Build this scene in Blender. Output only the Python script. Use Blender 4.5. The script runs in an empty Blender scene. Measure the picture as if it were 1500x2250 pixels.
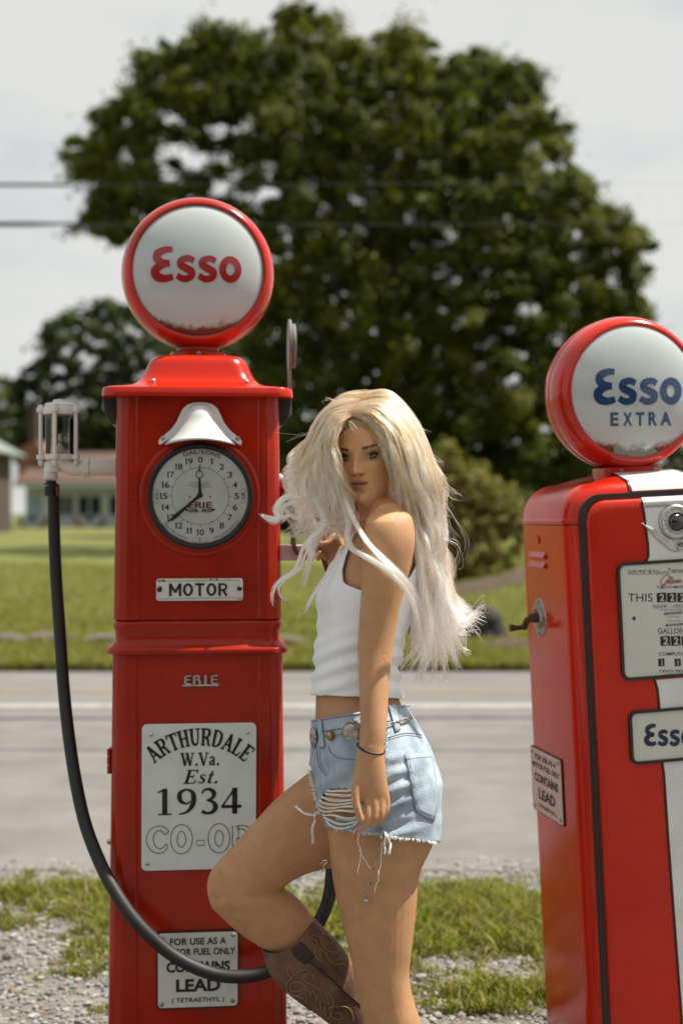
import bpy, bmesh, math, random
import numpy as np
from mathutils import Vector, Matrix, noise as mnoise
from mathutils.bvhtree import BVHTree

random.seed(7)
rng = np.random.default_rng(7)
R = math.radians
SC = bpy.context.scene
COL = SC.collection

# ------------------------------------------------------------------ camera
CAM_H, FPX = 1.42, 3125.0                # eye height, focal length in photo pixels (50 mm on 24 mm)
cam_d = bpy.data.cameras.new('camera')
cam = bpy.data.objects.new('camera', cam_d)
COL.objects.link(cam)
cam.location = (0, 0, CAM_H)
cam.rotation_euler = (R(90), 0, 0)
cam_d.sensor_fit = 'HORIZONTAL'
cam_d.sensor_width = 24.0
cam_d.lens = 50.0
cam_d.clip_start = 0.05
cam_d.clip_end = 2000
cam_d.dof.use_dof = True
cam_d.dof.focus_distance = 3.08
cam_d.dof.aperture_fstop = 2.3
SC.camera = cam

# ------------------------------------------------------------------ sky and sun
SUN_DIR = Vector((0.47, 0.08, 0.86)).normalized()      # towards the sun
w = bpy.data.worlds.new('World')
SC.world = w
w.use_nodes = True
nt = w.node_tree
bg = nt.nodes['Background']
bg.inputs['Strength'].default_value = 0.064
sky = nt.nodes.new('ShaderNodeTexSky')
sky.sky_type = 'NISHITA'
sky.sun_disc = False
sky.sun_elevation = math.asin(SUN_DIR.z)
sky.sun_rotation = math.atan2(SUN_DIR.x, SUN_DIR.y)
sky.dust_density = 2.0
tc = nt.nodes.new('ShaderNodeTexCoord')
mp = nt.nodes.new('ShaderNodeMapping')
mp.inputs['Scale'].default_value = (1.0, 1.0, 2.4)
nz = nt.nodes.new('ShaderNodeTexNoise')
nz.inputs['Scale'].default_value = 5.0
nz.inputs['Detail'].default_value = 6
nz.inputs['Roughness'].default_value = 0.55
rmp = nt.nodes.new('ShaderNodeValToRGB')
rmp.color_ramp.elements[0].position = 0.30
rmp.color_ramp.elements[0].color = (0.70, 0.70, 0.70, 1)
rmp.color_ramp.elements[1].position = 0.52
rmp.color_ramp.elements[1].color = (0.97, 0.97, 0.97, 1)
mx = nt.nodes.new('ShaderNodeMixRGB')
mx.inputs[2].default_value = (6.95, 7.0, 6.75, 1)      # thin bright cloud deck
nt.links.new(tc.outputs['Generated'], mp.inputs['Vector'])
nt.links.new(mp.outputs['Vector'], nz.inputs['Vector'])
nt.links.new(nz.outputs['Fac'], rmp.inputs['Fac'])
nt.links.new(rmp.outputs['Color'], mx.inputs[0])
nt.links.new(sky.outputs['Color'], mx.inputs[1])
nt.links.new(mx.outputs['Color'], bg.inputs['Color'])

sd = bpy.data.lights.new('sun', 'SUN')
sd.energy = 5.0
sd.angle = R(0.6)
sd.color = (1.0, 0.93, 0.82)
sun = bpy.data.objects.new('sun', sd)
COL.objects.link(sun)
sun.rotation_euler = (-SUN_DIR).to_track_quat('-Z', 'Y').to_euler()

SC.cycles.max_bounces = 16
SC.cycles.diffuse_bounces = 12
vs = SC.view_settings
vs.view_transform = 'Standard'
vs.look = 'None'
vs.exposure = 0.80
vs.gamma = 1.0

# ------------------------------------------------------------------ helpers
def P(px, py, Y):
    """world point seen at photo pixel (px,py) at true distance Y in front of the camera"""
    return Vector(((px - 750.0) * Y / FPX, Y, CAM_H - (py - 1125.0) * Y / FPX))

def smooth(t): t = np.clip(t, 0, 1); return t*t*(3-2*t)

def tag(o, label=None, cat=None, group=None, kind=None):
    if label: o['label'] = label
    if cat: o['category'] = cat
    if group: o['group'] = group
    if kind: o['kind'] = kind
    return o

def empty(name, loc=(0, 0, 0), rot=(0, 0, 0)):
    o = bpy.data.objects.new(name, None)
    o.empty_display_size = 0.1
    COL.objects.link(o)
    o.location = loc
    o.rotation_euler = rot
    return o

def mesh_obj(name, verts, faces, mat=None, parent=None, smooth=True, angle=40, mesh=None):
    if mesh is None:
        mesh = bpy.data.meshes.new(name)
        mesh.from_pydata([tuple(v) for v in verts], [], faces)
    o = bpy.data.objects.new(name, mesh)
    COL.objects.link(o)
    if mat is not None:
        mesh.materials.append(mat)
    if smooth and len(mesh.polygons):
        mesh.polygons.foreach_set('use_smooth', [True] * len(mesh.polygons))
        if angle and angle < 180:
            mesh.set_sharp_from_angle(angle=R(angle))
    if parent is not None:
        o.parent = parent
    return o

def np_mesh(name, V, F, mat=None, parent=None, smooth=True, cols=None):
    """fast mesh from numpy arrays; F is (n,k)"""
    me = bpy.data.meshes.new(name)
    k = F.shape[1]
    me.vertices.add(len(V)); me.loops.add(F.size); me.polygons.add(len(F))
    me.vertices.foreach_set('co', np.ascontiguousarray(V, dtype=np.float32).ravel())
    me.loops.foreach_set('vertex_index', np.ascontiguousarray(F, dtype=np.int32).ravel())
    me.polygons.foreach_set('loop_start', np.arange(0, F.size, k, dtype=np.int32))
    me.polygons.foreach_set('use_smooth', np.full(len(F), smooth))
    me.update(calc_edges=True)
    if cols is not None:
        a = me.color_attributes.new('Col', 'FLOAT_COLOR', 'POINT')
        c = np.ones((len(V), 4), dtype=np.float32); c[:, :3] = cols
        a.data.foreach_set('color', c.ravel())
    o = bpy.data.objects.new(name, me)
    COL.objects.link(o)
    if mat is not None: me.materials.append(mat)
    if parent is not None: o.parent = parent
    return o

class G:
    """collects shapes that become ONE mesh object"""
    def __init__(s): s.v = []; s.f = []
    def add(s, vs, fs):
        b = len(s.v)
        s.v += [Vector(v) for v in vs]
        s.f += [tuple(i + b for i in f) for f in fs]
        return s
    def box(s, x0, x1, y0, y1, z0, z1):
        vs = [(x0,y0,z0),(x1,y0,z0),(x1,y1,z0),(x0,y1,z0),(x0,y0,z1),(x1,y0,z1),(x1,y1,z1),(x0,y1,z1)]
        return s.add(vs, [(0,3,2,1),(4,5,6,7),(0,1,5,4),(1,2,6,5),(2,3,7,6),(3,0,4,7)])
    def loft(s, rings, cap0=True, cap1=True, closed=True):
        n = len(rings[0]); vs = [p for r in rings for p in r]; fs = []
        for i in range(len(rings) - 1):
            for j in range(n if closed else n - 1):
                k = (j + 1) % n
                fs.append((i*n+j, i*n+k, (i+1)*n+k, (i+1)*n+j))
        if cap0: fs.append(tuple(range(n))[::-1])
        if cap1: fs.append(tuple((len(rings)-1)*n + j for j in range(n)))
        return s.add(vs, fs)
    def tube(s, pts, rad, n=8, cap=True):
        pts = [Vector(p) for p in pts]
        if not hasattr(rad, '__len__'): rad = [rad] * len(pts)
        rings = []; t0 = (pts[1] - pts[0]).normalized()
        up = Vector((0, 0, 1)) if abs(t0.z) < 0.9 else Vector((0, 1, 0))
        nrm = t0.cross(up).normalized()
        for i, p in enumerate(pts):
            t = (pts[min(i+1, len(pts)-1)] - pts[max(i-1, 0)]).normalized()
            nrm = (nrm - t * nrm.dot(t)).normalized(); b = t.cross(nrm)
            rings.append([p + (nrm*math.cos(2*math.pi*k/n) + b*math.sin(2*math.pi*k/n)) * rad[i] for k in range(n)])
        return s.loft(rings, cap, cap)
    def lathe(s, prof, n=24, c=(0,0,0), axis='z', a0=0.0, a1=2*math.pi, cap=False):
        """prof: (radius, height) pairs"""
        full = abs(a1 - a0 - 2*math.pi) < 1e-6
        m = n if full else n + 1
        rings = []
        for r, h in prof:
            ring = []
            for k in range(m):
                a = a0 + (a1 - a0) * k / n
                x, y = r*math.cos(a), r*math.sin(a)
                if axis == 'z': p = (c[0]+x, c[1]+y, c[2]+h)
                elif axis == 'y': p = (c[0]+x, c[1]-h, c[2]+y)      # height towards -Y
                else: p = (c[0]+h, c[1]+x, c[2]+y)
                ring.append(Vector(p))
            rings.append(ring)
        return s.loft(rings, cap, cap, closed=full)
    def prism(s, poly, y0, y1, fn=None):
        """polygon in (x,z) extruded from y0 to y1"""
        n = len(poly)
        a = [(p[0], y0, p[1]) for p in poly]; b = [(p[0], y1, p[1]) for p in poly]
        return s.add(a + b, [tuple(range(n)), tuple(range(2*n-1, n-1, -1))] +
                     [(i, i+n, (i+1) % n + n, (i+1) % n) for i in range(n)])
    def obj(s, name, mat=None, parent=None, smooth=True, angle=40, bevel=0.0, seg=2):
        o = mesh_obj(name, s.v, s.f, mat, parent, smooth, angle)
        bm = bmesh.new(); bm.from_mesh(o.data)
        bmesh.ops.recalc_face_normals(bm, faces=bm.faces); bm.to_mesh(o.data); bm.free()
        if smooth and angle < 180: o.data.set_sharp_from_angle(angle=R(angle))
        if bevel > 0:
            m = o.modifiers.new('bevel', 'BEVEL'); m.width = bevel; m.segments = seg
            m.limit_method = 'ANGLE'; m.angle_limit = R(35); m.harden_normals = True
        return o

def rrect(hw, hd, r, z, n=6, cx=0, cy=0):
    """rounded rectangle ring in plan"""
    out = []
    for sx, sy, a in ((1,1,0),(-1,1,90),(-1,-1,180),(1,-1,270)):
        for k in range(n + 1):
            t = R(a + 90*k/n)
            out.append(Vector((cx + sx*(hw-r) + r*math.cos(t), cy + sy*(hd-r) + r*math.sin(t), z)))
    return out

def rpoly(x0, x1, z0, z1, r, n=5):
    """rounded rectangle polygon in (x,z)"""
    out = []
    for cx, cz, a in ((x1-r,z1-r,0),(x0+r,z1-r,90),(x0+r,z0+r,180),(x1-r,z0+r,270)):
        for k in range(n + 1):
            t = R(a + 90*k/n); out.append((cx + r*math.cos(t), cz + r*math.sin(t)))
    return out

def catmull(pts, n=6):
    pts = [Vector(p) for p in pts]
    if len(pts) < 3: return [pts[0].lerp(pts[1], i/n) for i in range(n+1)]
    out = []
    for i in range(len(pts) - 1):
        p0, p1, p2, p3 = pts[max(i-1,0)], pts[i], pts[i+1], pts[min(i+2, len(pts)-1)]
        for k in range(n):
            t = k / n
            out.append(0.5*((2*p1) + (p2-p0)*t + (2*p0-5*p1+4*p2-p3)*t*t + (3*p1-p0-3*p2+p3)*t**3))
    out.append(pts[-1].copy())
    return out

# ------------------------------------------------------------------ materials
def N(nt, typ, **kw):
    n = nt.nodes.new(typ)
    for k, v in kw.items():
        if k.startswith('_'): setattr(n, k[1:], v)
        else: n.inputs[k.replace('__', ' ')].default_value = v
    return n

def mat(name, base, rough=0.5, metal=0.0, var=0.0, vscale=8.0, col2=None, bump=0.0, bscale=60.0,
        coat=0.0, trans=0.0, ior=1.45, spec=0.5, attr=False, sss=0.0, rvar=0.0, detail=4, coords='Object', stretch=None, lo=0.35, hi=0.65, wear=None):
    m = bpy.data.materials.new(name); m.use_nodes = True
    nt = m.node_tree; L = nt.links.new
    b = nt.nodes['Principled BSDF']
    b.inputs['Base Color'].default_value = (*base, 1)
    b.inputs['Roughness'].default_value = rough
    b.inputs['Metallic'].default_value = metal
    b.inputs['IOR'].default_value = ior
    b.inputs['Specular IOR Level'].default_value = spec
    b.inputs['Coat Weight'].default_value = coat
    b.inputs['Coat Roughness'].default_value = 0.06
    b.inputs['Transmission Weight'].default_value = trans
    if sss:
        b.inputs['Subsurface Weight'].default_value = sss
        b.inputs['Subsurface Radius'].default_value = (0.012, 0.005, 0.003)
        b.inputs['Subsurface Scale'].default_value = 1.0
    tcn = nt.nodes.new('ShaderNodeTexCoord'); vec = tcn.outputs[coords]
    if stretch:
        mpn = nt.nodes.new('ShaderNodeMapping'); mpn.inputs['Scale'].default_value = stretch
        L(vec, mpn.inputs['Vector']); vec = mpn.outputs['Vector']
    src = None
    if attr:
        at = nt.nodes.new('ShaderNodeVertexColor'); at.layer_name = 'Col'; src = at.outputs['Color']
    if var > 0 or col2 is not None:
        nz = N(nt, 'ShaderNodeTexNoise', Scale=vscale, Detail=detail, Roughness=0.6)
        L(vec, nz.inputs['Vector'])
        rp = nt.nodes.new('ShaderNodeValToRGB')
        rp.color_ramp.elements[0].position = lo; rp.color_ramp.elements[1].position = hi
        L(nz.outputs['Fac'], rp.inputs['Fac'])
        mxn = nt.nodes.new('ShaderNodeMixRGB')
        c2 = col2 if col2 is not None else tuple(max(0, c*(1-var)) for c in base)
        L(rp.outputs['Color'], mxn.inputs[0])
        if src is not None:
            L(src, mxn.inputs[1]); mxn.blend_type = 'MULTIPLY'; mxn.inputs[2].default_value = (1-var, 1-var, 1-var, 1)
        else:
            mxn.inputs[1].default_value = (*base, 1); mxn.inputs[2].default_value = (*c2, 1)
        src = mxn.outputs[0]
    if wear is not None:
        nw = N(nt, 'ShaderNodeTexNoise', Scale=wear[1], Detail=9, Roughness=0.72); L(vec, nw.inputs['Vector'])
        rw = nt.nodes.new('ShaderNodeValToRGB'); rw.color_ramp.elements[0].position = wear[2]; rw.color_ramp.elements[1].position = wear[2]+0.03
        L(nw.outputs['Fac'], rw.inputs['Fac'])
        mw = nt.nodes.new('ShaderNodeMixRGB'); L(rw.outputs['Color'], mw.inputs[0])
        if src is not None: L(src, mw.inputs[1])
        else: mw.inputs[1].default_value = (*base, 1)
        mw.inputs[2].default_value = (*wear[0], 1); src = mw.outputs[0]
    if src is not None: L(src, b.inputs['Base Color'])
    if rvar > 0:
        nz2 = N(nt, 'ShaderNodeTexNoise', Scale=vscale*1.7, Detail=6, Roughness=0.65)
        L(vec, nz2.inputs['Vector'])
        mr = nt.nodes.new('ShaderNodeMapRange')
        mr.inputs['From Min'].default_value = 0.35; mr.inputs['From Max'].default_value = 0.7
        mr.inputs['To Min'].default_value = rough; mr.inputs['To Max'].default_value = rough + rvar
        L(nz2.outputs['Fac'], mr.inputs['Value']); L(mr.outputs['Result'], b.inputs['Roughness'])
    if bump > 0:
        nb = N(nt, 'ShaderNodeTexNoise', Scale=bscale, Detail=5, Roughness=0.6)
        L(vec, nb.inputs['Vector'])
        bp = nt.nodes.new('ShaderNodeBump'); bp.inputs['Strength'].default_value = bump
        bp.inputs['Distance'].default_value = 0.01
        L(nb.outputs['Fac'], bp.inputs['Height']); L(bp.outputs['Normal'], b.inputs['Normal'])
    return m

M = {}
M['red'] = mat('red_enamel', (0.37, 0.016, 0.003), 0.13, var=0.34, vscale=4, rvar=0.2, coat=0.0, spec=0.34, bump=0.035, bscale=9, wear=((0.10, 0.012, 0.008), 22, 0.69))
M['red2'] = mat('red_enamel_bright', (0.50, 0.017, 0.004), 0.12, var=0.15, vscale=4, rvar=0.14, coat=0.0, spec=0.42, bump=0.03, bscale=8, wear=((0.13, 0.02, 0.012), 20, 0.70))
M['redglobe'] = mat('red_globe_band', (0.50, 0.018, 0.006), 0.14, var=0.3, vscale=7, rvar=0.12, coat=0.2)
M['black_rubber'] = mat('black_rubber', (0.016, 0.016, 0.015), 0.55, var=0.4, vscale=30, bump=0.12, bscale=220)
M['black_trim'] = mat('black_trim', (0.010, 0.011, 0.010), 0.38, var=0.3, vscale=20)
M['black_ink'] = mat('black_ink', (0.012, 0.012, 0.011), 0.55, var=0.5, vscale=60)
M['dark_metal'] = mat('dark_painted_steel', (0.030, 0.030, 0.030), 0.35, var=0.4, vscale=15, rvar=0.2)
M['grey_metal'] = mat('grey_painted_steel', (0.20, 0.19, 0.185), 0.45, var=0.35, vscale=12)
M['white_enamel'] = mat('white_enamel', (0.66, 0.67, 0.66), 0.25, var=0.12, vscale=10, rvar=0.1, coat=0.3)
M['white_iron'] = mat('white_painted_iron', (0.66, 0.645, 0.60), 0.48, col2=(0.42, 0.29, 0.17), vscale=16, detail=8, lo=0.60, hi=0.86, bump=0.12, bscale=120)
M['sheet'] = mat('pale_sheet_metal', (0.62, 0.67, 0.65), 0.42, var=0.10, vscale=14, rvar=0.1, bump=0.03, bscale=300)
M['plate'] = mat('aged_white_plate', (0.58, 0.58, 0.54), 0.38, col2=(0.38, 0.36, 0.31), vscale=22, detail=8, lo=0.55, hi=0.85)
M['pinkplate'] = mat('pale_side_plate', (0.55, 0.47, 0.43), 0.4, col2=(0.40, 0.33, 0.29), vscale=22, detail=8, lo=0.55, hi=0.85)
M['lens'] = mat('milk_glass_lens', (0.43, 0.47, 0.475), 0.10, var=0.05, vscale=6, coat=0.5)
M['dial'] = mat('dial_face_enamel', (0.90, 0.93, 0.93), 0.35, var=0.08, vscale=18)
M['display'] = mat('display_face', (0.56, 0.575, 0.52), 0.32, var=0.06, vscale=10)
M['chrome'] = mat('worn_chrome', (0.60, 0.60, 0.58), 0.22, metal=1.0, var=0.35, vscale=30, rvar=0.2)
M['steel'] = mat('dull_steel', (0.42, 0.40, 0.37), 0.38, metal=0.9, var=0.45, vscale=25, rvar=0.2)
M['brown_iron'] = mat('brown_iron', (0.10, 0.065, 0.05), 0.45, metal=0.4, var=0.4, vscale=40)
M['esso_red'] = mat('sign_red', (0.30, 0.010, 0.012), 0.2, coat=0.4)
M['esso_blue'] = mat('sign_blue', (0.012, 0.045, 0.13), 0.16, coat=0.6)
M['navy'] = mat('sign_navy', (0.010, 0.025, 0.07), 0.3)
M['ink_red'] = mat('dial_red_ink', (0.28, 0.02, 0.02), 0.5)
M['ink_grey'] = mat('dial_print', (0.025, 0.032, 0.034), 0.5)
M['counter_digit'] = mat('counter_digit', (0.50, 0.47, 0.40), 0.5)
def glass_mat(name, tint=(1, 1, 1), rough=0.02):
    m = bpy.data.materials.new(name); m.use_nodes = True
    nt = m.node_tree; L = nt.links.new; nt.nodes.remove(nt.nodes['Principled BSDF'])
    tr = N(nt, 'ShaderNodeBsdfTransparent'); tr.inputs['Color'].default_value = (*tint, 1)
    gl = N(nt, 'ShaderNodeBsdfGlossy', Roughness=rough)
    fr = N(nt, 'ShaderNodeFresnel', IOR=1.5)
    mxs = nt.nodes.new('ShaderNodeMixShader')
    L(fr.outputs['Fac'], mxs.inputs[0]); L(tr.outputs[0], mxs.inputs[1]); L(gl.outputs[0], mxs.inputs[2])
    L(mxs.outputs[0], nt.nodes['Material Output'].inputs['Surface'])
    return m
M['glass'] = glass_mat('clear_glass', (0.98, 0.99, 0.985))
M['oldglass'] = glass_mat('old_sight_glass', (0.86, 0.85, 0.80), 0.04)

# lens with moss creeping up from the lower rim (object space: z up, lens centre at origin)
def mossy(m, zc, r, amount=0.06, scale=45.0):
    nt = m.node_tree; L = nt.links.new; b = nt.nodes['Principled BSDF']
    tcn = nt.nodes.new('ShaderNodeTexCoord')
    sp = nt.nodes.new('ShaderNodeSeparateXYZ'); L(tcn.outputs['Object'], sp.inputs[0])
    nzn = N(nt, 'ShaderNodeTexNoise', Scale=scale, Detail=8, Roughness=0.7); L(tcn.outputs['Object'], nzn.inputs['Vector'])
    a = N(nt, 'ShaderNodeMath', _operation='SUBTRACT'); L(sp.outputs['Z'], a.inputs[0]); a.inputs[1].default_value = zc
    x2 = N(nt, 'ShaderNodeMath', _operation='POWER'); L(sp.outputs['X'], x2.inputs[0]); x2.inputs[1].default_value = 2
    z2 = N(nt, 'ShaderNodeMath', _operation='POWER'); L(a.outputs[0], z2.inputs[0]); z2.inputs[1].default_value = 2
    su = N(nt, 'ShaderNodeMath', _operation='ADD'); L(x2.outputs[0], su.inputs[0]); L(z2.outputs[0], su.inputs[1])
    rr = N(nt, 'ShaderNodeMath', _operation='SQRT'); L(su.outputs[0], rr.inputs[0])
    low = N(nt, 'ShaderNodeMapRange'); L(a.outputs[0], low.inputs['Value'])
    low.inputs['From Min'].default_value = -0.45*r; low.inputs['From Max'].default_value = -0.95*r
    rim = N(nt, 'ShaderNodeMapRange'); L(rr.outputs[0], rim.inputs['Value'])
    rim.inputs['From Min'].default_value = r - amount; rim.inputs['From Max'].default_value = r
    mu = N(nt, 'ShaderNodeMath', _operation='MULTIPLY'); L(low.outputs[0], mu.inputs[0]); L(rim.outputs[0], mu.inputs[1])
    ad = N(nt, 'ShaderNodeMath', _operation='ADD'); L(mu.outputs[0], ad.inputs[0]); L(nzn.outputs['Fac'], ad.inputs[1])
    th = N(nt, 'ShaderNodeMapRange'); L(ad.outputs[0], th.inputs['Value'])
    th.inputs['From Min'].default_value = 0.92; th.inputs['From Max'].default_value = 1.2
    old = b.inputs['Base Color'].links[0].from_socket
    mxn = nt.nodes.new('ShaderNodeMixRGB'); L(th.outputs[0], mxn.inputs[0]); L(old, mxn.inputs[1])
    mxn.inputs[2].default_value = (0.05, 0.045, 0.025, 1); L(mxn.outputs[0], b.inputs['Base Color'])
    return m

# ------------------------------------------------------------------ lettering
_tx = bpy.data.curves.new('tmp_text', 'FONT')
_to = bpy.data.objects.new('tmp_text', _tx)
COL.objects.link(_to)
def text_geo(s, bold=0.0):
    """flat glyph mesh of the built-in sans face, scaled to unit box (x 0..w/h, y 0..1 for caps)"""
    _tx.body = s; _tx.size = 1.0; _tx.offset = bold; _tx.resolution_u = 3; _tx.fill_mode = 'FRONT'
    _to.update_tag()
    dg = bpy.context.evaluated_depsgraph_get()
    me = bpy.data.meshes.new_from_object(_to.evaluated_get(dg))
    V = np.zeros(len(me.vertices)*3); me.vertices.foreach_get('co', V); V = V.reshape(-1, 3)[:, :2].copy()
    F = [tuple(p.vertices) for p in me.polygons]
    bpy.data.meshes.remove(me)
    return V, F

def sans(s, x0, x1, y0, y1, bold=0.0):
    """sans text filling the pixel box x0..x1, y0(top)..y1(bottom) -> (2D verts in px, faces)"""
    V, F = text_geo(s, bold)
    mn, mxx = V.min(0), V.max(0)
    W = (V - mn) / np.maximum(mxx - mn, 1e-6)
    return np.stack([x0 + W[:, 0]*(x1-x0), y1 - W[:, 1]*(y1-y0)], 1), F

def sans_arc(s, cx, cy, r, a_mid, h, span, bold=0.0, inward=False, tall=1.0):
    """letters on a circle, px; a_mid in degrees clockwise from 12 o'clock; inward: read along the bottom"""
    V, F = text_geo(s, bold)
    mn, mxx = V.min(0), V.max(0)
    W = (V - mn); W = W / np.array([mxx[0]-mn[0], mxx[1]-mn[1]])
    sgn = -1 if inward else 1
    a = np.radians(a_mid + sgn*(W[:, 0]-0.5)*span)
    rr = r + (-(1-W[:, 1])*h*-1 - h*0 if inward else W[:, 1]*h)
    if inward: rr = r - W[:, 1]*h
    return np.stack([cx + rr*np.sin(a), cy - rr*np.cos(a)], 1), F

def stroke2(pts, w, closed=False):
    """2D polyline with width(s) -> left and right borders"""
    p = np.array(pts, float); n = len(p)
    w = np.full(n, w, float) if not hasattr(w, '__len__') else np.array(w, float)
    if closed:
        t = np.roll(p, -1, 0) - np.roll(p, 1, 0)
    else:
        t = np.zeros_like(p); t[1:-1] = p[2:] - p[:-2]; t[0] = p[1]-p[0]; t[-1] = p[-1]-p[-2]
    t /= np.maximum(np.linalg.norm(t, axis=1, keepdims=True), 1e-9)
    nn = np.stack([-t[:, 1], t[:, 0]], 1)
    return p + nn*w[:, None]/2, p - nn*w[:, None]/2

def stroke_geo(pts, w, closed=False):
    l, r = stroke2(pts, w, closed); n = len(l)
    V = np.concatenate([l, r]); F = []
    for i in range(n if closed else n-1):
        j = (i+1) % n; F.append((i, j, n+j, n+i))
    return V, F

def cm2(pts, n=6, w=None):
    c = catmull([(x, y, 0) for x, y in pts], n)
    out = [(v.x, v.y) for v in c]
    if w is None: return out
    ww = catmull([(x, 0, 0) for x in w], n)
    return out, [v.x for v in ww]

def ell(cx, cy, rx, ry, n=28, a0=0, a1=360):
    m = n if abs(a1-a0) >= 360 else n+1
    return [(cx + rx*math.cos(R(a0+(a1-a0)*k/n)), cy + ry*math.sin(R(a0+(a1-a0)*k/n))) for k in range(m)]

def merge(geos):
    Vs, Fs, b = [], [], 0
    for V, F in geos:
        Vs.append(np.asarray(V)); Fs += [tuple(i+b for i in f) for f in F]; b += len(V)
    return np.concatenate(Vs), Fs

def esso_glyphs(ch):
    if ch == 'E':
        a, aw = cm2([(0.66,0.90),(0.46,0.905),(0.22,0.80),(0.20,0.64),(0.36,0.54),(0.58,0.53)], 6, [0.16,0.19,0.24,0.24,0.20,0.15])
        b, bw = cm2([(0.58,0.50),(0.34,0.46),(0.14,0.32),(0.20,0.15),(0.44,0.085),(0.68,0.14)], 6, [0.15,0.2,0.26,0.26,0.21,0.17])
        return [stroke_geo(a, aw), stroke_geo(b, bw)], 0.74
    if ch == 's':
        a, aw = cm2([(0.57,0.58),(0.42,0.655),(0.20,0.60),(0.17,0.47),(0.34,0.37),(0.50,0.28),(0.47,0.13),(0.26,0.075),(0.06,0.17)], 6,
                    [0.17,0.18,0.2,0.21,0.22,0.22,0.2,0.19,0.17])
        return [stroke_geo(a, aw)], 0.66
    if ch == 'o':
        return [stroke_geo(ell(0.36, 0.37, 0.235, 0.275), [0.21 if 1 else 0]*28, True)], 0.74
def esso_word(x0, x1, y0, y1):
    geos, x = [], 0.0
    for ch in 'Esso':
        g, adv = esso_glyphs(ch)
        for V, F in g:
            V = V.copy(); V[:, 0] += x; geos.append((V, F))
        x += adv
    V, F = merge(geos); mn, mxx = V.min(0), V.max(0); W = (V-mn)/(mxx-mn)
    return np.stack([x0 + W[:, 0]*(x1-x0), y1 - W[:, 1]*(y1-y0)], 1), F

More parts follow.
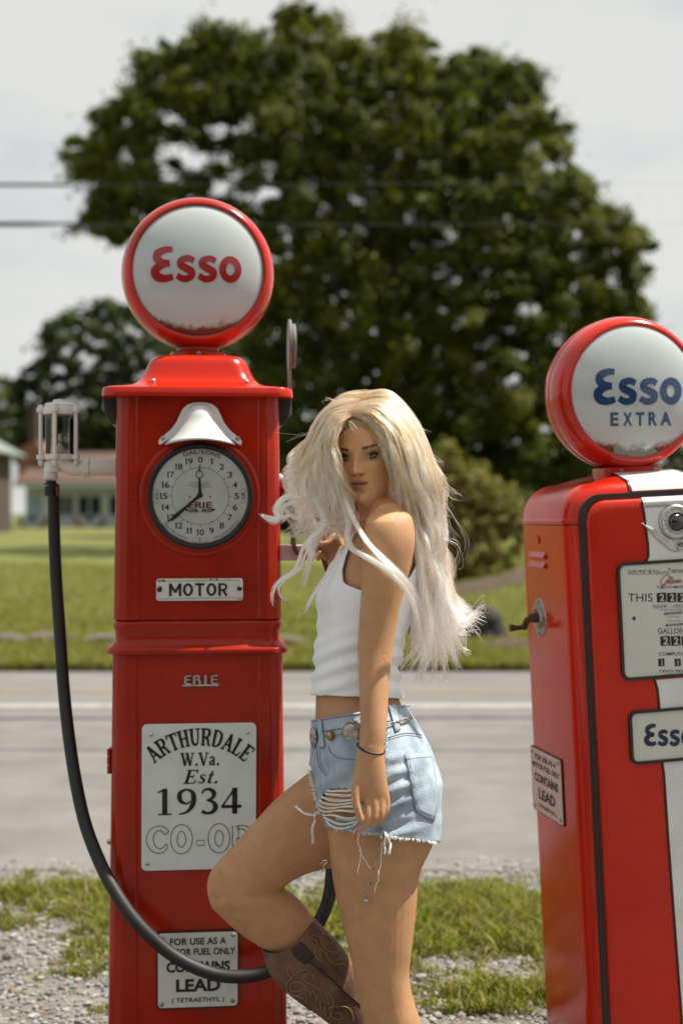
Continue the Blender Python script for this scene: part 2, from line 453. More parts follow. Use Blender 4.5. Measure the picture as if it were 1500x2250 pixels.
# bold slab-serif letters as strokes (cap height 1)
T_, t_, s_ = 0.17, 0.085, 0.075
def ser(x, y, l=0.34): return ([(x-l/2, y), (x+l/2, y)], s_)
SER = {
 'A': ([([(0.10,0.0),(0.40,1.0)], 0.10), ([(0.38,1.0),(0.72,0.0)], T_), ([(0.2,0.34),(0.60,0.34)], t_), ser(0.10,0.035,0.30), ser(0.72,0.035,0.34)], 0.84),
 'R': ([([(0.17,0.0),(0.17,1.0)], T_), (*cm2([(0.17,0.96),(0.42,0.96),(0.58,0.86),(0.58,0.64),(0.42,0.50),(0.17,0.50)],4,[t_,t_,0.16,0.16,t_,t_]),), ([(0.38,0.50),(0.52,0.36),(0.64,0.02)], 0.15), ser(0.17,0.035), ser(0.66,0.035,0.24), ser(0.12,0.965,0.24)], 0.80),
 'T': ([([(0.38,0.0),(0.38,1.0)], T_), ([(0.02,0.955),(0.74,0.955)], t_), ([(0.05,1.0),(0.03,0.74)], 0.07), ([(0.71,1.0),(0.73,0.74)], 0.07), ser(0.38,0.035,0.36)], 0.76),
 'H': ([([(0.17,0.0),(0.17,1.0)], T_), ([(0.62,0.0),(0.62,1.0)], T_), ([(0.17,0.5),(0.62,0.5)], t_), ser(0.17,0.035), ser(0.62,0.035), ser(0.17,0.965), ser(0.62,0.965)], 0.80),
 'U': ([(*cm2([(0.17,1.0),(0.17,0.35),(0.24,0.12),(0.40,0.05),(0.56,0.14),(0.61,0.38),(0.61,1.0)],4,[T_,T_,0.16,0.12,0.10,0.09,0.09]),), ser(0.17,0.965), ser(0.61,0.965,0.30)], 0.80),
 'D': ([([(0.17,0.0),(0.17,1.0)], T_), (*cm2([(0.10,0.96),(0.38,0.96),(0.62,0.78),(0.66,0.5),(0.62,0.22),(0.38,0.045),(0.10,0.045)],4,[t_,t_,0.15,0.18,0.15,t_,t_]),)], 0.82),
 'L': ([([(0.17,0.0),(0.17,1.0)], T_), ([(0.02,0.045),(0.62,0.045)], t_), ([(0.60,0.0),(0.64,0.30)], 0.08), ser(0.17,0.965)], 0.70),
 'E': ([([(0.17,0.0),(0.17,1.0)], T_), ([(0.02,0.045),(0.62,0.045)], t_), ([(0.02,0.955),(0.60,0.955)], t_), ([(0.17,0.51),(0.46,0.51)], t_), ([(0.46,0.38),(0.46,0.64)], 0.06), ([(0.61,0.0),(0.65,0.28)], 0.075), ([(0.59,1.0),(0.62,0.74)], 0.075)], 0.74),
 'W': ([([(0.10,1.0),(0.34,0.0)], 0.16), ([(0.34,0.0),(0.54,0.92)], 0.08), ([(0.50,0.95),(0.74,0.0)], 0.16), ([(0.74,0.0),(0.96,1.0)], 0.08), ser(0.10,0.965,0.30), ser(0.50,0.965,0.26), ser(0.95,0.965,0.26)], 1.06),
 'V': ([([(0.12,1.0),(0.42,0.0)], 0.16), ([(0.42,0.0),(0.68,1.0)], 0.08), ser(0.12,0.965,0.30), ser(0.68,0.965,0.26)], 0.80),
 'a': ([(*cm2([(0.10,0.54),(0.22,0.66),(0.38,0.60),(0.40,0.42),(0.40,0.12),(0.52,0.04)],4,[0.12,0.08,0.13,0.14,0.14,0.08]),), (*cm2([(0.40,0.40),(0.18,0.32),(0.11,0.16),(0.22,0.05),(0.40,0.16)],4,[0.07,0.10,0.14,0.10,0.07]),)], 0.56),
 's': ([(*cm2([(0.42,0.52),(0.30,0.64),(0.16,0.58),(0.18,0.44),(0.34,0.30),(0.38,0.14),(0.22,0.04),(0.06,0.15)],4,[0.06,0.07,0.10,0.13,0.14,0.12,0.08,0.06]),)], 0.50),
 't': ([(*cm2([(0.22,0.90),(0.20,0.60),(0.18,0.16),(0.24,0.05),(0.36,0.10)],4,[0.08,0.14,0.14,0.11,0.05]),), ([(0.04,0.62),(0.38,0.62)], 0.06)], 0.40),
 '.': ([([(0.10,0.08),(0.27,0.08)], 0.17)], 0.34),
 '1': ([([(0.32,0.0),(0.32,1.0)], 0.17), ([(0.10,0.86),(0.26,0.94),(0.38,0.985)], 0.06), ([(0.10,0.03),(0.55,0.03)], 0.05)], 0.62),
 '9': ([(*cm2([(0.36,0.97),(0.16,0.86),(0.12,0.68),(0.18,0.50),(0.36,0.42),(0.48,0.52)],4,[0.07,0.13,0.16,0.13,0.07,0.05]),), (*cm2([(0.34,0.975),(0.54,0.86),(0.59,0.62),(0.54,0.34),(0.36,0.10),(0.10,0.02)],4,[0.06,0.13,0.17,0.16,0.09,0.04]),)], 0.70),
 '3': ([(*cm2([(0.09,0.80),(0.20,0.94),(0.38,0.94),(0.50,0.80),(0.44,0.62),(0.26,0.53)],4,[0.05,0.08,0.12,0.15,0.11,0.06]),), (*cm2([(0.26,0.545),(0.46,0.46),(0.55,0.28),(0.44,0.08),(0.24,0.045),(0.10,0.12)],4,[0.06,0.12,0.17,0.13,0.10,0.14]),)], 0.66),
 '4': ([([(0.46,0.0),(0.46,0.99)], 0.17), ([(0.46,0.97),(0.05,0.30)], 0.06), ([(0.02,0.28),(0.68,0.28)], 0.12)], 0.70),
}
def ser_word(word, x0, x1, y0, y1, shear=0.0, sp=0.0, boost=1.0):
    geos, x = [], 0.0
    for ch in word:
        st, adv = SER[ch]
        for pts, wd in st:
            V, F = stroke_geo(pts, np.asarray(wd)*boost if hasattr(wd, '__len__') else wd*boost); V = V.copy(); V[:, 0] += x + shear*V[:, 1]; geos.append((V, F))
        x += adv + sp
    V, F = merge(geos); mn, mxx = V.min(0), V.max(0); W = (V-mn)/(mxx-mn)
    return np.stack([x0 + W[:, 0]*(x1-x0), y1 - W[:, 1]*(y1-y0)], 1), F
def ser_arc(word, cx, cy, r, h, span):
    V, F = ser_word(word, -0.5, 0.5, 0, 1, sp=0.05, boost=1.22)
    a = np.radians(V[:, 0]*span); hh = (1-V[:, 1])*h
    return np.stack([cx + (r+hh)*np.sin(a), cy - (r+hh)*np.cos(a)], 1), F

BLK = {'M': ([([(0.08,0.0),(0.08,1.0)],.17),([(0.72,0.0),(0.72,1.0)],.17),([(0.08,0.96),(0.40,0.30)],.16),([(0.72,0.96),(0.40,0.30)],.16)],0.86),
 'O': ([(ell(0.33,0.5,0.25,0.42,30)+[(0.58,0.5)],.17)],0.72),
 'T': ([([(0.33,0.0),(0.33,1.0)],.17),([(0.02,0.92),(0.64,0.92)],.17)],0.72),
 'R': ([([(0.09,0.0),(0.09,1.0)],.17),(cm2([(0.09,0.92),(0.38,0.92),(0.52,0.80),(0.52,0.62),(0.38,0.48),(0.09,0.48)],4),.15),([(0.32,0.48),(0.56,0.0)],.17)],0.66),
 '1': ([([(0.14,0.0),(0.14,1.0)],.17),([(0.0,0.80),(0.14,0.96)],.10)],0.36)}
def blk_word(word, x0, x1, y0, y1, sp=0.0):
    geos, x = [], 0.0
    for ch in word:
        st, adv = BLK[ch]
        for pts, wd in st:
            V, F = stroke_geo(pts, wd); V = V.copy(); V[:, 0] += x; geos.append((V, F))
        x += adv + sp
    V, F = merge(geos); mn, mxx = V.min(0), V.max(0); W = (V-mn)/(mxx-mn)
    return np.stack([x0 + W[:, 0]*(x1-x0), y1 - W[:, 1]*(y1-y0)], 1), F

def lettering(name, geo, fn, mat_, parent, lift=0.0012):
    """geo in photo px; fn(px,py,lift) -> local 3D"""
    V, F = geo
    o = mesh_obj(name, [fn(x, y, lift) for x, y in V], F, mat_, parent, smooth=False)
    return o
# ================================================================== left pump (clock-face)
def screw(parent, p, r=0.0055, nrm='y', m='steel', name='screw'):
    g = G(); x, y, z = p
    if nrm == 'y':
        g.lathe([(0.0005, r*0.55), (r*0.6, r*0.45), (r, 0.0), (r, -0.002)], 10, p, 'y')
        g.box(x-r*0.55, x+r*0.55, y-r*0.62, y-r*0.3, z-r*0.09, z+r*0.09)
    else:
        g.lathe([(0.0005, -r*0.55), (r*0.6, -r*0.45), (r, 0.0), (r, 0.002)], 10, p, 'x')
    return g.obj(name, M[m], parent)

pump1 = empty('gas_pump', (-0.375, 3.72, 0), (0, 0, R(5.75)))
tag(pump1, 'tall red gas pump with round clock dial, bell and red-lettered globe', 'gas pump', 'vintage red gas pumps')
S1 = 888.0
HD = 0.20
U1 = lambda px: (px - 435.0) / S1
Z1 = lambda py: CAM_H - (py - 1125.0) / S1
F1 = lambda px, py, lift=0.0: (U1(px), -HD - lift, Z1(py))

# lower cabinet, belt, upper cabinet
def hw_low(z): return np.interp(z, [0.0, Z1(1437)], [0.222, 0.2095])
def hw_up(z): return np.interp(z, [Z1(1363), Z1(868)], [0.2070, 0.2000])
def cabinet(name, z0, z1, hwf, mat_):
    g = G()
    rings = [rrect(hwf(z)-0.003, HD-0.003, 0.040, z, 7) for z in (z0, (z0+z1)/2, z1)]
    g.loft(rings)
    cab = g.obj(name, mat_, pump1)
    for sx in (-1, 1):
        for sy in (-1, 1):
            g = G(); rr = []
            for z in (z0, z1):
                hw = hwf(z); ring = []; inner = []
                pts = [(0.150, -HD), (0.158, -HD-0.0012), (0.163, -HD+0.0002), (0.166, -HD-0.001)]
                r = 0.041
                for k in range(11):
                    a = R(-90 + 9*k)
                    rad = r + (0.0018 if k % 3 else -0.0004)
                    pts.append((hw - r + rad*math.cos(a), -HD + r + rad*math.sin(a)))
                pts += [(hw + 0.0008, -HD+0.052), (hw, -HD+0.060)]
                for (x, y) in pts: ring.append(Vector((sx*x, y if sy < 0 else -y, z)))
                for (x, y) in pts[::-1]: inner.append(Vector((sx*(x-0.006), (y+0.006) if sy < 0 else -(y+0.006), z)))
                rr.append(ring + inner)
            g.loft(rr)
            g.obj('corner_post', mat_, cab, angle=50)
    return cab
lower = cabinet('lower_cabinet', 0.0, Z1(1438), hw_low, M['red'])
upper = cabinet('upper_cabinet', Z1(1362), Z1(862), hw_up, M['red'])
g = G()
prof = [(1364, 181), (1367, 184.5), (1372, 186), (1379, 185.5), (1386, 183), (1392, 181.5), (1400, 181.2), (1408, 182), (1414, 185), (1420, 191), (1425, 197), (1428, 198.5), (1436, 198.5), (1437.5, 196)]
off = 184.0
rings = [rrect(0.2078 + (h-off)/S1, HD + (h-off)/S1, 0.042, Z1(py), 7) for py, h in prof]
g.loft(rings)
g.obj('belt_moulding', M['red'], pump1, angle=60)
# plinth
g = G(); g.loft([rrect(0.235, 0.215, 0.04, z, 7) for z in (0.0, 0.06)] + [rrect(0.226, 0.206, 0.04, 0.075, 7)])
g.obj('plinth', M['red'], pump1)

# roof
g = G()
rp = [(869, 209, 0.030), (869.5, 211, 0.03), (866, 211.5, .03), (853, 210, .03), (850, 208, .03), (848, 200, .03), (846.5, 170, .03), (844, 150, .03), (839, 136, .03), (830, 126, .03), (815, 117, .03), (800, 111, .03), (790, 106, .03), (783, 98, .03), (780, 88, .025)]
rings = []
for py, h, r in rp:
    dy = (h - 211.5) / S1 * 0.80; dep = 3.72 - (HD + 0.030 + dy)
    rings.append(rrect(h*dep/FPX, HD + 0.030 + dy, min(0.045, h/S1*0.4), CAM_H - (py-1125)*dep/FPX, 8))
g.loft(rings)
ROOFTOP = rings[-1][0].z
roof = g.obj('roof', M['red2'], pump1, angle=35)
for px, py in ((337, 838), (541, 838)):
    h = np.interp(py, [830, 839], [126, 136]); dy = (h-211.5)/S1*0.80; dep = 3.72-(HD+0.030+dy)
    screw(roof, ((px-435)*dep/FPX, -(HD+0.030+dy)-0.001, CAM_H-(py-1125)*dep/FPX), 0.0065)
# dark rounded end boxes under the eaves
for sx in (-1, 1):
    g = G(); dep = 3.60; k_ = dep/FPX
    prof = [(176, 868), (207, 868), (206, 885), (203, 905), (197, 922), (188, 932), (176, 936)]
    poly = [(sx*h*k_, CAM_H-(py-1125)*k_) for h, py in prof]
    g.prism(poly, -0.12, 0.14); g.obj('eave_box', M['dark_metal'], roof, smooth=False, bevel=0.004)
g = G(); g.box(0.215, 0.236, -0.02, 0.0, Z1(884), Z1(872)); g.obj('bracket', M['steel'], roof, bevel=0.002)

# globe: band, collar, two lenses
GZ, GY = 2.039, 0.0
g = G()
bandp = [(0.166, 0.080), (0.170, 0.083), (0.176, 0.082), (0.186, 0.070), (0.194, 0.048), (0.198, 0.020), (0.1985, 0.006), (0.197, 0.003), (0.197, -0.003), (0.1985, -0.006), (0.198, -0.02), (0.194, -0.048), (0.186, -0.07), (0.176, -0.082), (0.170, -0.083), (0.166, -0.080)]
g.lathe(bandp, 72, (0, GY, GZ), 'y')
globe = g.obj('globe', M['redglobe'], pump1, angle=60)
g = G(); g.lathe([(0.0725, 0), (0.0725, 0.016), (0.068, 0.020), (0.055, 0.022), (0.052, 0.045)], 32, (0, 0, ROOFTOP), 'z')
g.obj('globe_collar', M['red'], pump1)
screw(globe, (0.002, -0.0735, ROOFTOP+0.010), 0.006)
def lens_fn(rad, sag):
    return lambda r: sag * (math.sqrt(max(0, 1 - (r/rad*0.92)**2)) - math.sqrt(1-0.92**2)) / (1 - math.sqrt(1-0.92**2))
def make_lens(parent, z, front, rad, sag, mat_, name='lens'):
    g = G(); f = lens_fn(rad, sag)
    prof = [(max(0.0005, rad*k/16), front + f(rad*k/16)) for k in range(17)]
    o = None
    g.lathe(prof, 64, (0, 0, 0), 'y'); o = g.obj(name, mat_, parent, angle=180)
    o.location = (0, 0, z)
    return o
LR = 0.1675
Mlens1 = mossy(M['lens'].copy(), 0.0, LR)
make_lens(globe, GZ, 0.078, LR, 0.040, Mlens1)
lb = make_lens(globe, GZ, 0.078, LR, 0.040, Mlens1); lb.rotation_euler = (0, 0, math.pi)
g = G(); g.lathe([(0.1665, 0.0795), (0.1675, 0.082), (0.1695, 0.0815), (0.1690, 0.079)], 64, (0, 0, GZ), 'y'); g.obj('lens_gasket', M['black_trim'], globe)
SG = 3125/3.64
fl = lens_fn(LR, 0.040)
def FG1(px, py, lift=0.0):
    u, v = (px - 432.5)/SG, CAM_H - (py - 1125)/SG - (GZ + 0.006)
    return (u, -0.078 - fl(math.hypot(u, v)) - lift, GZ + v)
lettering('lettering', esso_word(330, 527, 541, 620), FG1, M['esso_red'], globe, 0.0012)

# clock dial
DC = (440, 1090)
g = G()
c = F1(*DC)
g.lathe([(0.104, -0.002), (0.146, -0.004), (0.150, -0.0005), (0.146, 0.003), (0.140, 0.004), (0.136, 0.003), (0.131, 0.0045)], 64, (c[0], c[1], c[2]), 'y')
dial = g.obj('dial', M['red'], pump1, angle=60)
g = G(); g.lathe([(0.131, 0.003), (0.131, 0.012), (0.127, 0.015), (0.122, 0.0145), (0.1185, 0.009), (0.117, 0.003)], 64, (c[0], c[1], c[2]), 'y'); g.obj('bezel', M['black_trim'], dial, angle=60)
g = G(); g.lathe([(0.0005, 0.0032), (0.118, 0.0032)], 64, (c[0], c[1], c[2]), 'y'); g.obj('dial_face', M['dial'], dial)
g = G(); g.lathe([(0.0005, 0.0115), (0.06, 0.011), (0.1195, 0.0085)], 48, (c[0], c[1], c[2]), 'y'); g.obj('dial_glass', M['glass'], dial, angle=180)
geos = []
for k in range(20):
    a = R(18*k); s = str(k); rr = 80.0
    x, y = DC[0] + rr*math.sin(a), DC[1] - rr*math.cos(a)
    wch = 5.2 if len(s) == 1 else 7.8
    if s in ('1',): wch = 3.0
    if s == '11': wch = 6.2
    if s == '1': geos.append(blk_word('1', x-2.6, x+2.6, y-6.8, y+6.8))
    elif s == '11': geos += [blk_word('1', x-6.2, x-1.2, y-6.8, y+6.8), blk_word('1', x+1.2, x+6.2, y-6.8, y+6.8)]
    elif s[0] == '1': geos += [blk_word('1', x-8.6, x-3.9, y-6.8, y+6.8), sans(s[1], x-1.6, x+8.4, y-6.8, y+6.8, 0.02)]
    else: geos.append(sans(s, x-wch, x+wch, y-6.8, y+6.8, 0.02))
    r0, r1 = 62.5, 69.5
    geos.append(stroke_geo([(DC[0]+r0*math.sin(a), DC[1]-r0*math.cos(a)), (DC[0]+r1*math.sin(a), DC[1]-r1*math.cos(a))], 1.0))
geos.append(stroke_geo(ell(*DC, 62.5, 62.5, 80), 0.8, True))
geos.append(sans_arc('GAL', DC[0], DC[1], 93, -12.8, 8.8, 20, 0.012))
geos.append(sans_arc('LONS.', DC[0], DC[1], 93, 15.5, 8.8, 26, 0.012))
geos.append(stroke_geo([(439.5, 987), (439.5, 998)], 0.8))
geos.append(sans_arc('RED HAND SHOWS', DC[0], DC[1], 99.5, 214, 4.6, 35, 0, True))
geos.append(sans_arc('TOTAL', DC[0], DC[1], 106, 229, 4.4, 9.5, 0, True))
geos.append(sans_arc('GALLONS', DC[0], DC[1], 106, 206, 4.4, 15, 0, True))
geos.append(sans_arc('TURN HANDS BACK TO', DC[0], DC[1], 99.5, 143, 4.6, 40, 0, True))
geos.append(sans_arc('ZERO BEFORE DELIVERY', DC[0], DC[1], 106, 143.5, 4.4, 42, 0, True))
for (xa, xb, s1_, s2_) in ((337, 348.5, '3', '4'), (530, 542, '1', '4')):
    geos += [stroke_geo(p, 0.6) for p in ([(xa, 1075), (xb, 1075)], [(xa, 1105), (xb, 1105)], [(xa, 1090), (xb, 1090)], [(xb if xa < 400 else xa, 1075), (xb if xa < 400 else xa, 1105)])]
    xm = xb-3 if xa < 400 else xa+4
    geos += [sans(s1_, xm-2, xm+2, 1082.5, 1088.5, 0.02), sans(s2_, xm-2, xm+2, 1091.5, 1097.5, 0.02)]
    xg = xa+2.5 if xa < 400 else xb-2.5
    for i, ch in enumerate('GALLON'):
        geos.append(sans(ch, xg-1.4, xg+1.4, 1076.5+4.7*i, 1079.6+4.7*i))
geos += [stroke_geo(p, 0.6) for p in ([(424.5, 1182), (454, 1182)], [(424.5, 1182), (422.5, 1194)], [(454, 1182), (456, 1194)], [(439, 1182), (439, 1194)])]
geos += [sans('GAL', 425, 436, 1189.5, 1193.5), sans('LON', 443, 454, 1189.5, 1193.5), sans('1', 438, 440.5, 1183, 1187, 0.02), sans('2', 437.5, 441, 1188, 1193, 0.02)]
for x, y, r in ((416.6, 1091.3, 2.0), (461.8, 1091.3, 2.0), (413, 1146.7, 1.8), (465.6, 1146.7, 1.8)):
    geos.append((np.array(ell(x, y, r, r, 12)), [tuple(range(12))]))
for i, (ln, xa, xb) in enumerate((('DISCHARGE', 416, 436), ('GALLONS', 417.5, 436), ('NOMINAL FLOW', 411, 436), ('MAXIMUM', 419.5, 436))):
    geos.append(sans(ln, xa, xb, 1058.6+3.4*i, 1060.6+3.4*i))
for i, (ln, xa, xb) in enumerate((('RATES', 448, 459), ('PER MINUTE', 443, 463), ('MINIMUM 5', 443, 461), ('PRESSURE 0 LBS', 444, 465.5))):
    geos.append(sans(ln, xa, xb, 1058.6+3.4*i, 1060.6+3.4*i))
lettering('dial_print', merge(geos), F1, M['ink_grey'], dial, 0.0038)
geos = [sans('ERIE', 413.5, 466, 1103, 1116.5, 0.03), stroke_geo(np.array([(430, 1118.5), (439, 1114.5), (447.5, 1118.5), (439, 1124)]), 1.0, True)]
lettering('maker_name', merge(geos), F1, M['ink_red'], dial, 0.0040)
wing = [(404, 1118.5), (431, 1118.5), (434, 1121), (435, 1124.5), (415, 1124.5), (410, 1123)]
wing2 = [(474, 1117.5), (447, 1118.5), (444, 1121), (444, 1124.5), (465, 1124.5), (470, 1122)]
g2 = [(np.array(wing), [tuple(range(6))]), (np.array(wing2), [tuple(range(6))]), sans('ERIE PENNA', 416, 437, 1125.5, 1127.3), sans('NEW YORK USA', 444, 464, 1125.5, 1127.3)]
lettering('maker_wings', merge(g2), F1, M['ink_grey'], dial, 0.0040)
lettering('wing_print', merge([sans('METER', 413, 429, 1120, 1123, 0.01), sans('SYSTEMS', 449, 465, 1120, 1123, 0.01)]), F1, M['dial'], dial, 0.0044)
# hands
def hand(name, pts, w, mat_, lift, ring=None, hub=True):
    g = G(); l, r = stroke2(pts, w); n = len(l)
    poly = [F1(*p) for p in l] + [F1(*p) for p in r[::-1]]
    g.prism([(p[0], p[2]) for p in poly], -HD-lift, -HD-lift-0.0014)
    if ring:
        x, y, ro = ring; cc = F1(x, y, lift)
        g.lathe([(ro/S1, 0), (ro/S1, 0.0014), ((ro-1.6)/S1, 0.0014), ((ro-1.6)/S1, 0), (ro/S1, 0)], 24, cc, 'y')
    if hub: g.lathe([(6.4/S1, 0), (6.4/S1, 0.002), (0.0005, 0.0026)], 20, F1(439.3, 1088, lift), 'y')
    return g.obj(name, mat_, dial, smooth=False)
hand('dial_hand', [(439.3, 1088), (438.8, 1064), (438.3, 1049)], [8.0, 5.4, 3.6], M['ink_grey'], 0.0062, (438.2, 1042.3, 8.6))
hand('hand_tip', [(438.2, 1034.5), (438.2, 1027), (438.2, 1020)], [4.2, 1.8, 0.6], M['ink_grey'], 0.0062, None, False)
hand('dial_hand', [(439.3, 1088), (415, 1109), (384, 1136), (366, 1149)], [8.4, 5.0, 9.6, 0.5], M['dark_metal'], 0.0054, None, True)

# bell hood
def bell_hw(py): return np.interp(py, [885, 889, 896, 908, 925, 942, 955, 964, 970], [3, 17, 27, 35, 42, 54, 66, 78, 84])
g = G(); rings = []
for py in (885, 886.5, 889, 892, 896, 902, 908, 916, 925, 934, 942, 949, 955, 960, 964, 967):
    h = bell_hw(py)/S1; ring = []
    for k in range(25):
        a = math.pi*k/24
        zz = Z1(py + (10.0*abs(math.cos(a))**2.0)*max(0, (py-935)/32))
        ring.append(Vector((U1(440) - h*math.cos(a)*0.96, -HD - 0.002 - h*0.85*math.sin(a), zz)))
    rings.append(ring)
g.loft(rings, False, False, closed=False)
bell = g.obj('bell_hood', M['white_enamel'], pump1, angle=60)
sm = bell.modifiers.new('solid', 'SOLIDIFY'); sm.thickness = 0.004; sm.offset = -1
g = G()
outl = [(350, 978), (349, 970), (352, 963), (362, 956), (376, 944), (388, 928), (395, 912), (402, 898), (412, 889), (426, 884.5), (440, 883.5), (454, 884.5), (468, 889), (478, 898), (485, 912), (492, 928), (504, 944), (518, 956), (528, 963), (531, 970), (530, 979),
        (523, 976), (512, 968), (494, 962), (470, 955), (440, 952), (410, 955), (386, 962), (368, 968), (357, 976)]
g.prism([(U1(x), Z1(y)) for x, y in outl], -HD-0.001, -HD-0.009)
g.obj('bell_flange', M['white_enamel'], bell, smooth=False, bevel=0.002)
for px in (358, 522): screw(bell, F1(px, 963, 0.009), 0.006)
g = G(); g.lathe([(0.0005, 0.02), (0.011, 0.016), (0.0145, 0.004), (0.0145, 0.0)], 16, F1(440, 958, 0.006), 'y'); g.obj('clapper', M['brown_iron'], bell)

# MOTOR plate
def plate(name, x0, x1, y0, y1, r, th, mat_, parent, fn=F1, uz=(U1, Z1), hd=HD, skew=0.0):
    g = G()
    pl = rpoly(uz[0](x0), uz[0](x1), uz[1](y1), uz[1](y0), r)
    zt, zb = uz[1](y0), uz[1](y1)
    pl = [(x - skew*(zt-z), z) for x, z in pl]
    g.prism(pl, -hd+0.002, -hd-th)
    return g.obj(name, mat_, parent, smooth=False, bevel=0.0012)
pm = plate('motor_plate', 344, 533, 1271, 1320, 0.007, 0.006, M['plate'], pump1)
lettering('lettering', blk_word('MOTOR', 372, 500, 1281.5, 1310.5, 0.06), F1, M['black_ink'], pm, 0.0072)
g2 = [stroke_geo([(350, 1276.5), (527, 1275.5), (527, 1313.5), (350, 1315.5)], 0.8, True)]
lettering('border_line', merge(g2), F1, M['ink_grey'], pm, 0.0066)
rr = random.Random(3); chips = []
for (cx, cy, n) in ((352, 1274, 12), (470, 1272.5, 9), (352, 1290, 7), (522, 1316, 6), (523, 1296, 5), (500, 1272, 4)):
    for i in range(n):
        x, y = cx+rr.uniform(-9, 9), cy+rr.uniform(-2, 3); r0 = rr.uniform(0.5, 1.9)
        x = min(max(x, 347), 530); y = min(max(y, 1273), 1318)
        chips.append((np.array([(x+r0*rr.uniform(.5, 1.3)*math.cos(a), y+r0*rr.uniform(.5, 1.2)*math.sin(a)) for a in np.linspace(0, 5.5, 7)]), [tuple(range(7))]))
lettering('enamel_chips', merge(chips), F1, M['black_ink'], pm, 0.0068)
for px, py in ((351, 1295), (526, 1293)): screw(pm, F1(px, py, 0.007), 0.0065, m='black_trim')

# screws at the cabinet seams
for px, py in ((302, 1452), (577, 1449), (304, 1357), (571, 1355)): screw(pump1, F1(px, py, -0.002), 0.0055, m='red')

# ERIE badge
g = G()
bx = lambda x0, x1, y0, y1: g.box(U1(x0), U1(x1), -HD+0.004, -HD-0.006, Z1(y1), Z1(y0))
bx(401, 481, 1504, 1508)
for x0, w_ in ((405, 15), (463, 15)):
    bx(x0, x0+5, 1484, 1504); bx(x0, x0+w_, 1484, 1487); bx(x0, x0+w_-2, 1492, 1495); bx(x0, x0+w_, 1501, 1504)
bx(424, 429, 1484, 1504); bx(424, 438, 1484, 1487); bx(424, 438, 1492, 1495); bx(435, 439, 1486, 1493); bx(436, 441, 1495, 1504)
bx(449, 454, 1484, 1504)
g.obj('name_badge', M['chrome'], pump1, smooth=False, bevel=0.0008)

# town sign
ps = plate('town_sign', 313, 563, 1590, 1911, 0.013, 0.005, M['sheet'], pump1, skew=0.004)
lettering('arched_name', ser_arc('ARTHURDALE', 438, 1782, 143, 40, 86), F1, M['black_ink'], ps, 0.0062)
lettering('state_line', ser_word('W.Va.', 396, 481, 1653, 1683, boost=1.15), F1, M['black_ink'], ps, 0.0062)
lettering('est_line', ser_word('Est.', 403, 478, 1691, 1722, 0.24), F1, M['black_ink'], ps, 0.0062)
lettering('year', ser_word('1934', 347, 530, 1731, 1790, 0, 0.06), F1, M['black_ink'], ps, 0.0062)
def outline_geo(pts, w, lw=1.5, closed=False):
    l, r = stroke2(pts, w, closed)
    if closed: return [stroke_geo(l, lw, True), stroke_geo(r, lw, True)]
    return [stroke_geo(np.concatenate([l, r[::-1]]), lw, True)]
geos = []
cp, cw = cm2([(367, 1829), (362, 1823), (352, 1818), (337, 1824), (330, 1842), (337, 1861), (352, 1868), (363, 1862), (367, 1854)], 5, [12, 11, 10, 13, 15, 13, 10, 8, 5])
geos += outline_geo(cp, cw)
for x in (399, 481): geos += outline_geo(ell(x, 1843, 16.5, 25, 36), [14.5]*36, closed=True)
geos += outline_geo([(432, 1852), (449, 1852)], 11)
pp, pw = cm2([(520, 1820), (536, 1820), (546, 1829), (544, 1842), (530, 1847), (520, 1847)], 4, [8, 8, 13, 13, 8, 8])
geos += outline_geo([(517, 1816), (517, 1872)], 13) + outline_geo(pp, pw)
lettering('outlined_name', merge(geos), F1, M['black_ink'], ps, 0.0062)
for px, py in ((333, 1612), (544, 1611), (325, 1895), (546, 1895)): screw(ps, F1(px, py, 0.006), 0.0055, m='chrome', name='rivet')

# lead warning plate
def lead_sign(parent, fn, plate_fn, m_plate):
    o = plate_fn('warning_plate_edge', -0.6, M['black_trim'], 0.0045)
    f = plate_fn('warning_plate_face', 3.6, m_plate, 0.0058, o)
    return o, f
o = plate('warning_plate', 344.5, 525, 2045.5, 2216, 0.011, 0.005, M['black_trim'], pump1)
f = plate('plate_face', 347.8, 521.8, 2049, 2212.5, 0.009, 0.0066, M['plate'], o)
wl = [('FOR USE AS A', 374, 497, 2060, 2075, .02), ('MOTOR FUEL ONLY', 356, 517, 2083, 2098, .02), ('CONTAINS', 366, 505, 2112, 2135, .035), ('LEAD', 387, 484, 2150, 2178, .035), ('( TETRAETHYL )', 378, 492, 2191, 2204, .015)]
lettering('lettering', merge([sans(*a) for a in wl]), F1, M['black_ink'], o, 0.0078)
for px, py in ((357, 2060), (512, 2056), (356, 2204), (511, 2201)): screw(o, F1(px, py, 0.007), 0.006)

# door hinge, latch on the left edge
g = G()
for z0, z1 in ((Z1(1705), Z1(1688)), (Z1(1686), Z1(1668)), (Z1(1666), Z1(1650))): g.tube([(-0.220, -0.15, z0), (-0.220, -0.15, z1)], 0.0058, 10)
g.box(-0.221, -0.212, -0.15, -0.12, Z1(1705), Z1(1650)); g.obj('hinge', M['red'], lower)
g = G(); g.lathe([(0.0005, -0.010), (0.006, -0.009), (0.009, 0.0)], 14, (-0.2165, -0.145, Z1(1857)), 'x'); g.obj('latch', M['chrome'], lower)

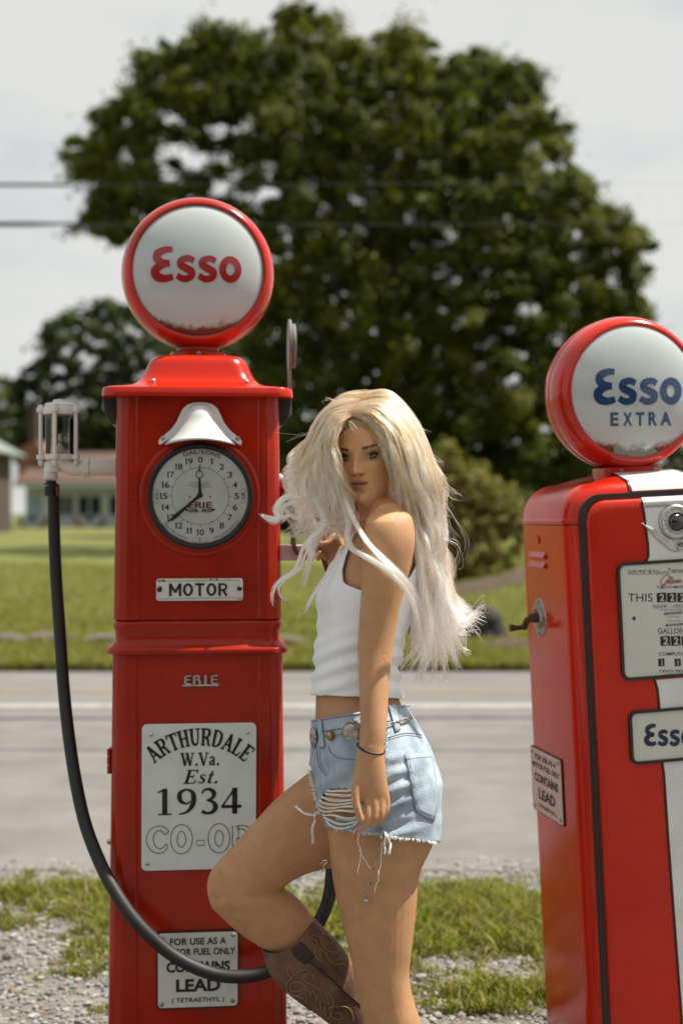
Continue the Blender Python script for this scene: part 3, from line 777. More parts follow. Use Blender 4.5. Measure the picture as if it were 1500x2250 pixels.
# sight glass on a side pipe (pump side, depth of the pump's middle)
SS = 3125/3.72
US = lambda px: (px - 435.0)/SS
ZS = lambda py: CAM_H - (py-1125)/SS
g = G(); g.tube([(-0.195, 0, ZS(1028)), (US(190), 0, ZS(1028))], 18.5/SS, 20)
pipe = g.obj('side_pipe', M['white_iron'], pump1)
g = G(); rings = []
for x in (186, 200):
    rings.append([Vector((US(x), 23.5/SS*math.cos(R(60*k+30)), ZS(1027)+23.5/SS*math.sin(R(60*k+30)))) for k in range(6)])
g.loft(rings); g.obj('pipe_nut', M['white_iron'], pipe, smooth=False, bevel=0.002)
g = G(); g.tube(catmull([(US(187), 0, ZS(1028)), (US(170), 0, ZS(1030)), (US(152), 0, ZS(1024)), (US(138), 0, ZS(1010))], 5), [17.5/SS, 18/SS] + [17/SS]*14, 16)
g.obj('elbow', M['white_iron'], pipe)
cx = US(136)
g = G(); g.lathe([(0.0005, 0), (33/SS, 0), (34/SS, 0.002), (34/SS, 0.011), (32/SS, 0.0135), (29/SS, 0.014)], 32, (cx, 0, ZS(1011)), 'z')
for k in range(5):
    a = R(72*k - 100); x, y = cx+41/SS*math.cos(a), 41/SS*math.sin(a)
    g.lathe([(0.0005, 0.0005), (0.0105, 0.0005), (0.0105, 0.0115), (0.0005, 0.0115)], 12, (x, y, ZS(1011)), 'z')
sg = g.obj('sight_gauge', M['white_iron'], pump1)
g = G(); g.lathe([(37/SS, 0), (37/SS, 0.014), (36/SS, 0.018), (33/SS, 0.0195), (33/SS, 0.026), (30/SS, 0.029), (15/SS, 0.032), (15/SS, 0.036), (13/SS, 0.0385), (4/SS, 0.0395), (0.0005, 0.041)], 32, (cx, 0, ZS(913)), 'z')
for k in range(5):
    a = R(72*k - 100); x, y = cx+41/SS*math.cos(a), 41/SS*math.sin(a)
    g.lathe([(0.0005, 0.006), (0.0105, 0.006), (0.0105, 0.017), (0.007, 0.018), (0.007, 0.024), (0.0005, 0.025)], 12, (x, y, ZS(913)), 'z')
g.obj('gauge_cap', M['white_iron'], sg)
for k in range(5):
    a = R(72*k - 100); x, y = cx+41/SS*math.cos(a), 41/SS*math.sin(a)
    g = G(); g.tube([(x, y, ZS(1024)), (x, y, ZS(905))], 4.2/SS, 8)
    g.lathe([(0.0005, -0.0), (0.0068, -0.0), (0.0068, 0.007), (0.0005, 0.007)], 6, (x, y, ZS(1020)), 'z')
    g.obj('tie_rod', M['white_iron'], sg)
g = G(); g.lathe([(31/SS, ZS(1000)), (31/SS, ZS(912))], 32, (cx, 0, 0), 'z'); g.obj('glass_cylinder', M['oldglass'], sg, angle=180)
g = G(); g.tube([(cx, 0, ZS(1000)), (cx, 0, ZS(955))], 4/SS, 8)
g.lathe([(0.0005, 0.0), (0.019, 0.002), (0.012, 0.012), (0.004, 0.03)], 16, (cx, 0, ZS(1000)), 'z')
g.obj('spinner_post', M['white_iron'], sg)
g = G()
for k in range(3):
    a = R(120*k + 20)
    pts = [(cx + r*math.cos(a + r*38), r*math.sin(a + r*38), ZS(957) + 0.004*math.sin(r*160)) for r in np.linspace(0.003, 0.029, 8)]
    g.tube(pts, 0.0014, 6)
g.tube([(cx-0.02, 0, ZS(975)), (cx-0.008, -0.012, ZS(968)), (cx+0.004, -0.016, ZS(974)), (cx+0.02, -0.006, ZS(975))], 0.0014, 6)
g.obj('spinner_vane', M['dark_metal'], sg)
hx = US(117)
g = G(); g.lathe([(18/SS, 0.0), (18/SS, 0.022), (17/SS, 0.026)], 20, (hx+3/SS, 0, ZS(1038)), 'z')
g.lathe([(14/SS, -0.010), (14/SS, 0.0)], 20, (hx, 0, ZS(1038)), 'z')
for k in range(3): g.lathe([(15.5/SS, -0.003*k-0.010), (17/SS, -0.003*k-0.0115), (15.5/SS, -0.003*k-0.013)], 20, (hx, 0, ZS(1038)), 'z')
g.obj('hose_socket', M['white_iron'], sg)
g = G(); g.lathe([(11.5/SS, 0.012), (11.5/SS, 0.004), (16/SS, 0.004), (16/SS, 0.0), (12.5/SS, 0.0)], 20, (hx, 0, ZS(1066)), 'z')
g.lathe([(13.5/SS, -0.003), (14.5/SS, -0.004), (14.8/SS, -0.026), (13/SS, -0.029), (11/SS, -0.029)], 8, (hx, 0, ZS(1066)), 'z')
g.obj('hose_coupling', M['black_trim'], pump1)

# hose: hangs from the gauge, loops across the front, up to the nozzle on the right
inv1 = (Matrix.Translation((-0.375, 3.72, 0)) @ Matrix.Rotation(R(5.75), 4, 'Z')).inverted()
hp = [(117.5, 1064, 3.757), (118, 1100, 3.757), (119.5, 1180, 3.756), (124, 1280, 3.745), (131, 1380, 3.72), (139, 1500, 3.69), (149, 1600, 3.65), (165, 1710, 3.60), (187, 1810, 3.55), (217, 1890, 3.50), (250, 1955, 3.46), (296, 2022, 3.435), (352, 2078, 3.43), (400, 2112, 3.43), (456, 2137, 3.43), (515, 2147, 3.43), (580, 2138, 3.44), (640, 2106, 3.45), (690, 2044, 3.46), (719, 1985, 3.47), (729, 1915, 3.49), (733, 1800, 3.51), (738, 1600, 3.54), (741, 1420, 3.56), (738, 1310, 3.57), (731, 1262, 3.57)]
hpts = catmull([inv1 @ P(*p) for p in hp], 6)
g = G(); g.tube(hpts, [0.0160]*len(hpts), 14); hose = g.obj('hose', M['black_rubber'], pump1, angle=180)
# coiled wire guard marks on the hose near the front
# nozzle in its holder on the right side
W1 = lambda px, py, Y: inv1 @ P(px, py, Y)
g = G(); g.tube([W1(731, 1262, 3.57), W1(722, 1225, 3.57), W1(706, 1190, 3.57), W1(690, 1160, 3.57)], [0.017, 0.02, 0.021, 0.018], 14)
nz_ = g.obj('nozzle', M['brown_iron'], pump1)
g = G(); g.tube([W1(692, 1163, 3.57), W1(672, 1120, 3.58), W1(652, 1083, 3.60), W1(612, 1047, 3.62)], [0.0105, 0.010, 0.0095, 0.0095], 12); g.obj('spout', M['white_enamel'], nz_)
g = G(); g.tube(catmull([W1(690, 1205, 3.57), W1(652, 1215, 3.57), W1(640, 1160, 3.57), W1(626, 1140, 3.58), W1(612, 1140, 3.59)], 5), 0.0055, 8); g.obj('lever_guard', M['brown_iron'], nz_)
def wbox(px0, px1, py0, py1, Y0, Y1):
    g = G(); a = W1(px0, py1, Y0); b = W1(px1, py0, Y1)
    g.box(a.x, b.x, min(a.y, b.y), max(a.y, b.y), a.z, b.z); return g
M['pale_pink'] = mat('pink_sun_reflection', (0.52, 0.30, 0.31), 0.35, var=0.2, vscale=20)  # pale pink puts sunlight reflecting off the holder into its colour
wbox(608, 686, 1196, 1232, 3.575, 3.66).obj('nozzle_holder', M['pale_pink'], pump1, bevel=0.004)
g = G(); g.tube(catmull([W1(612, 1120, 3.62), W1(636, 1140, 3.60), W1(643, 1165, 3.60), W1(641, 1197, 3.61)], 5), 0.004, 8); g.obj('holder_strap', M['brown_iron'], pump1)
g = G(); g.tube([W1(608, 1068, 3.62), W1(652, 1092, 3.60)], [0.016, 0.010], 12); g.obj('holder_hook', M['red'], pump1)

# paddle arm behind the roof's right end
g = G()
pc = inv1 @ P(640, 760, 3.86)
def paddle(x0, x1, h):
    ring0 = []; ring1 = []
    outl2 = [(0, 0.016), (0.030*1, 0.016)]
    pts = []
    for k in range(20):
        a = R(-60 + 300*k/19); pts.append((0.062*math.cos(a+R(90)-R(90)), 0.062*math.sin(a)))
    poly = [(0.012*s, z) for s, z in ()]
    zc = pc.z + 0.0
    loop = [(math.sin(R(t))*0.062, zc + math.cos(R(t))*0.072) for t in np.linspace(-158, 158, 22)] + [(0.014, zc-0.10), (0.014, zc-0.19), (-0.014, zc-0.19), (-0.014, zc-0.10)]
    a = [Vector((x0, pc.y + l, z)) for l, z in loop]; b = [Vector((x1, pc.y + l, z)) for l, z in loop]
    g.loft([a, b])
paddle(pc.x-0.009, pc.x-0.001, 0)
arm = g.obj('paddle_arm', M['grey_metal'], pump1, bevel=0.0015)
g = G(); g.lathe([(0.0005, 0.0), (0.058, 0.0), (0.060, 0.002), (0.060, 0.009), (0.058, 0.011), (0.0005, 0.011)], 32, (pc.x-0.0005, pc.y, pc.z), 'x'); g.obj('paddle_disc', M['grey_metal'], arm)
# ================================================================== right pump (computer-face)
HW2, HD2 = 0.254, 0.20
P2M = Matrix.Translation((0.831, 3.70, 0)) @ Matrix.Rotation(R(11.0), 4, 'Z') @ Matrix.Rotation(R(-2.9), 4, 'Y')
pump2 = empty('gas_pump')
pump2.matrix_world = P2M
tag(pump2, 'red and white gas pump with counter display and blue-lettered globe', 'gas pump', 'vintage red gas pumps')
inv2 = P2M.inverted()
co2 = inv2 @ Vector((0, 0, CAM_H))
def on2(px, py, plane='front', off=0.0):
    d = inv2.to_3x3() @ (P(px, py, 1.0) - Vector((0, 0, CAM_H)))
    t = (-HD2 - off - co2.y)/d.y if plane == 'front' else (-HW2 - off - co2.x)/d.x
    return co2 + d*t
TOP2 = (inv2 @ P(1400, 1057, 3.62)).z
SEAM = on2(1260, 1153).z
def shell_w(z):        # half width: square below, rounded shoulders above
    h0 = TOP2 - 0.085
    if z <= h0: return HW2
    t = min(1, (z-h0)/0.085); return HW2 - 0.062*(1 - math.sqrt(max(0, 1-t*t)))
# main body: loft along z, plan = rounded rect; domed top
g = G(); rings = []
zs = [0.0, 0.3, 0.6, 0.9, SEAM-0.002, SEAM-0.002, SEAM+0.001]
for z in zs[:5]: rings.append(rrect(HW2, HD2, 0.055, z, 8))
g.loft(rings)
body2 = g.obj('body', M['red2'], pump2)
g = G(); rings = []
rad = 0.085; zc = TOP2 - rad
rings.append(rrect(HW2+0.001, HD2+0.001, 0.055, SEAM, 8)); rings.append(rrect(HW2+0.004, HD2+0.001, 0.055, SEAM+0.004, 8)); rings.append(rrect(HW2+0.004, HD2+0.001, 0.055, SEAM+0.010, 8)); rings.append(rrect(HW2+0.0005, HD2+0.001, 0.055, SEAM+0.014, 8))
for k in range(0, 11):
    a = R(9*k); ins = rad*(1-math.cos(a)); rings.append(rrect(HW2-ins*1.0, HD2-ins*0.42, 0.055, zc + rad*math.sin(a), 8))
zt = rings[-1][0].z
for s, dz in ((0.8, 0.010), (0.5, 0.020), (0.2, 0.024)): rings.append(rrect((HW2-rad)*s, (HD2-rad*.42)*s, 0.05*s, zt+dz, 8))
g.loft(rings)
hood2 = g.obj('hood', M['red2'], pump2, angle=45)

# front door: proud bulged panel with black gasket round it
ga0 = on2(1281, 1300).x            # gasket line, local x
gtop = on2(1400, 1089).z
XD = -ga0 - 0.008
def door_ring(hx, zt_, zb_, r, y, n=8):
    return [Vector((x, y, z)) for x, z in rpoly(-hx, hx, zb_, zt_, r, n)]
g = G(); g.loft([door_ring(XD+0.010, gtop+0.008, 0.10, 0.055, -HD2+0.004), door_ring(XD+0.010, gtop+0.008, 0.10, 0.055, -HD2-0.006), door_ring(XD-0.004, gtop-0.004, 0.11, 0.05, -HD2-0.006), door_ring(XD-0.004, gtop-0.004, 0.11, 0.05, -HD2+0.002)], False, False)
g.obj('gasket', M['black_rubber'], pump2)
g = G(); DO = 0.016
rings = [door_ring(XD-0.004, gtop-0.005, 0.11, 0.050, -HD2), ]
for k in range(7):
    a = R(15*k); ins = 0.022*(1-math.sin(a)); out = DO*math.sin(a) if k else 0.0
    ins = 0.024*(1-math.cos(a)); out = 0.002 + (DO-0.002)*math.sin(a)
    rings.append(door_ring(XD-0.005-ins, gtop-0.006-ins, 0.112+ins, max(0.02, 0.050-ins), -HD2-out))
g.loft(rings, False, True)
door2 = g.obj('door', M['red2'], pump2, angle=45)

DF = HD2 + DO                       # door face plane
def F2(px, py, lift=0.0):
    p = on2(px, py, 'front', DO); return (p.x, -DF-lift, p.z)
def F2s(px, py, lift=0.0):
    p = on2(px, py, 'side', 0); return (-HW2-lift, p.y, p.z)
# axis (local x=0); white stripe panels with black outline
def stripe(name, pts, z_over=None):
    left = [(F2(x, y)[0], F2(x, y)[2]) for x, y in pts]
    return left
s_top = [(1412, 1104), (1416, 1125), (1420, 1160), (1425, 1195), (1426, 1222), (1420, 1236)]
s_mid = [(1440, 1494), (1446, 1515), (1449, 1545), (1450, 1558)]
s_low = [(1456, 1672), (1460, 1700), (1470, 1850), (1485, 2050), (1500, 2250), (1512, 2420)]
def stripe_panel(pts, name='white_stripe'):
    L_ = [F2(x, y) for x, y in pts]
    poly = [(p[0], p[2]) for p in L_] + [(-p[0], p[2]) for p in L_[::-1]]
    g = G(); g.prism(poly, -DF+0.004, -DF-0.0018); o = g.obj(name, M['white_enamel'], door2, smooth=False)
    for sg_ in (1, -1):
        g = G(); w0 = 0.0055
        poly = [(sg_*p[0], p[2]) for p in L_] + [(sg_*(p[0]-w0), p[2]) for p in L_[::-1]]
        g.prism(poly, -DF+0.004, -DF-0.0022)
        g.obj('stripe_edge', M['black_trim'], o, smooth=False)
    return o
stripe_panel(s_top); stripe_panel(s_mid); stripe_panel(s_low)
# rolled white top lip of the door and white strip over the hood
def hood_pt(x, t):
    """t 0..1 over the hood front edge up to its crown"""
    a = R(90*t); ins = rad*(1-math.cos(a))
    y = -(HD2-ins*0.42) - 0.0025; z = zc + rad*math.sin(a) + 0.0025*math.sin(a)
    return Vector((x, y, z))
g = G(); rows = []
xw = abs(on2(1391, 1075).x)
for k in range(13):
    t = k/12; a0 = max(0, (gtop+0.010-zc)/rad)
    tt = math.asin(min(1, a0))/R(90); t = tt + (1-tt)*t
    rows.append([hood_pt(x, t) for x in np.linspace(-xw, xw, 9)])
zt_ = rows[-1][0].z
for s_, dz in ((0.75, 0.0115), (0.5, 0.0205), (0.2, 0.0245), (-0.2, 0.0245), (-0.5, 0.0205), (-.75, .0115)):
    rows.append([Vector((x, -(HD2-rad*.42)*s_, zt_+dz-0.0005)) for x in np.linspace(-xw, xw, 9)])
vs_ = [p for r_ in rows for p in r_]; fs_ = [(i*9+j, i*9+j+1, (i+1)*9+j+1, (i+1)*9+j) for i in range(len(rows)-1) for j in range(8)]
g.add(vs_, fs_); g.obj('white_stripe', M['white_enamel'], hood2, angle=180)
for sg_ in (1, -1):
    g = G()
    rws = [[p + Vector((0, -0.0003, 0.0006)) for p in (Vector((sg_*xw, r_[0].y, r_[0].z)), Vector((sg_*(xw+0.006), r_[0].y, r_[0].z)))] for r_ in rows]
    v2 = [p for r_ in rws for p in r_]; g.add(v2, [(2*i, 2*i+1, 2*i+3, 2*i+2) for i in range(len(rws)-1)])
    g.obj('stripe_edge', M['black_trim'], hood2, angle=180)
g = G()
rws = []
x5 = abs(F2(1412, 1104)[0])
for k in range(6):
    a = R(18*k); ins = 0.024*(1-math.cos(R(90-18*k))) ; 
for k in range(7):
    a = R(15*k); ins = 0.024*(1-math.cos(a)); out = 0.002 + (DO-0.002)*math.sin(a)
    rws.append([Vector((x, -HD2-out-0.002*math.sin(a)-0.0006, gtop-0.006-ins+0.0016*math.cos(a))) for x in np.linspace(-x5, x5, 7)])
zl = F2(1412, 1103)[2]
rws.append([Vector((x, -DF-0.0018, zl-0.001)) for x in np.linspace(-x5, x5, 7)])
v2 = [p for r_ in rws for p in r_]; g.add(v2, [(i*7+j, i*7+j+1, (i+1)*7+j+1, (i+1)*7+j) for i in range(len(rws)-1) for j in range(6)])
g.obj('white_lip', M['white_enamel'], door2, angle=180)

# display window
def frame_plate(name, x0, x1, z0, z1, r, wd, th, mface, parent):
    g = G(); n = 6
    o_ = rpoly(x0, x1, z0, z1, r, n); i_ = rpoly(x0+wd, x1-wd, z0+wd, z1-wd, max(0.004, r-wd), n)
    A = [Vector((x, -DF+0.003, z)) for x, z in o_]; B = [Vector((x, -DF-th, z)) for x, z in o_]
    C_ = [Vector((x, -DF-th, z)) for x, z in i_]; D_ = [Vector((x, -DF-th*0.35, z)) for x, z in i_]
    g.loft([A, B, C_, D_], False, False); fr = g.obj(name, M['black_rubber'], parent, smooth=True, angle=30)
    g = G(); g.prism(i_, -DF-0.0005, -DF-0.0030); fc = g.obj('face', mface, fr, smooth=False)
    return fr
xl = F2(1353, 1250)[0]; zt2 = F2(1400, 1234)[2]; zb2 = F2(1400, 1494)[2]
disp = frame_plate('display', xl, -xl, zb2, zt2, 0.022, 0.0075, 0.007, M['display'], pump2)
xs0 = F2(1381, 1610)[0]; zs1 = F2(1450, 1557)[2]; zs0 = F2(1450, 1675)[2]
sign2 = frame_plate('brand_sign', xs0, -xs0, zs0, zs1, 0.020, 0.007, 0.008, M['display'], pump2)
LI = 0.0038
geos = [sans('GLASS MUST BE FULL', 1377, 1449, 1252, 1260, 0.0), stroke_geo([(1377, 1262), (1450, 1261.5)], 0.6), sans('BEFORE', 1475, 1501, 1251, 1259, 0.0),
        stroke_geo([(1450, 1257), (1466, 1256), (1469, 1250)], 1.0), stroke_geo([(1450, 1260), (1469, 1259), (1472, 1250)], 0.8), stroke_geo([(1465, 1252), (1469, 1248), (1473, 1252)], 0.9),
        sans('CALCO-METER', 1441, 1507, 1287, 1292.5, 0.012), sans('THIS', 1378, 1432, 1304, 1322, 0.0),
        sans('DOLLARS', 1432, 1464, 1329, 1334), sans('CENTS', 1477, 1501, 1328.5, 1333.5), stroke_geo([(1432, 1336), (1464, 1336)], 0.5), stroke_geo([(1471, 1335.5), (1503, 1335.5)], 0.5),
        sans('STATE & FEDERAL TAX INCLUDED', 1447, 1513, 1339, 1341.3), sans('TOTAL SALES', 1468, 1490, 1354, 1356.6), sans('TOTAL GALLONS', 1466, 1494, 1363, 1365.6),
        sans('GALLONS', 1444, 1508, 1380, 1392.5, 0.0), sans('COMPUTER', 1445, 1509, 1433, 1440.5, 0.005), sans('CENTS PER GAL.', 1447, 1524, 1471.5, 1477.5, 0.005), sans('STATE & FEDERAL TAX', 1460, 1514, 1480, 1482.3)]
geos.append((np.array(ell(1391.3, 1359, 3.6, 4.6, 14)), [tuple(range(14))]))
lettering('display_print', merge(geos), F2, M['ink_grey'], disp, LI)
sc = cm2([(1469, 1263), (1461, 1264), (1452, 1272), (1450, 1282), (1455, 1286), (1461, 1279), (1463, 1274), (1459, 1284), (1450, 1296)], 5)
geos = [stroke_geo(sc, 1.5)]
xx = 1463
for ch, w_, h_ in (('i', 3, 8), ('l', 4, 16), ('l', 4, 16), ('b', 5, 15), ('a', 6, 7), ('r', 5, 7), ('c', 5, 7), ('o', 5, 7)):
    yb = 1283 - (xx-1463)*0.12
    if ch in 'il': pts = [(xx, yb-2), (xx+w_*0.8, yb-h_), (xx+w_*0.5, yb-h_*0.8), (xx+w_*0.4, yb-1), (xx+w_, yb-1)]
    else: pts = [(xx, yb-1), (xx+w_*0.4, yb-h_*0.95), (xx+w_*0.8, yb-h_*0.6), (xx+w_*0.4, yb), (xx+w_, yb-1)]
    geos.append(stroke_geo(cm2(pts, 4), 1.1)); xx += w_*0.86
lettering('maker_script', merge(geos), F2, M['ink_red'], disp, LI+0.0004)
wins = [(1442, 1461, 1302, 1323.5), (1464.5, 1483, 1302, 1323.5), (1487, 1506, 1302, 1323.5), (1450, 1469.5, 1397, 1419), (1473, 1492, 1397, 1419), (1496, 1515, 1397, 1419), (1445, 1457.5, 1447, 1464), (1481, 1493, 1447, 1464)]
digs = '22222221'
for x0, x1, y0, y1 in wins + [(1458, 1496, 1344, 1350.5), (1461, 1499, 1369.5, 1376)]:
    g = G(); a = F2(x0, y1); b = F2(x1, y0); g.box(a[0], b[0], -DF-0.0028, -DF-LI-0.0006, a[2], b[2])
    g.obj('counter_window', M['black_trim'], disp, smooth=False)
geos = [sans(d, x0+5 if d != '1' else x0+5, x1-4 if d != '1' else x1-5, y0+3, y1-3, 0.03) for d, (x0, x1, y0, y1) in zip(digs, wins)]
geos += [sans('00000', 1461, 1493, 1345.3, 1349.3), sans('00000', 1464, 1496, 1370.8, 1374.8)]
geos.append((np.array(ell(1462.8, 1314.5, 1.0, 1.3, 8)), [tuple(range(8))]))
lettering('counter_digits', merge(geos), F2, M['counter_digit'], disp, LI+0.0014)
lettering('lettering', esso_word(1413, 1521, 1590, 1640), F2, M['navy'], sign2, LI)

# medallion with wings
mc = Vector((0.012, -DF, F2(1490, 1146)[2]))
g = G(); g.lathe([(0.043, -0.002), (0.043, 0.006), (0.040, 0.010), (0.037, 0.011), (0.034, 0.0095), (0.028, 0.0095), (0.0265, 0.012), (0.023, 0.012), (0.0215, 0.008)], 48, mc, 'y')
med = g.obj('medallion', M['chrome'], pump2, angle=50)
g = G(); g.lathe([(0.0225, 0.006), (0.018, 0.0135), (0.010, 0.018), (0.0005, 0.0195)], 32, mc, 'y'); g.obj('jewel', mat('black_glass_jewel', (0.006, 0.006, 0.007), 0.05, coat=1.0), med, angle=180)
geos = []
for k in range(18):
    a = R(20*k); ch = 'ESSOEXTRAESSOEXTRA'[k]
    V_, F_ = text_geo(ch, 0.0); V_ = (V_ - V_.mean(0))*0.0062
    ca, sa = math.cos(-a), math.sin(-a)
    V_ = np.stack([V_[:, 0]*ca - V_[:, 1]*sa + 0.031*math.sin(a), V_[:, 0]*sa + V_[:, 1]*ca + 0.031*math.cos(a)], 1); geos.append((V_, F_))
V_, F_ = merge(geos)
mesh_obj('ring_letters', [(mc.x+x, -DF-0.0105, mc.z+y) for x, y in V_], F_, M['grey_metal'], med, smooth=False)
wt = F2(1406, 1148); wb = F2(1492, 1209)
zb_ = wb[2]; zt3 = wt[2]; wl_ = wt[0]-mc.x
for sg_ in (1, -1):
    g = G()
    out_ = [(mc.x+sg_*wl_, zt3), (mc.x+sg_*wl_*0.55, zt3-(zt3-zb_)*0.30), (mc.x, zb_+0.018), (mc.x, zb_-0.004), (mc.x+sg_*wl_*0.20, zb_+0.002), (mc.x+sg_*wl_*0.55, zt3-(zt3-zb_)*0.60)]
    g.prism(out_, -DF+0.002, -DF-0.007); g.obj('wing', M['chrome'], med, smooth=False, bevel=0.003)
lettering('emblem_letter', sans('e', 1487, 1498, 1191, 1201, 0.01), F2, M['black_ink'], med, 0.0082)

# left side: louvres, embossed tab, crank, warning plate
for py in (1222, 1243):
    g = G()
    a, b = F2s(1165, py), F2s(1199, py-3)
    y0, y1 = min(a[1], b[1]), max(a[1], b[1]); z = (a[2]+b[2])/2
    g.add([(-HW2, y0, z+0.010), (-HW2, y1, z+0.010), (-HW2-0.009, y1, z-0.004), (-HW2-0.009, y0, z-0.004), (-HW2, y0, z-0.010), (-HW2, y1, z-0.010)], [(0,1,2,3),(3,2,5,4),(0,3,4),(1,5,2)])
    g.obj('louvre', M['red2'], body2, smooth=False, bevel=0.002)
c_ = F2s(1181, 1186)
g = G(); g.tube([(-HW2-0.0005, c_[1]+0.012, c_[2]+0.010), (-HW2-0.0015, c_[1]-0.008, c_[2]+0.010), (-HW2-0.0015, c_[1]-0.014, c_[2]), (-HW2-0.0015, c_[1]-0.008, c_[2]-0.010)], 0.0018, 6); g.obj('embossed_tab', M['red2'], body2)
c_ = Vector(F2s(1186, 1357))
g = G(); g.lathe([(0.0005, -0.006), (0.020, -0.006), (0.022, -0.010), (0.027, -0.010), (0.030, -0.004), (0.048, -0.003), (0.051, 0.0)], 36, c_, 'x')
crk = g.obj('crank', M['steel'], pump2, angle=40)
for k in range(4):
    a = R(90*k); g = G(); g.lathe([(0.0005, -0.0005), (0.0048, 0.0)], 10, (c_.x-0.0036, c_.y+0.040*math.cos(a), c_.z+0.040*math.sin(a)), 'x'); g.obj('plate_hole', M['black_ink'], crk)
g = G(); g.tube([(c_.x-0.004, c_.y, c_.z), (c_.x-0.030, c_.y, c_.z)], [0.013, 0.011], 14)
g.tube(catmull([(c_.x-0.026, c_.y, c_.z), (c_.x-0.034, c_.y+0.008, c_.z-0.006), (c_.x-0.036, c_.y+0.02, c_.z-0.022), (c_.x-0.040, c_.y+0.022, c_.z-0.026)], 4), 0.008, 10); g.obj('crank_arm', M['brown_iron'], crk)
g = G(); g.tube([(c_.x-0.036, c_.y+0.022, c_.z-0.024), (c_.x-0.055, c_.y+0.022, c_.z-0.025), (c_.x-0.076, c_.y+0.022, c_.z-0.024)], [0.0075, 0.0065, 0.0105], 12); g.obj('crank_grip', M['brown_iron'], crk)
# side warning plate, defined on the side plane
ca_, cb_ = F2s(1172, 1729), F2s(1238, 1729)
yc, hwid = (ca_[1]+cb_[1])/2, abs(ca_[1]-cb_[1])/2
za, zb3 = F2s(1205, 1655)[2], F2s(1205, 1795)[2]
def side_plate(name, inset, th, m_, parent):
    g = G(); pl = rpoly(yc-hwid+inset, yc+hwid-inset, zb3+inset, za-inset, 0.009)
    a = [Vector((-HW2+0.001, y, z)) for y, z in pl]; b = [Vector((-HW2-th, y, z)) for y, z in pl]
    g.loft([a, b]); return g.obj(name, m_, parent, smooth=False)
sp2 = side_plate('warning_plate', 0.0, 0.004, M['black_trim'], pump2)
side_plate('plate_face', 0.003, 0.0052, M['pinkplate'], sp2)
def FS(x, y, lift=0.0):     # x 344..525, y 2045..2216 of the same plate layout
    return (-HW2-lift, yc + hwid - (x-344.5)/180.5*2*hwid, za - (y-2045.5)/170.5*(za-zb3))
lettering('lettering', merge([sans(*a) for a in wl]), FS, M['black_ink'], sp2, 0.006)
for px, py in ((357, 2060), (512, 2056), (356, 2204), (511, 2201)): screw(sp2, FS(px, py, 0.0055), 0.006, 'x')

# globe
gz2 = (inv2 @ P(1380, 866, 3.70))
GZ2 = gz2.z; GX2 = -0.020
g = G(); g.lathe(bandp, 72, (GX2, 0, GZ2), 'y'); globe2 = g.obj('globe', M['redglobe'], pump2, angle=60)
LR2 = 0.170
Mlens2 = mossy(M['lens'].copy(), 0.0, LR2, 0.085, 28.0)
l1 = make_lens(globe2, GZ2, 0.078, LR2, 0.040, Mlens2); l1.location.x = GX2
l2_ = make_lens(globe2, GZ2, 0.078, LR2, 0.040, Mlens2); l2_.location.x = GX2; l2_.rotation_euler = (0, 0, math.pi)
g = G(); g.lathe([(0.1680, 0.0795), (0.1695, 0.082), (0.1715, 0.0815), (0.1710, 0.079)], 64, (GX2, 0, GZ2), 'y'); g.obj('lens_gasket', M['black_trim'], globe2)
fl2 = lens_fn(LR2, 0.040)
def FG2(px, py, lift=0.0):
    d = inv2.to_3x3() @ (P(px, py, 1.0) - Vector((0, 0, CAM_H)))
    y = -0.105
    for _ in range(4):
        p = co2 + d*((y-co2.y)/d.y); y = -0.078 - fl2(min(LR2, math.hypot(p.x-GX2, p.z-GZ2)))
    return (p.x, y-lift, p.z)
lettering('lettering', esso_word(1303, 1497, 809, 890), FG2, M['esso_blue'], globe2, 0.0012)
geos = [sans(ch, *bx_, 0.03) for ch, bx_ in (('E', (1340, 1358, 906, 936)), ('X', (1368, 1388, 906, 936)), ('T', (1396, 1415, 905.5, 935.5)), ('R', (1424, 1443, 905, 935)), ('A', (1450, 1474, 905, 935)))]
lettering('grade_lettering', merge(geos), FG2, M['esso_blue'], globe2, 0.0012)
zcol = zt + 0.022
g = G(); g.loft([rrect(0.075, 0.06, 0.02, zcol-0.008, 5, GX2), rrect(0.075, 0.06, 0.02, zcol+0.016, 5, GX2)]); g.lathe([(0.052, 0.012), (0.052, 0.05)], 28, (GX2, 0, zcol), 'z')
col2_ = g.obj('globe_collar', M['red2'], pump2, bevel=0.002)
for x in (-0.035, 0.055): screw(col2_, (GX2+x, -0.061, zcol+0.006), 0.006)
# ================================================================== ground, road, lawn
def lawn_z(x, y):
    x = np.asarray(x, float); y = np.asarray(y, float)
    s = smooth((y-12.6)/20.0)*0.42 + 0.10*smooth((y-12.6)/1.2)
    bank = 0.55*smooth((x-0.9)/3.5)*smooth((y-13.2)/6.0)*(1-0.3*smooth((y-22)/20))
    return s + bank + 0.02*np.sin(x*1.7+y*0.9)*smooth((y-13)/2)
M['gravel_base'] = mat('pale_gravel', (0.180, 0.172, 0.160), 0.9, col2=(0.112, 0.100, 0.084), vscale=2.2, detail=10, bump=0.9, bscale=70, lo=0.4, hi=0.7)
M['asphalt'] = mat('sun_bleached_asphalt', (0.163, 0.160, 0.156), 0.85, col2=(0.122, 0.118, 0.113), vscale=1.3, detail=10, bump=0.4, bscale=150, stretch=(0.35, 1.0, 1.0))
M['shoulder'] = mat('fine_chip_shoulder', (0.170, 0.166, 0.160), 0.9, col2=(0.124, 0.118, 0.112), vscale=2.2, detail=10, bump=0.7, bscale=110)
M['line_white'] = mat('worn_white_line', (0.31, 0.305, 0.295), 0.7, col2=(0.21, 0.205, 0.195), vscale=9, detail=8)
M['line_yellow'] = mat('worn_yellow_line', (0.240, 0.160, 0.080), 0.7, col2=(0.160, 0.148, 0.132), vscale=7, detail=8)
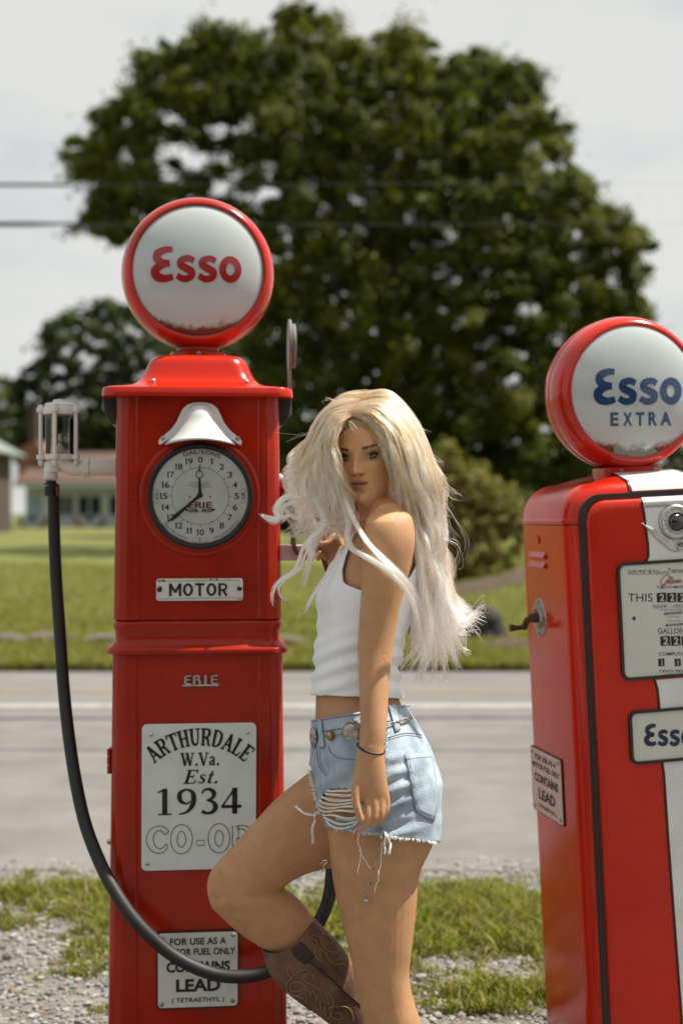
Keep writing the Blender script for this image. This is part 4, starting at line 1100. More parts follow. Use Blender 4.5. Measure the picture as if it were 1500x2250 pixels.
M['tar'] = mat('tar_seam', (0.09, 0.087, 0.083), 0.8, col2=(0.16, 0.153, 0.146), vscale=6, detail=8)
M['lawn'] = mat('mown_lawn', (0.084, 0.112, 0.011), 0.9, col2=(0.132, 0.124, 0.032), vscale=0.55, detail=9, bump=0.6, bscale=25, lo=0.38, hi=0.68)

def sheet(name, x0, x1, y0, y1, z, mat_, nx=2, ny=2):
    X, Y = np.meshgrid(np.linspace(x0, x1, nx), np.linspace(y0, y1, ny))
    V = np.stack([X.ravel(), Y.ravel(), np.full(X.size, z)], 1)
    F = np.array([(j*nx+i, j*nx+i+1, (j+1)*nx+i+1, (j+1)*nx+i) for j in range(ny-1) for i in range(nx-1)])
    o = np_mesh(name, V, F, mat_); tag(o, kind='structure'); return o
sheet('ground', -900, 900, -60, 1500, -0.30, M['lawn'])
sheet('gravel_lot', -60, 60, -40, 6.6, 0.0, M['gravel_base'])
sheet('road_shoulder', -60, 60, 5.62, 9.80, 0.004, M['shoulder'])
rd = sheet('road', -60, 60, 9.72, 12.75, 0.008, M['asphalt'])
for nm, y0, y1, m_ in (('edge_line', 10.22, 10.46, 'line_white'), ('centre_line', 11.12, 11.26, 'line_yellow')):
    o = sheet(nm, -60, 60, y0, y1, 0.012, M[m_]); del o['kind']; o.parent = rd
def wavy(name, yc, wd, z, m_, seed, par):
    r_ = random.Random(seed); xs = np.linspace(-14, 14, 220)
    a = [(x, yc + 0.05*mnoise.noise((x*0.7, seed, 0)) - wd*(0.6+0.5*mnoise.noise((x*2, seed, 3))), z) for x in xs]
    b = [(x, yc + 0.05*mnoise.noise((x*0.7, seed, 0)) + wd*(0.6+0.5*mnoise.noise((x*2.3, seed, 9))), z) for x in xs]
    n = len(xs); o = mesh_obj(name, a+b, [(i, i+1, n+i+1, n+i) for i in range(n-1)], M[m_], par, smooth=False); return o
wavy('tar_seam', 9.76, 0.05, 0.0125, 'tar', 1, rd)
sh = bpy.data.objects['road_shoulder']
wavy('tar_seam', 8.45, 0.028, 0.0085, 'tar', 2, sh)

# lawn: rises behind the road
nx, ny = 161, 150
xs = np.concatenate([np.linspace(-200, -25, 20), np.linspace(-24, 24, nx-40), np.linspace(25, 200, 20)])
ys = 12.6 + (np.linspace(0, 1, ny)**2.2)*400
X, Y = np.meshgrid(xs, ys); Z = lawn_z(X, Y)
Z[0] = -0.05
Yj = Y.copy(); Yj[:2] += 0.06*np.sin(X[:2]*2.3)+0.04*np.sin(X[:2]*7.1)
V = np.stack([X.ravel(), Yj.ravel(), Z.ravel()+0.012], 1)
F = np.array([(j*nx+i, j*nx+i+1, (j+1)*nx+i+1, (j+1)*nx+i) for j in range(ny-1) for i in range(nx-1)])
tag(np_mesh('lawn', V, F, M['lawn']), kind='structure')

# ------------------------------------------------------------------ grass blades
def leaf_mat(name, rough=0.5, trans=0.45, gain=1.0):
    m = bpy.data.materials.new(name); m.use_nodes = True
    nt = m.node_tree; L = nt.links.new; b = nt.nodes['Principled BSDF']
    at = nt.nodes.new('ShaderNodeVertexColor'); at.layer_name = 'Col'
    L(at.outputs['Color'], b.inputs['Base Color'])
    b.inputs['Roughness'].default_value = rough; b.inputs['Specular IOR Level'].default_value = 0.12
    tl = nt.nodes.new('ShaderNodeBsdfTranslucent')
    hs = nt.nodes.new('ShaderNodeHueSaturation'); hs.inputs['Value'].default_value = 1.3*gain; hs.inputs['Saturation'].default_value = 1.1
    L(at.outputs['Color'], hs.inputs['Color']); L(hs.outputs['Color'], tl.inputs['Color'])
    mxs = nt.nodes.new('ShaderNodeMixShader'); mxs.inputs[0].default_value = trans
    L(b.outputs[0], mxs.inputs[1]); L(tl.outputs[0], mxs.inputs[2]); L(mxs.outputs[0], nt.nodes['Material Output'].inputs['Surface'])
    return m
M['grass'] = leaf_mat('grass_blade', 0.45, 0.35)
M['leaf'] = leaf_mat('tree_leaf', 0.55, 0.30, 1.35)
def blades(name, XY, Zb, H, Wd, C, mat_, lean=0.5):
    n = len(XY); r_ = rng
    az = r_.uniform(0, 2*np.pi, n); ld = r_.uniform(0, 2*np.pi, n); ln = H*r_.uniform(0.1, lean, n)
    side = np.stack([np.cos(az), np.sin(az), np.zeros(n)], 1)*(Wd/2)[:, None]
    b = np.stack([XY[:, 0], XY[:, 1], Zb], 1)
    d = np.stack([np.cos(ld)*ln, np.sin(ld)*ln, np.zeros(n)], 1)
    up = np.zeros((n, 3)); up[:, 2] = H
    m1 = b + d*0.3 + up*0.55; tip = b + d + up*0.95
    V = np.stack([b-side, b+side, m1+side*0.8, m1-side*0.8, tip], 1).reshape(-1, 3)
    i = (np.arange(n)*5)[:, None]
    F = np.concatenate([i+[0, 1, 2], i+[0, 2, 3], i+[3, 2, 4]])
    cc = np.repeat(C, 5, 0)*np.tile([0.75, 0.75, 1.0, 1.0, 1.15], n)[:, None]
    o = np_mesh(name, V, F, mat_, smooth=False, cols=cc); return o
def grass_cols(n, dry=0.2):
    base = np.array([[0.152, 0.192, 0.014], [0.216, 0.240, 0.024], [0.088, 0.132, 0.013], [0.256, 0.240, 0.056]])
    c = base[rng.integers(0, 4, n)]*rng.uniform(0.7, 1.25, (n, 1))
    dm = rng.random(n) < dry; c[dm] = np.array([0.30, 0.25, 0.13])*rng.uniform(0.6, 1.1, (dm.sum(), 1))
    return c
def nval(x, y, s, seed):
    g_ = np.random.default_rng(int(seed*10)).uniform(-1, 1, (64, 64))
    u, v = x*s, y*s; i, j = np.floor(u).astype(int), np.floor(v).astype(int); fu, fv = smooth(u-i), smooth(v-j)
    q = lambda a, b: g_[(i+a) % 64, (j+b) % 64]
    return (q(0,0)*(1-fu)+q(1,0)*fu)*(1-fv) + (q(0,1)*(1-fu)+q(1,1)*fu)*fv
# near patches between gravel and shoulder
n = 120000
yy = rng.uniform(4.0, 6.35, n); xx = rng.uniform(-0.30, 0.30, n)*yy
f1 = nval(xx, yy, 1.6, 2.3)*0.45 + nval(xx, yy, 5.0, 7.7)*0.35 + nval(xx, yy, 14.0, 3.1)*0.35
left = xx < -0.25
pyv = 1125 + CAM_H*FPX/yy
thr = np.where(left, np.interp(pyv, [1880, 1935, 1960, 2035, 2070, 2250], [0.9, 0.15, -0.55, -0.40, 0.16, 0.30]),
               np.interp(pyv, [1880, 1925, 1965, 2040, 2120, 2200, 2250], [0.8, 0.15, -0.25, -0.38, -0.38, -0.32, -0.28]))
keep = f1 > thr
keep &= rng.random(len(xx)) < np.clip(0.40 + 1.4*(f1-thr), 0, 1)
xx, yy = xx[keep], yy[keep]; n = len(xx)
hh = rng.uniform(0.012, 0.06, n)*(0.6+0.9*rng.random(n))*np.clip(0.45+1.1*(f1[keep]-thr[keep]), 0.35, 1.3)
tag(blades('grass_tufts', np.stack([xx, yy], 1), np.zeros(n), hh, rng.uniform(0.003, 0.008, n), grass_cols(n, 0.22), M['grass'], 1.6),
    'green and dry grass growing in patches through the gravel', 'grass', kind='stuff')
# lawn edge and turf beyond the road
n = 110000
yy = 12.6 + 14*rng.random(n)**1.8; xx = rng.uniform(-0.28, 0.28, n)*yy
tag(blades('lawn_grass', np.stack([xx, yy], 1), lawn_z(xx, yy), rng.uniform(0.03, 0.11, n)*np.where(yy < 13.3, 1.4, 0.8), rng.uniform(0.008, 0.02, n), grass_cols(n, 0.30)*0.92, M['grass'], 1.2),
    'short lawn grass on the rise beyond the road', 'grass', kind='stuff')
# ------------------------------------------------------------------ gravel stones
def ico():
    bm = bmesh.new(); bmesh.ops.create_icosphere(bm, subdivisions=1, radius=1.0)
    v = np.array([x.co[:] for x in bm.verts]); f = np.array([[q.index for q in p.verts] for p in bm.faces]); bm.free(); return v, f
iv, if_ = ico()
n = 15000
yy = 3.85 + 1.95*rng.random(n)**1.15; xx = rng.uniform(-0.29, 0.29, n)*yy
r_ = np.minimum(rng.lognormal(-5.05, 0.42, n), 0.022)
sc_ = np.stack([r_*rng.uniform(0.8, 1.4, n), r_*rng.uniform(0.7, 1.2, n), r_*rng.uniform(0.45, 0.8, n)], 1)
jit = rng.uniform(0.72, 1.18, (n, len(iv)))
Vv = iv[None]*jit[:, :, None]*sc_[:, None, :]
a = rng.uniform(0, 6.28, n); ca, sa = np.cos(a)[:, None], np.sin(a)[:, None]
Vx = Vv[:, :, 0]*ca - Vv[:, :, 1]*sa + xx[:, None]; Vy = Vv[:, :, 0]*sa + Vv[:, :, 1]*ca + yy[:, None]
Vz = Vv[:, :, 2] + (sc_[:, 2]*0.45)[:, None]
V = np.stack([Vx, Vy, Vz], 2).reshape(-1, 3)
F = (if_[None] + (np.arange(n)*len(iv))[:, None, None]).reshape(-1, 3)
pal = np.array([[0.248, 0.240, 0.228], [0.192, 0.186, 0.176], [0.320, 0.308, 0.292], [0.192, 0.144, 0.104], [0.128, 0.124, 0.120]])
cc = pal[rng.choice(5, n, p=[.36, .26, .22, .08, .08])]*rng.uniform(0.85, 1.15, (n, 1))
M['stone'] = mat('gravel_stone', (0.4, 0.4, 0.4), 0.85, attr=True, var=0.25, vscale=90)
tag(np_mesh('gravel_stones', V, F, M['stone'], smooth=False, cols=np.repeat(cc, len(iv), 0)), 'pale loose gravel stones around the pumps', 'gravel', kind='stuff')

# dry leaf lying in the grass
lp = P(997, 2020, 4.88); lp.z = 0.05
g = G(); ol = []
for k in range(11):
    t = k/10; wv = 0.018*math.sin(math.pi*t)**0.8*(1+0.25*math.sin(t*19)); ol.append((t*0.075, wv))
vs_, fs_ = [], []
for i, (x, wv) in enumerate(ol):
    vs_ += [(lp.x+x*0.45, lp.y-wv, lp.z+x*0.8-0.03+0.006*math.sin(i)), (lp.x+x*0.45-0.004, lp.y, lp.z+x*0.8-0.036), (lp.x+x*0.45+0.002, lp.y+wv, lp.z+x*0.8-0.028)]
for i in range(10):
    for j in range(2): fs_.append((3*i+j, 3*i+j+1, 3*i+4+j, 3*i+3+j))
g.add(vs_, fs_)
o = g.obj('fallen_leaf', mat('dry_leaf', (0.20, 0.085, 0.03), 0.7, var=0.4, vscale=60), None)
sm_ = o.modifiers.new('solid', 'SOLIDIFY'); sm_.thickness = 0.0012
tag(o, 'curled brown dry leaf lying in the grass beside the right pump', 'leaf')

# ------------------------------------------------------------------ trees
M['bark'] = mat('tree_bark', (0.055, 0.042, 0.032), 0.9, var=0.5, vscale=6, bump=0.8, bscale=18, stretch=(1, 1, 0.3))
def in_poly(px, py, poly):
    poly = np.array(poly, float); c = np.zeros(len(px), bool); j = len(poly)-1
    for i in range(len(poly)):
        xi, yi = poly[i]; xj, yj = poly[j]
        k = ((yi > py) != (yj > py)) & (px < (xj-xi)*(py-yi)/(yj-yi+1e-9)+xi); c ^= k; j = i
    return c
def leaves(C, RAD, per, size, cols, seed, flat=0.8):
    """leaf quads spread through clump volumes"""
    r_ = np.random.default_rng(seed); n = len(C)*per
    ci = np.repeat(np.arange(len(C)), per)
    d = r_.normal(size=(n, 3)); d /= np.linalg.norm(d, axis=1, keepdims=True)
    ax = r_.normal(size=(len(C), 3)); ax[:, 2] *= 0.6; ax /= np.linalg.norm(ax, axis=1, keepdims=True); el = r_.uniform(0.2, 1.3, len(C))
    d2 = d*np.array([1, 1, flat])*0.8 + ax[ci]*((d*ax[ci]).sum(1)*el[ci])[:, None]
    rr = r_.random(n)**0.5*(1 + 0.35*np.abs(r_.normal(size=n))*(r_.random(n) < 0.25))
    tw = np.sin(d2[:, 0]*7 + ci)*np.sin(d2[:, 1]*6 + ci*1.7)*np.sin(d2[:, 2]*8 + ci*0.6)
    rr = rr*(0.85 + 0.5*tw)
    pos = C[ci] + d2*(rr*RAD[ci])[:, None] + r_.normal(size=(n, 3))*0.10*RAD[ci][:, None]
    nrm = d*1.0 + r_.normal(size=(n, 3))*0.38 + np.array([0, 0, 0.45]); nrm /= np.linalg.norm(nrm, axis=1, keepdims=True)
    t = np.cross(nrm, r_.normal(size=(n, 3))); t /= np.linalg.norm(t, axis=1, keepdims=True); b = np.cross(nrm, t)
    s = size*r_.uniform(0.6, 1.35, n)[:, None]
    V = np.stack([pos - t*s*0.62, pos + b*s*0.42, pos + t*s*0.62 - nrm*s*0.12, pos - b*s*0.42], 1).reshape(-1, 3)
    F = (np.arange(n)*4)[:, None] + np.array([0, 1, 2, 3])
    cl = (0.5*cols[r_.integers(0, len(cols), len(C))][ci] + 0.5*cols[r_.integers(0, len(cols), n)])*r_.uniform(0.7, 1.35, (n, 1))
    return V, F, np.repeat(cl, 4, 0)
def limb_mesh(root, C, trunk_r, top_frac, seed, nl=26):
    r_ = random.Random(seed); g = G(); cen = C.mean(0); top = C[:, 2].max()
    h = (top-root.z); tp = Vector((cen[0]*0.5+root.x*0.5, cen[1], root.z + h*top_frac))
    ctl = [root, root.lerp(tp, 0.3)+Vector((r_.uniform(-.1, .1), 0, 0)), root.lerp(tp, 0.65)+Vector((r_.uniform(-.3, .3), r_.uniform(-.2, .2), 0)), tp]
    main = catmull(ctl, 5); g.tube(main, [trunk_r*(1.35 if i == 0 else 1)*(1-0.82*i/(len(main)-1)) for i in range(len(main))], 9)
    for k in r_.sample(range(len(C)), min(nl, len(C))):
        e = Vector(C[k]); t = r_.uniform(0.28, 0.95); s = main[int(t*(len(main)-1))]
        if e.z < s.z + 0.2: s = main[max(1, int(0.25*(len(main)-1)))]
        m1 = s.lerp(e, 0.45) + Vector((r_.uniform(-.3, .3), r_.uniform(-.3, .3), h*0.03))
        pts = catmull([s, m1, e], 4); r0 = trunk_r*0.30*(1.1-t*0.6)
        g.tube(pts, [r0*(1-0.85*i/(len(pts)-1)) for i in range(len(pts))], 6)
    return g
def photo_tree(name, label, cat, outline, Y, depth, spacing, rad_px, per, lsize, cols, base, trunk_r, seed, gap=None, top_frac=0.8, layers=2, group=None, nl=26):
    r_ = np.random.default_rng(seed); pol = np.array(outline, float)
    x0, y0 = pol.min(0); x1, y1 = pol.max(0); pts = []
    for la in range(layers):
        cand = r_.uniform((x0, y0), (x1, y1), (5000, 2)); ok = in_poly(cand[:, 0], cand[:, 1], pol)
        if gap is not None: ok &= ~(in_poly(cand[:, 0], cand[:, 1], gap) & (r_.random(5000) < 0.93))
        got = np.zeros((0, 2))
        for p in cand[ok]:
            if len(got) == 0 or ((got-p)**2).sum(1).min() > spacing**2: got = np.vstack([got, p])
        for p in got: pts.append((p[0], p[1], la))
    C, RD = [], []
    cx = (x0+x1)/2; hwx = (x1-x0)/2
    for px, py, la in pts:
        edge = max(0.15, 1-((px-cx)/hwx)**2)**0.5
        dy = (-1 if la == 0 else (0.2 if la == 1 else 0.8))*depth*edge*r_.uniform(0.35, 0.95)
        s = Y/(Y)  # keep the clump at its own distance
        C.append(P(px, py, Y+dy)); RD.append(rad_px*(Y+dy)/FPX*r_.uniform(0.5, 1.35))
    for k in range(len(pol)):
        a, b = pol[k], pol[(k+1) % len(pol)]; L_ = np.hypot(*(b-a))
        for t_ in np.arange(0, 1, rad_px*0.75/max(L_, 1)):
            if r_.random() < 0.75:
                c_ = a+(b-a)*t_ + r_.normal(0, rad_px*0.28, 2); C.append(P(c_[0], c_[1], Y + depth*r_.uniform(-0.3, 0.3))); RD.append(rad_px*Y/FPX*r_.uniform(0.22, 0.55))
    C = np.array(C); RD = np.array(RD)
    low = C[:, 2] < base.z + 0.1; C[low, 2] = base.z + 0.1
    V, F, cl = leaves(C, RD, per, lsize, cols, seed)
    root = empty(name, base)
    g = limb_mesh(base, C, trunk_r, top_frac, seed, nl); t = g.obj('trunk', M['bark'], None, angle=180); t.parent = root; t.matrix_parent_inverse = Matrix.Translation(-base)
    o = np_mesh('crown', V - np.array(base), F, M['leaf'], root, smooth=False, cols=cl)
    tag(root, label, cat, group); return root
gb = lambda px, Y: Vector(((px-750)*Y/FPX, Y, float(lawn_z((px-750)*Y/FPX, Y))))
maple = [(150,345),(190,270),(225,215),(280,190),(300,140),(330,100),(375,95),(400,60),(470,45),(540,75),(600,60),(615,12),(640,-4),(690,20),(720,15),(745,70),(790,95),(830,90),(870,60),(920,60),(960,110),(990,160),(1012,105),(1060,110),(1100,130),(1180,150),(1185,215),(1240,280),(1245,330),(1270,380),(1335,410),(1345,470),(1400,490),(1430,560),(1435,590),(1390,640),(1440,690),(1445,750),(1430,1000),(1350,1140),(640,1140),(560,1000),(540,800),(560,700),(600,560),(560,480),(480,460),(330,500),(230,510),(170,470),(200,420),(165,380)]
gapm = [(300,320),(410,250),(500,255),(550,330),(610,400),(590,480),(470,450),(380,440)]
ins = [((x-800)*0.965+800, (y-560)*0.955+560) for x, y in maple]
mcol = np.array([[0.070, 0.090, 0.012], [0.100, 0.115, 0.014], [0.048, 0.070, 0.012], [0.135, 0.14, 0.018], [0.055, 0.075, 0.014]])
photo_tree('maple_tree', 'huge round-crowned maple tree filling the sky behind the woman', 'tree', ins, 34, 4.2, 44, 40, 400, 0.115, mcol*0.85, gb(850, 34), 0.42, 11, gapm, 0.8, 3, nl=60)
oak = [(35,850),(60,810),(105,790),(95,725),(150,690),(200,690),(235,660),(300,690),(335,700),(400,690),(450,760),(440,1010),(40,1010)]
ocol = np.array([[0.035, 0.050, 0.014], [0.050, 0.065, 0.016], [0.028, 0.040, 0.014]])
photo_tree('leafy_tree', 'dark tree with an open crown standing left of the globe, beyond the white house', 'tree', oak, 95, 4.0, 32, 23, 95, 0.34, ocol, gb(190, 95), 0.35, 12, None, 0.75, 3)
photo_tree('leafy_tree', 'small pale green tree at the far left edge above the shed roof', 'tree', [(-90,850),(-30,820),(20,850),(48,900),(40,990),(-90,990)], 120, 4.0, 26, 20, 130, 0.38, np.array([[0.085,0.10,0.03],[0.065,0.085,0.022]]), gb(-20, 120), 0.3, 13)
photo_tree('leafy_tree', 'dark tree added behind the tall pump to shade the far lawn', 'tree', [(330,1090),(340,900),(370,780),(430,700),(500,690),(560,740),(610,820),(640,950),(630,1090)], 52, 4.0, 36, 32, 260, 0.17, ocol*1.1, gb(470, 52), 0.25, 15, None, 0.7, 2)  # added tree: its shadow makes the dark band across the far lawn
photo_tree('dark_tree', 'low dark tree right behind the roof of the white house', 'tree', [(60,950),(150,915),(260,930),(420,900),(560,930),(600,1100),(100,1110)], 100, 4, 34, 27, 140, 0.36, ocol*0.75, gb(330, 100), 0.3, 14)
# shaded undergrowth below the maple
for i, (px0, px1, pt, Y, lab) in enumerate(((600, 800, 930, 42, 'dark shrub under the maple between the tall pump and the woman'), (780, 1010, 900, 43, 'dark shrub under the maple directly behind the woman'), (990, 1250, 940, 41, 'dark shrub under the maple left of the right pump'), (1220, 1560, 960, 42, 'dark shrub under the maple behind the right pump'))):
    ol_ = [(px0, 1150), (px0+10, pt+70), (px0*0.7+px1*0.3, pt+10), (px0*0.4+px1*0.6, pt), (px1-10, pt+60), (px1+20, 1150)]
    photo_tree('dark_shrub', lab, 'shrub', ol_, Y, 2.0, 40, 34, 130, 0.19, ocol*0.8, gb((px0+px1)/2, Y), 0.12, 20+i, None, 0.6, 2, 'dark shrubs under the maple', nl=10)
bcol = np.array([[0.115, 0.115, 0.025], [0.085, 0.095, 0.024], [0.14, 0.125, 0.035], [0.10, 0.07, 0.03]])
photo_tree('bush', 'loose yellow-green bush right of the blonde hair', 'bush', [(905,1250),(915,1090),(960,1000),(985,975),(1010,1040),(1050,1020),(1085,1060),(1130,1085),(1150,1150),(1130,1230),(1080,1262)], 22, 0.7, 26, 20, 120, 0.065, bcol*1.6, Vector((1.85, 22, float(lawn_z(1.85, 22)))), 0.05, 31, None, 0.75, 2, nl=14)

# ------------------------------------------------------------------ boulder, soil, edging stones
def rock(name, c, rx, ry, rz, m_, seed, sub=3):
    bm = bmesh.new(); bmesh.ops.create_icosphere(bm, subdivisions=sub, radius=1.0)
    for v in bm.verts:
        d = v.co.copy(); k = 1 + 0.28*mnoise.noise(d*1.4+Vector((seed*3.1, 0, 0))) + 0.12*mnoise.noise(d*4+Vector((0, seed*1.7, 0)))
        v.co = Vector((d.x*rx*k, d.y*ry*k, d.z*rz*k))
    me = bpy.data.meshes.new(name); bm.to_mesh(me); bm.free(); me.materials.append(m_)
    o = bpy.data.objects.new(name, me); COL.objects.link(o); o.location = c; return o
M['dark_rock'] = mat('dark_boulder', (0.035, 0.032, 0.028), 0.9, var=0.5, vscale=7, bump=0.8, bscale=20)
M['edge_stone'] = mat('edging_stone', (0.13, 0.11, 0.085), 0.9, var=0.4, vscale=6, bump=0.6, bscale=20)
M['soil'] = mat('brown_mulch', (0.085, 0.058, 0.038), 0.95, var=0.5, vscale=9, bump=0.9, bscale=30)
c = P(1062, 1392, 14.6); c.z = float(lawn_z(c.x, c.y)) + 0.10
tag(rock('boulder', c, 0.23, 0.25, 0.24, M['dark_rock'], 2), 'dark boulder on the grass bank behind the blonde hair', 'boulder')
c = P(945, 1400, 14.9); c.z = float(lawn_z(c.x, c.y)) + 0.10
tag(rock('boulder', c, 0.30, 0.25, 0.20, M['dark_rock'], 5), 'low dark boulder on the bank, half hidden behind the hair', 'boulder')
def soil_patch(name, x0, x1, y0, y1, lab, seed):
    nx_, ny_ = 30, 16; vs_ = []; 
    for j in range(ny_):
        for i in range(nx_):
            u, v_ = i/(nx_-1), j/(ny_-1); x = x0+(x1-x0)*u; y = y0+(y1-y0)*v_
            e = min(1, 6*min(u, 1-u, v_, 1-v_)); vs_.append((x, y, float(lawn_z(x, y)) - 0.02 + 0.10*e + 0.06*e*mnoise.noise((x*3, y*3, seed))))
    o = mesh_obj(name, vs_, [(j*nx_+i, j*nx_+i+1, (j+1)*nx_+i+1, (j+1)*nx_+i) for j in range(ny_-1) for i in range(nx_-1)], M['soil'], None)
    tag(o, kind='structure'); return o
soil_patch('mulch_bed', 1.2, 4.2, 19.0, 20.8, '', 3.0)
soil_patch('mulch_strip', 1.1, 3.4, 13.5, 13.9, '', 8.0)
r3 = random.Random(4)
xs_ = -4.2; k = 0
edge_lab = ['pale edging stone at the far left of the lawn border', 'second pale edging stone on the lawn, left of the hose', 'edging stone on the lawn right behind the black hose', 'edging stone on the lawn between hose and tall pump', 'edging stone half hidden by the left edge of the tall pump', 'edging stone on the lawn hidden mostly by the tall pump', 'edging stone on the lawn just right of the tall pump']
while xs_ < -0.3 and k < len(edge_lab):
    ln_ = r3.uniform(0.22, 0.34); y = 14.15 + r3.uniform(-.1, .1)
    if k == 6: xs_ = -0.55
    o = rock('edging_stone', (xs_, y, float(lawn_z(xs_, y)) + 0.035), ln_*0.85, 0.14, 0.065, M['edge_stone'], 10+k, 2)
    tag(o, edge_lab[k], 'stone', 'edging stones along the lawn border'); xs_ += ln_*1.75; k += 1

# ------------------------------------------------------------------ white house and shed
M['siding'] = mat('white_clapboard', (0.416, 0.440, 0.424), 0.7, var=0.1, vscale=2)
M['shingle'] = mat('red_brown_shingles', (0.115, 0.068, 0.052), 0.9, var=0.35, vscale=3, bump=0.5, bscale=8)
M['brick'] = mat('orange_brick_far', (0.22, 0.11, 0.065), 0.9, var=0.35, vscale=5)
M['window'] = mat('dark_window_pane', (0.015, 0.020, 0.022), 0.12)
M['blue_window'] = mat('pale_blue_pane', (0.16, 0.24, 0.30), 0.15)
M['shed_wall'] = mat('dark_brick_wall', (0.070, 0.050, 0.040), 0.9, var=0.3, vscale=3)
M['green_roof'] = mat('grey_green_metal_roof', (0.192, 0.232, 0.216), 0.5, var=0.15, vscale=2)
M['bunt_red'] = mat('bunting_red', (0.22, 0.06, 0.05), 0.8)
M['bunt_blue'] = mat('bunting_blue', (0.05, 0.07, 0.13), 0.8)
YH = 80.0; kh = YH/FPX
HX = lambda px: (px-750)*kh
HZ = lambda py: CAM_H - (py-1125)*kh
house = empty('white_house', (HX(190), YH, HZ(1168)))
def part(name, g, m_, par, inv, **kw):
    o = g.obj(name, m_, None, **kw); o.parent = par; o.matrix_parent_inverse = inv; return o
hi = Matrix.Translation(-Vector((HX(190), YH, HZ(1168))))
zg = HZ(1172)
g = G(); g.box(HX(56), HX(400), YH, YH+7, zg-0.3, HZ(1062)); wall = part('wall', g, M['siding'], house, hi, smooth=False)
for k in range(9):
    z0 = zg + 0.06 + k*0.125
    g = G(); g.add([(HX(57), YH-0.035, z0), (HX(399), YH-0.035, z0), (HX(399), YH-0.004, z0+0.12), (HX(57), YH-0.004, z0+0.12)], [(0, 1, 2, 3)]); o = part('clapboard', g, M['siding'], wall, Matrix(), smooth=False); o.matrix_parent_inverse = Matrix()
g = G(); rw = [(HX(40), YH-0.9, HZ(1064)), (HX(410), YH-0.9, HZ(1064)), (HX(396), YH+3.5, HZ(994)), (HX(70), YH+3.5, HZ(994)), (HX(40), YH-0.9, HZ(1058)), (HX(410), YH-0.9, HZ(1058)), (HX(396), YH+3.5, HZ(988)), (HX(70), YH+3.5, HZ(988)), (HX(410), YH+8, HZ(1060)), (HX(40), YH+8, HZ(1060))]
g.add(rw, [(0, 1, 5, 4), (4, 5, 6, 7), (1, 8, 6, 5), (0, 4, 7, 9), (7, 6, 8, 9), (0, 9, 8, 1)]); roofh = part('roof', g, M['shingle'], house, hi, smooth=False)
g = G(); g.box(HX(38), HX(412), YH-1.0, YH-0.88, HZ(1070), HZ(1062)); part('gutter', g, M['siding'], house, hi, smooth=False)
for (a, b, m_) in ((30+30, 88, 'blue_window'), (128, 160, 'window'), (172, 222, 'window'), (240, 290, 'window'), (308, 350, 'window')):
    g = G(); g.box(HX(a), HX(b), YH-0.06, YH-0.02, HZ(1132), HZ(1090)); wn = part('window', g, M[m_], house, hi, smooth=False)
    xm = (HX(a)+HX(b))/2
    g = G(); g.box(xm-0.04, xm+0.04, YH-0.10, YH-0.062, HZ(1132), HZ(1090)); g.box(HX(a)-0.08, HX(b)+0.08, YH-0.12, YH-0.062, HZ(1136), HZ(1132)); g.box(HX(a)-0.08, HX(b)+0.08, YH-0.12, YH-0.062, HZ(1090), HZ(1087))
    part('window_frame', g, M['siding'], wn, Matrix(), smooth=False)
for (xc) in (72, 198):
    bn = None
    for ri, (r1, r2, m_) in enumerate(((0.32, 0.66, 'siding'), (0.66, 0.86, 'bunt_red'), (0.0, 0.32, 'bunt_blue'))):
        g = G(); pol = []; vv = []
        for k in range(13):
            a = math.pi + math.pi*k/12; w_ = 0.05*math.sin(k*2.2)
            vv += [(HX(xc)+r1*math.cos(a), YH-0.14-w_*0.5, HZ(1134)+r1*math.sin(a)), (HX(xc)+r2*math.cos(a), YH-0.16-w_, HZ(1134)+r2*math.sin(a))]
        g.add(vv, [(2*k, 2*k+1, 2*k+3, 2*k+2) for k in range(12)])
        if bn is None:
            bn = part('bunting', g, M[m_], house, hi)
        else: part('bunting_stripe', g, M[m_], bn, Matrix())
# brick gable and chimney
g = G(); g.add([(HX(28), YH+1.2, HZ(1062)), (HX(96), YH+1.2, HZ(1062)), (HX(96), YH+1.2, HZ(1005)), (HX(70), YH+1.2, HZ(965)), (HX(28), YH+1.2, HZ(985)), (HX(28), YH+4, HZ(1062)), (HX(96), YH+4, HZ(1062)), (HX(96), YH+4, HZ(1005)), (HX(70), YH+4, HZ(965)), (HX(28), YH+4, HZ(985))],
       [(0, 1, 2, 3, 4), (5, 9, 8, 7, 6), (0, 5, 6, 1), (1, 6, 7, 2), (2, 7, 8, 3), (3, 8, 9, 4), (4, 9, 5, 0)]); gab = part('brick_gable', g, M['brick'], house, hi, smooth=False)
g = G(); g.box(HX(62), HX(84), YH+1.1, YH+1.19, HZ(1045), HZ(1012)); part('gable_window', g, M['window'], gab, Matrix(), smooth=False)
g = G(); g.box(HX(36), HX(56), YH+3, YH+3.8, HZ(985), HZ(885)); g.box(HX(34), HX(58), YH+2.9, YH+3.9, HZ(885), HZ(880)); part('chimney', g, M['shed_wall'], roofh, Matrix(), smooth=False)
tag(house, 'low white clapboard house with red-brown roof and bunting under its windows', 'house')
YS = 58.0; ks = YS/FPX; SX = lambda px: (px-66-750)*ks; SZ = lambda py: CAM_H-(py-1125)*ks
shed = empty('brick_shed', (SX(-20), YS, SZ(1165))); si = Matrix.Translation(-Vector((SX(-20), YS, SZ(1165))))
g = G(); g.box(SX(-260), SX(16), YS, YS+6, SZ(1180), SZ(986)); part('wall', g, M['shed_wall'], shed, si, smooth=False)
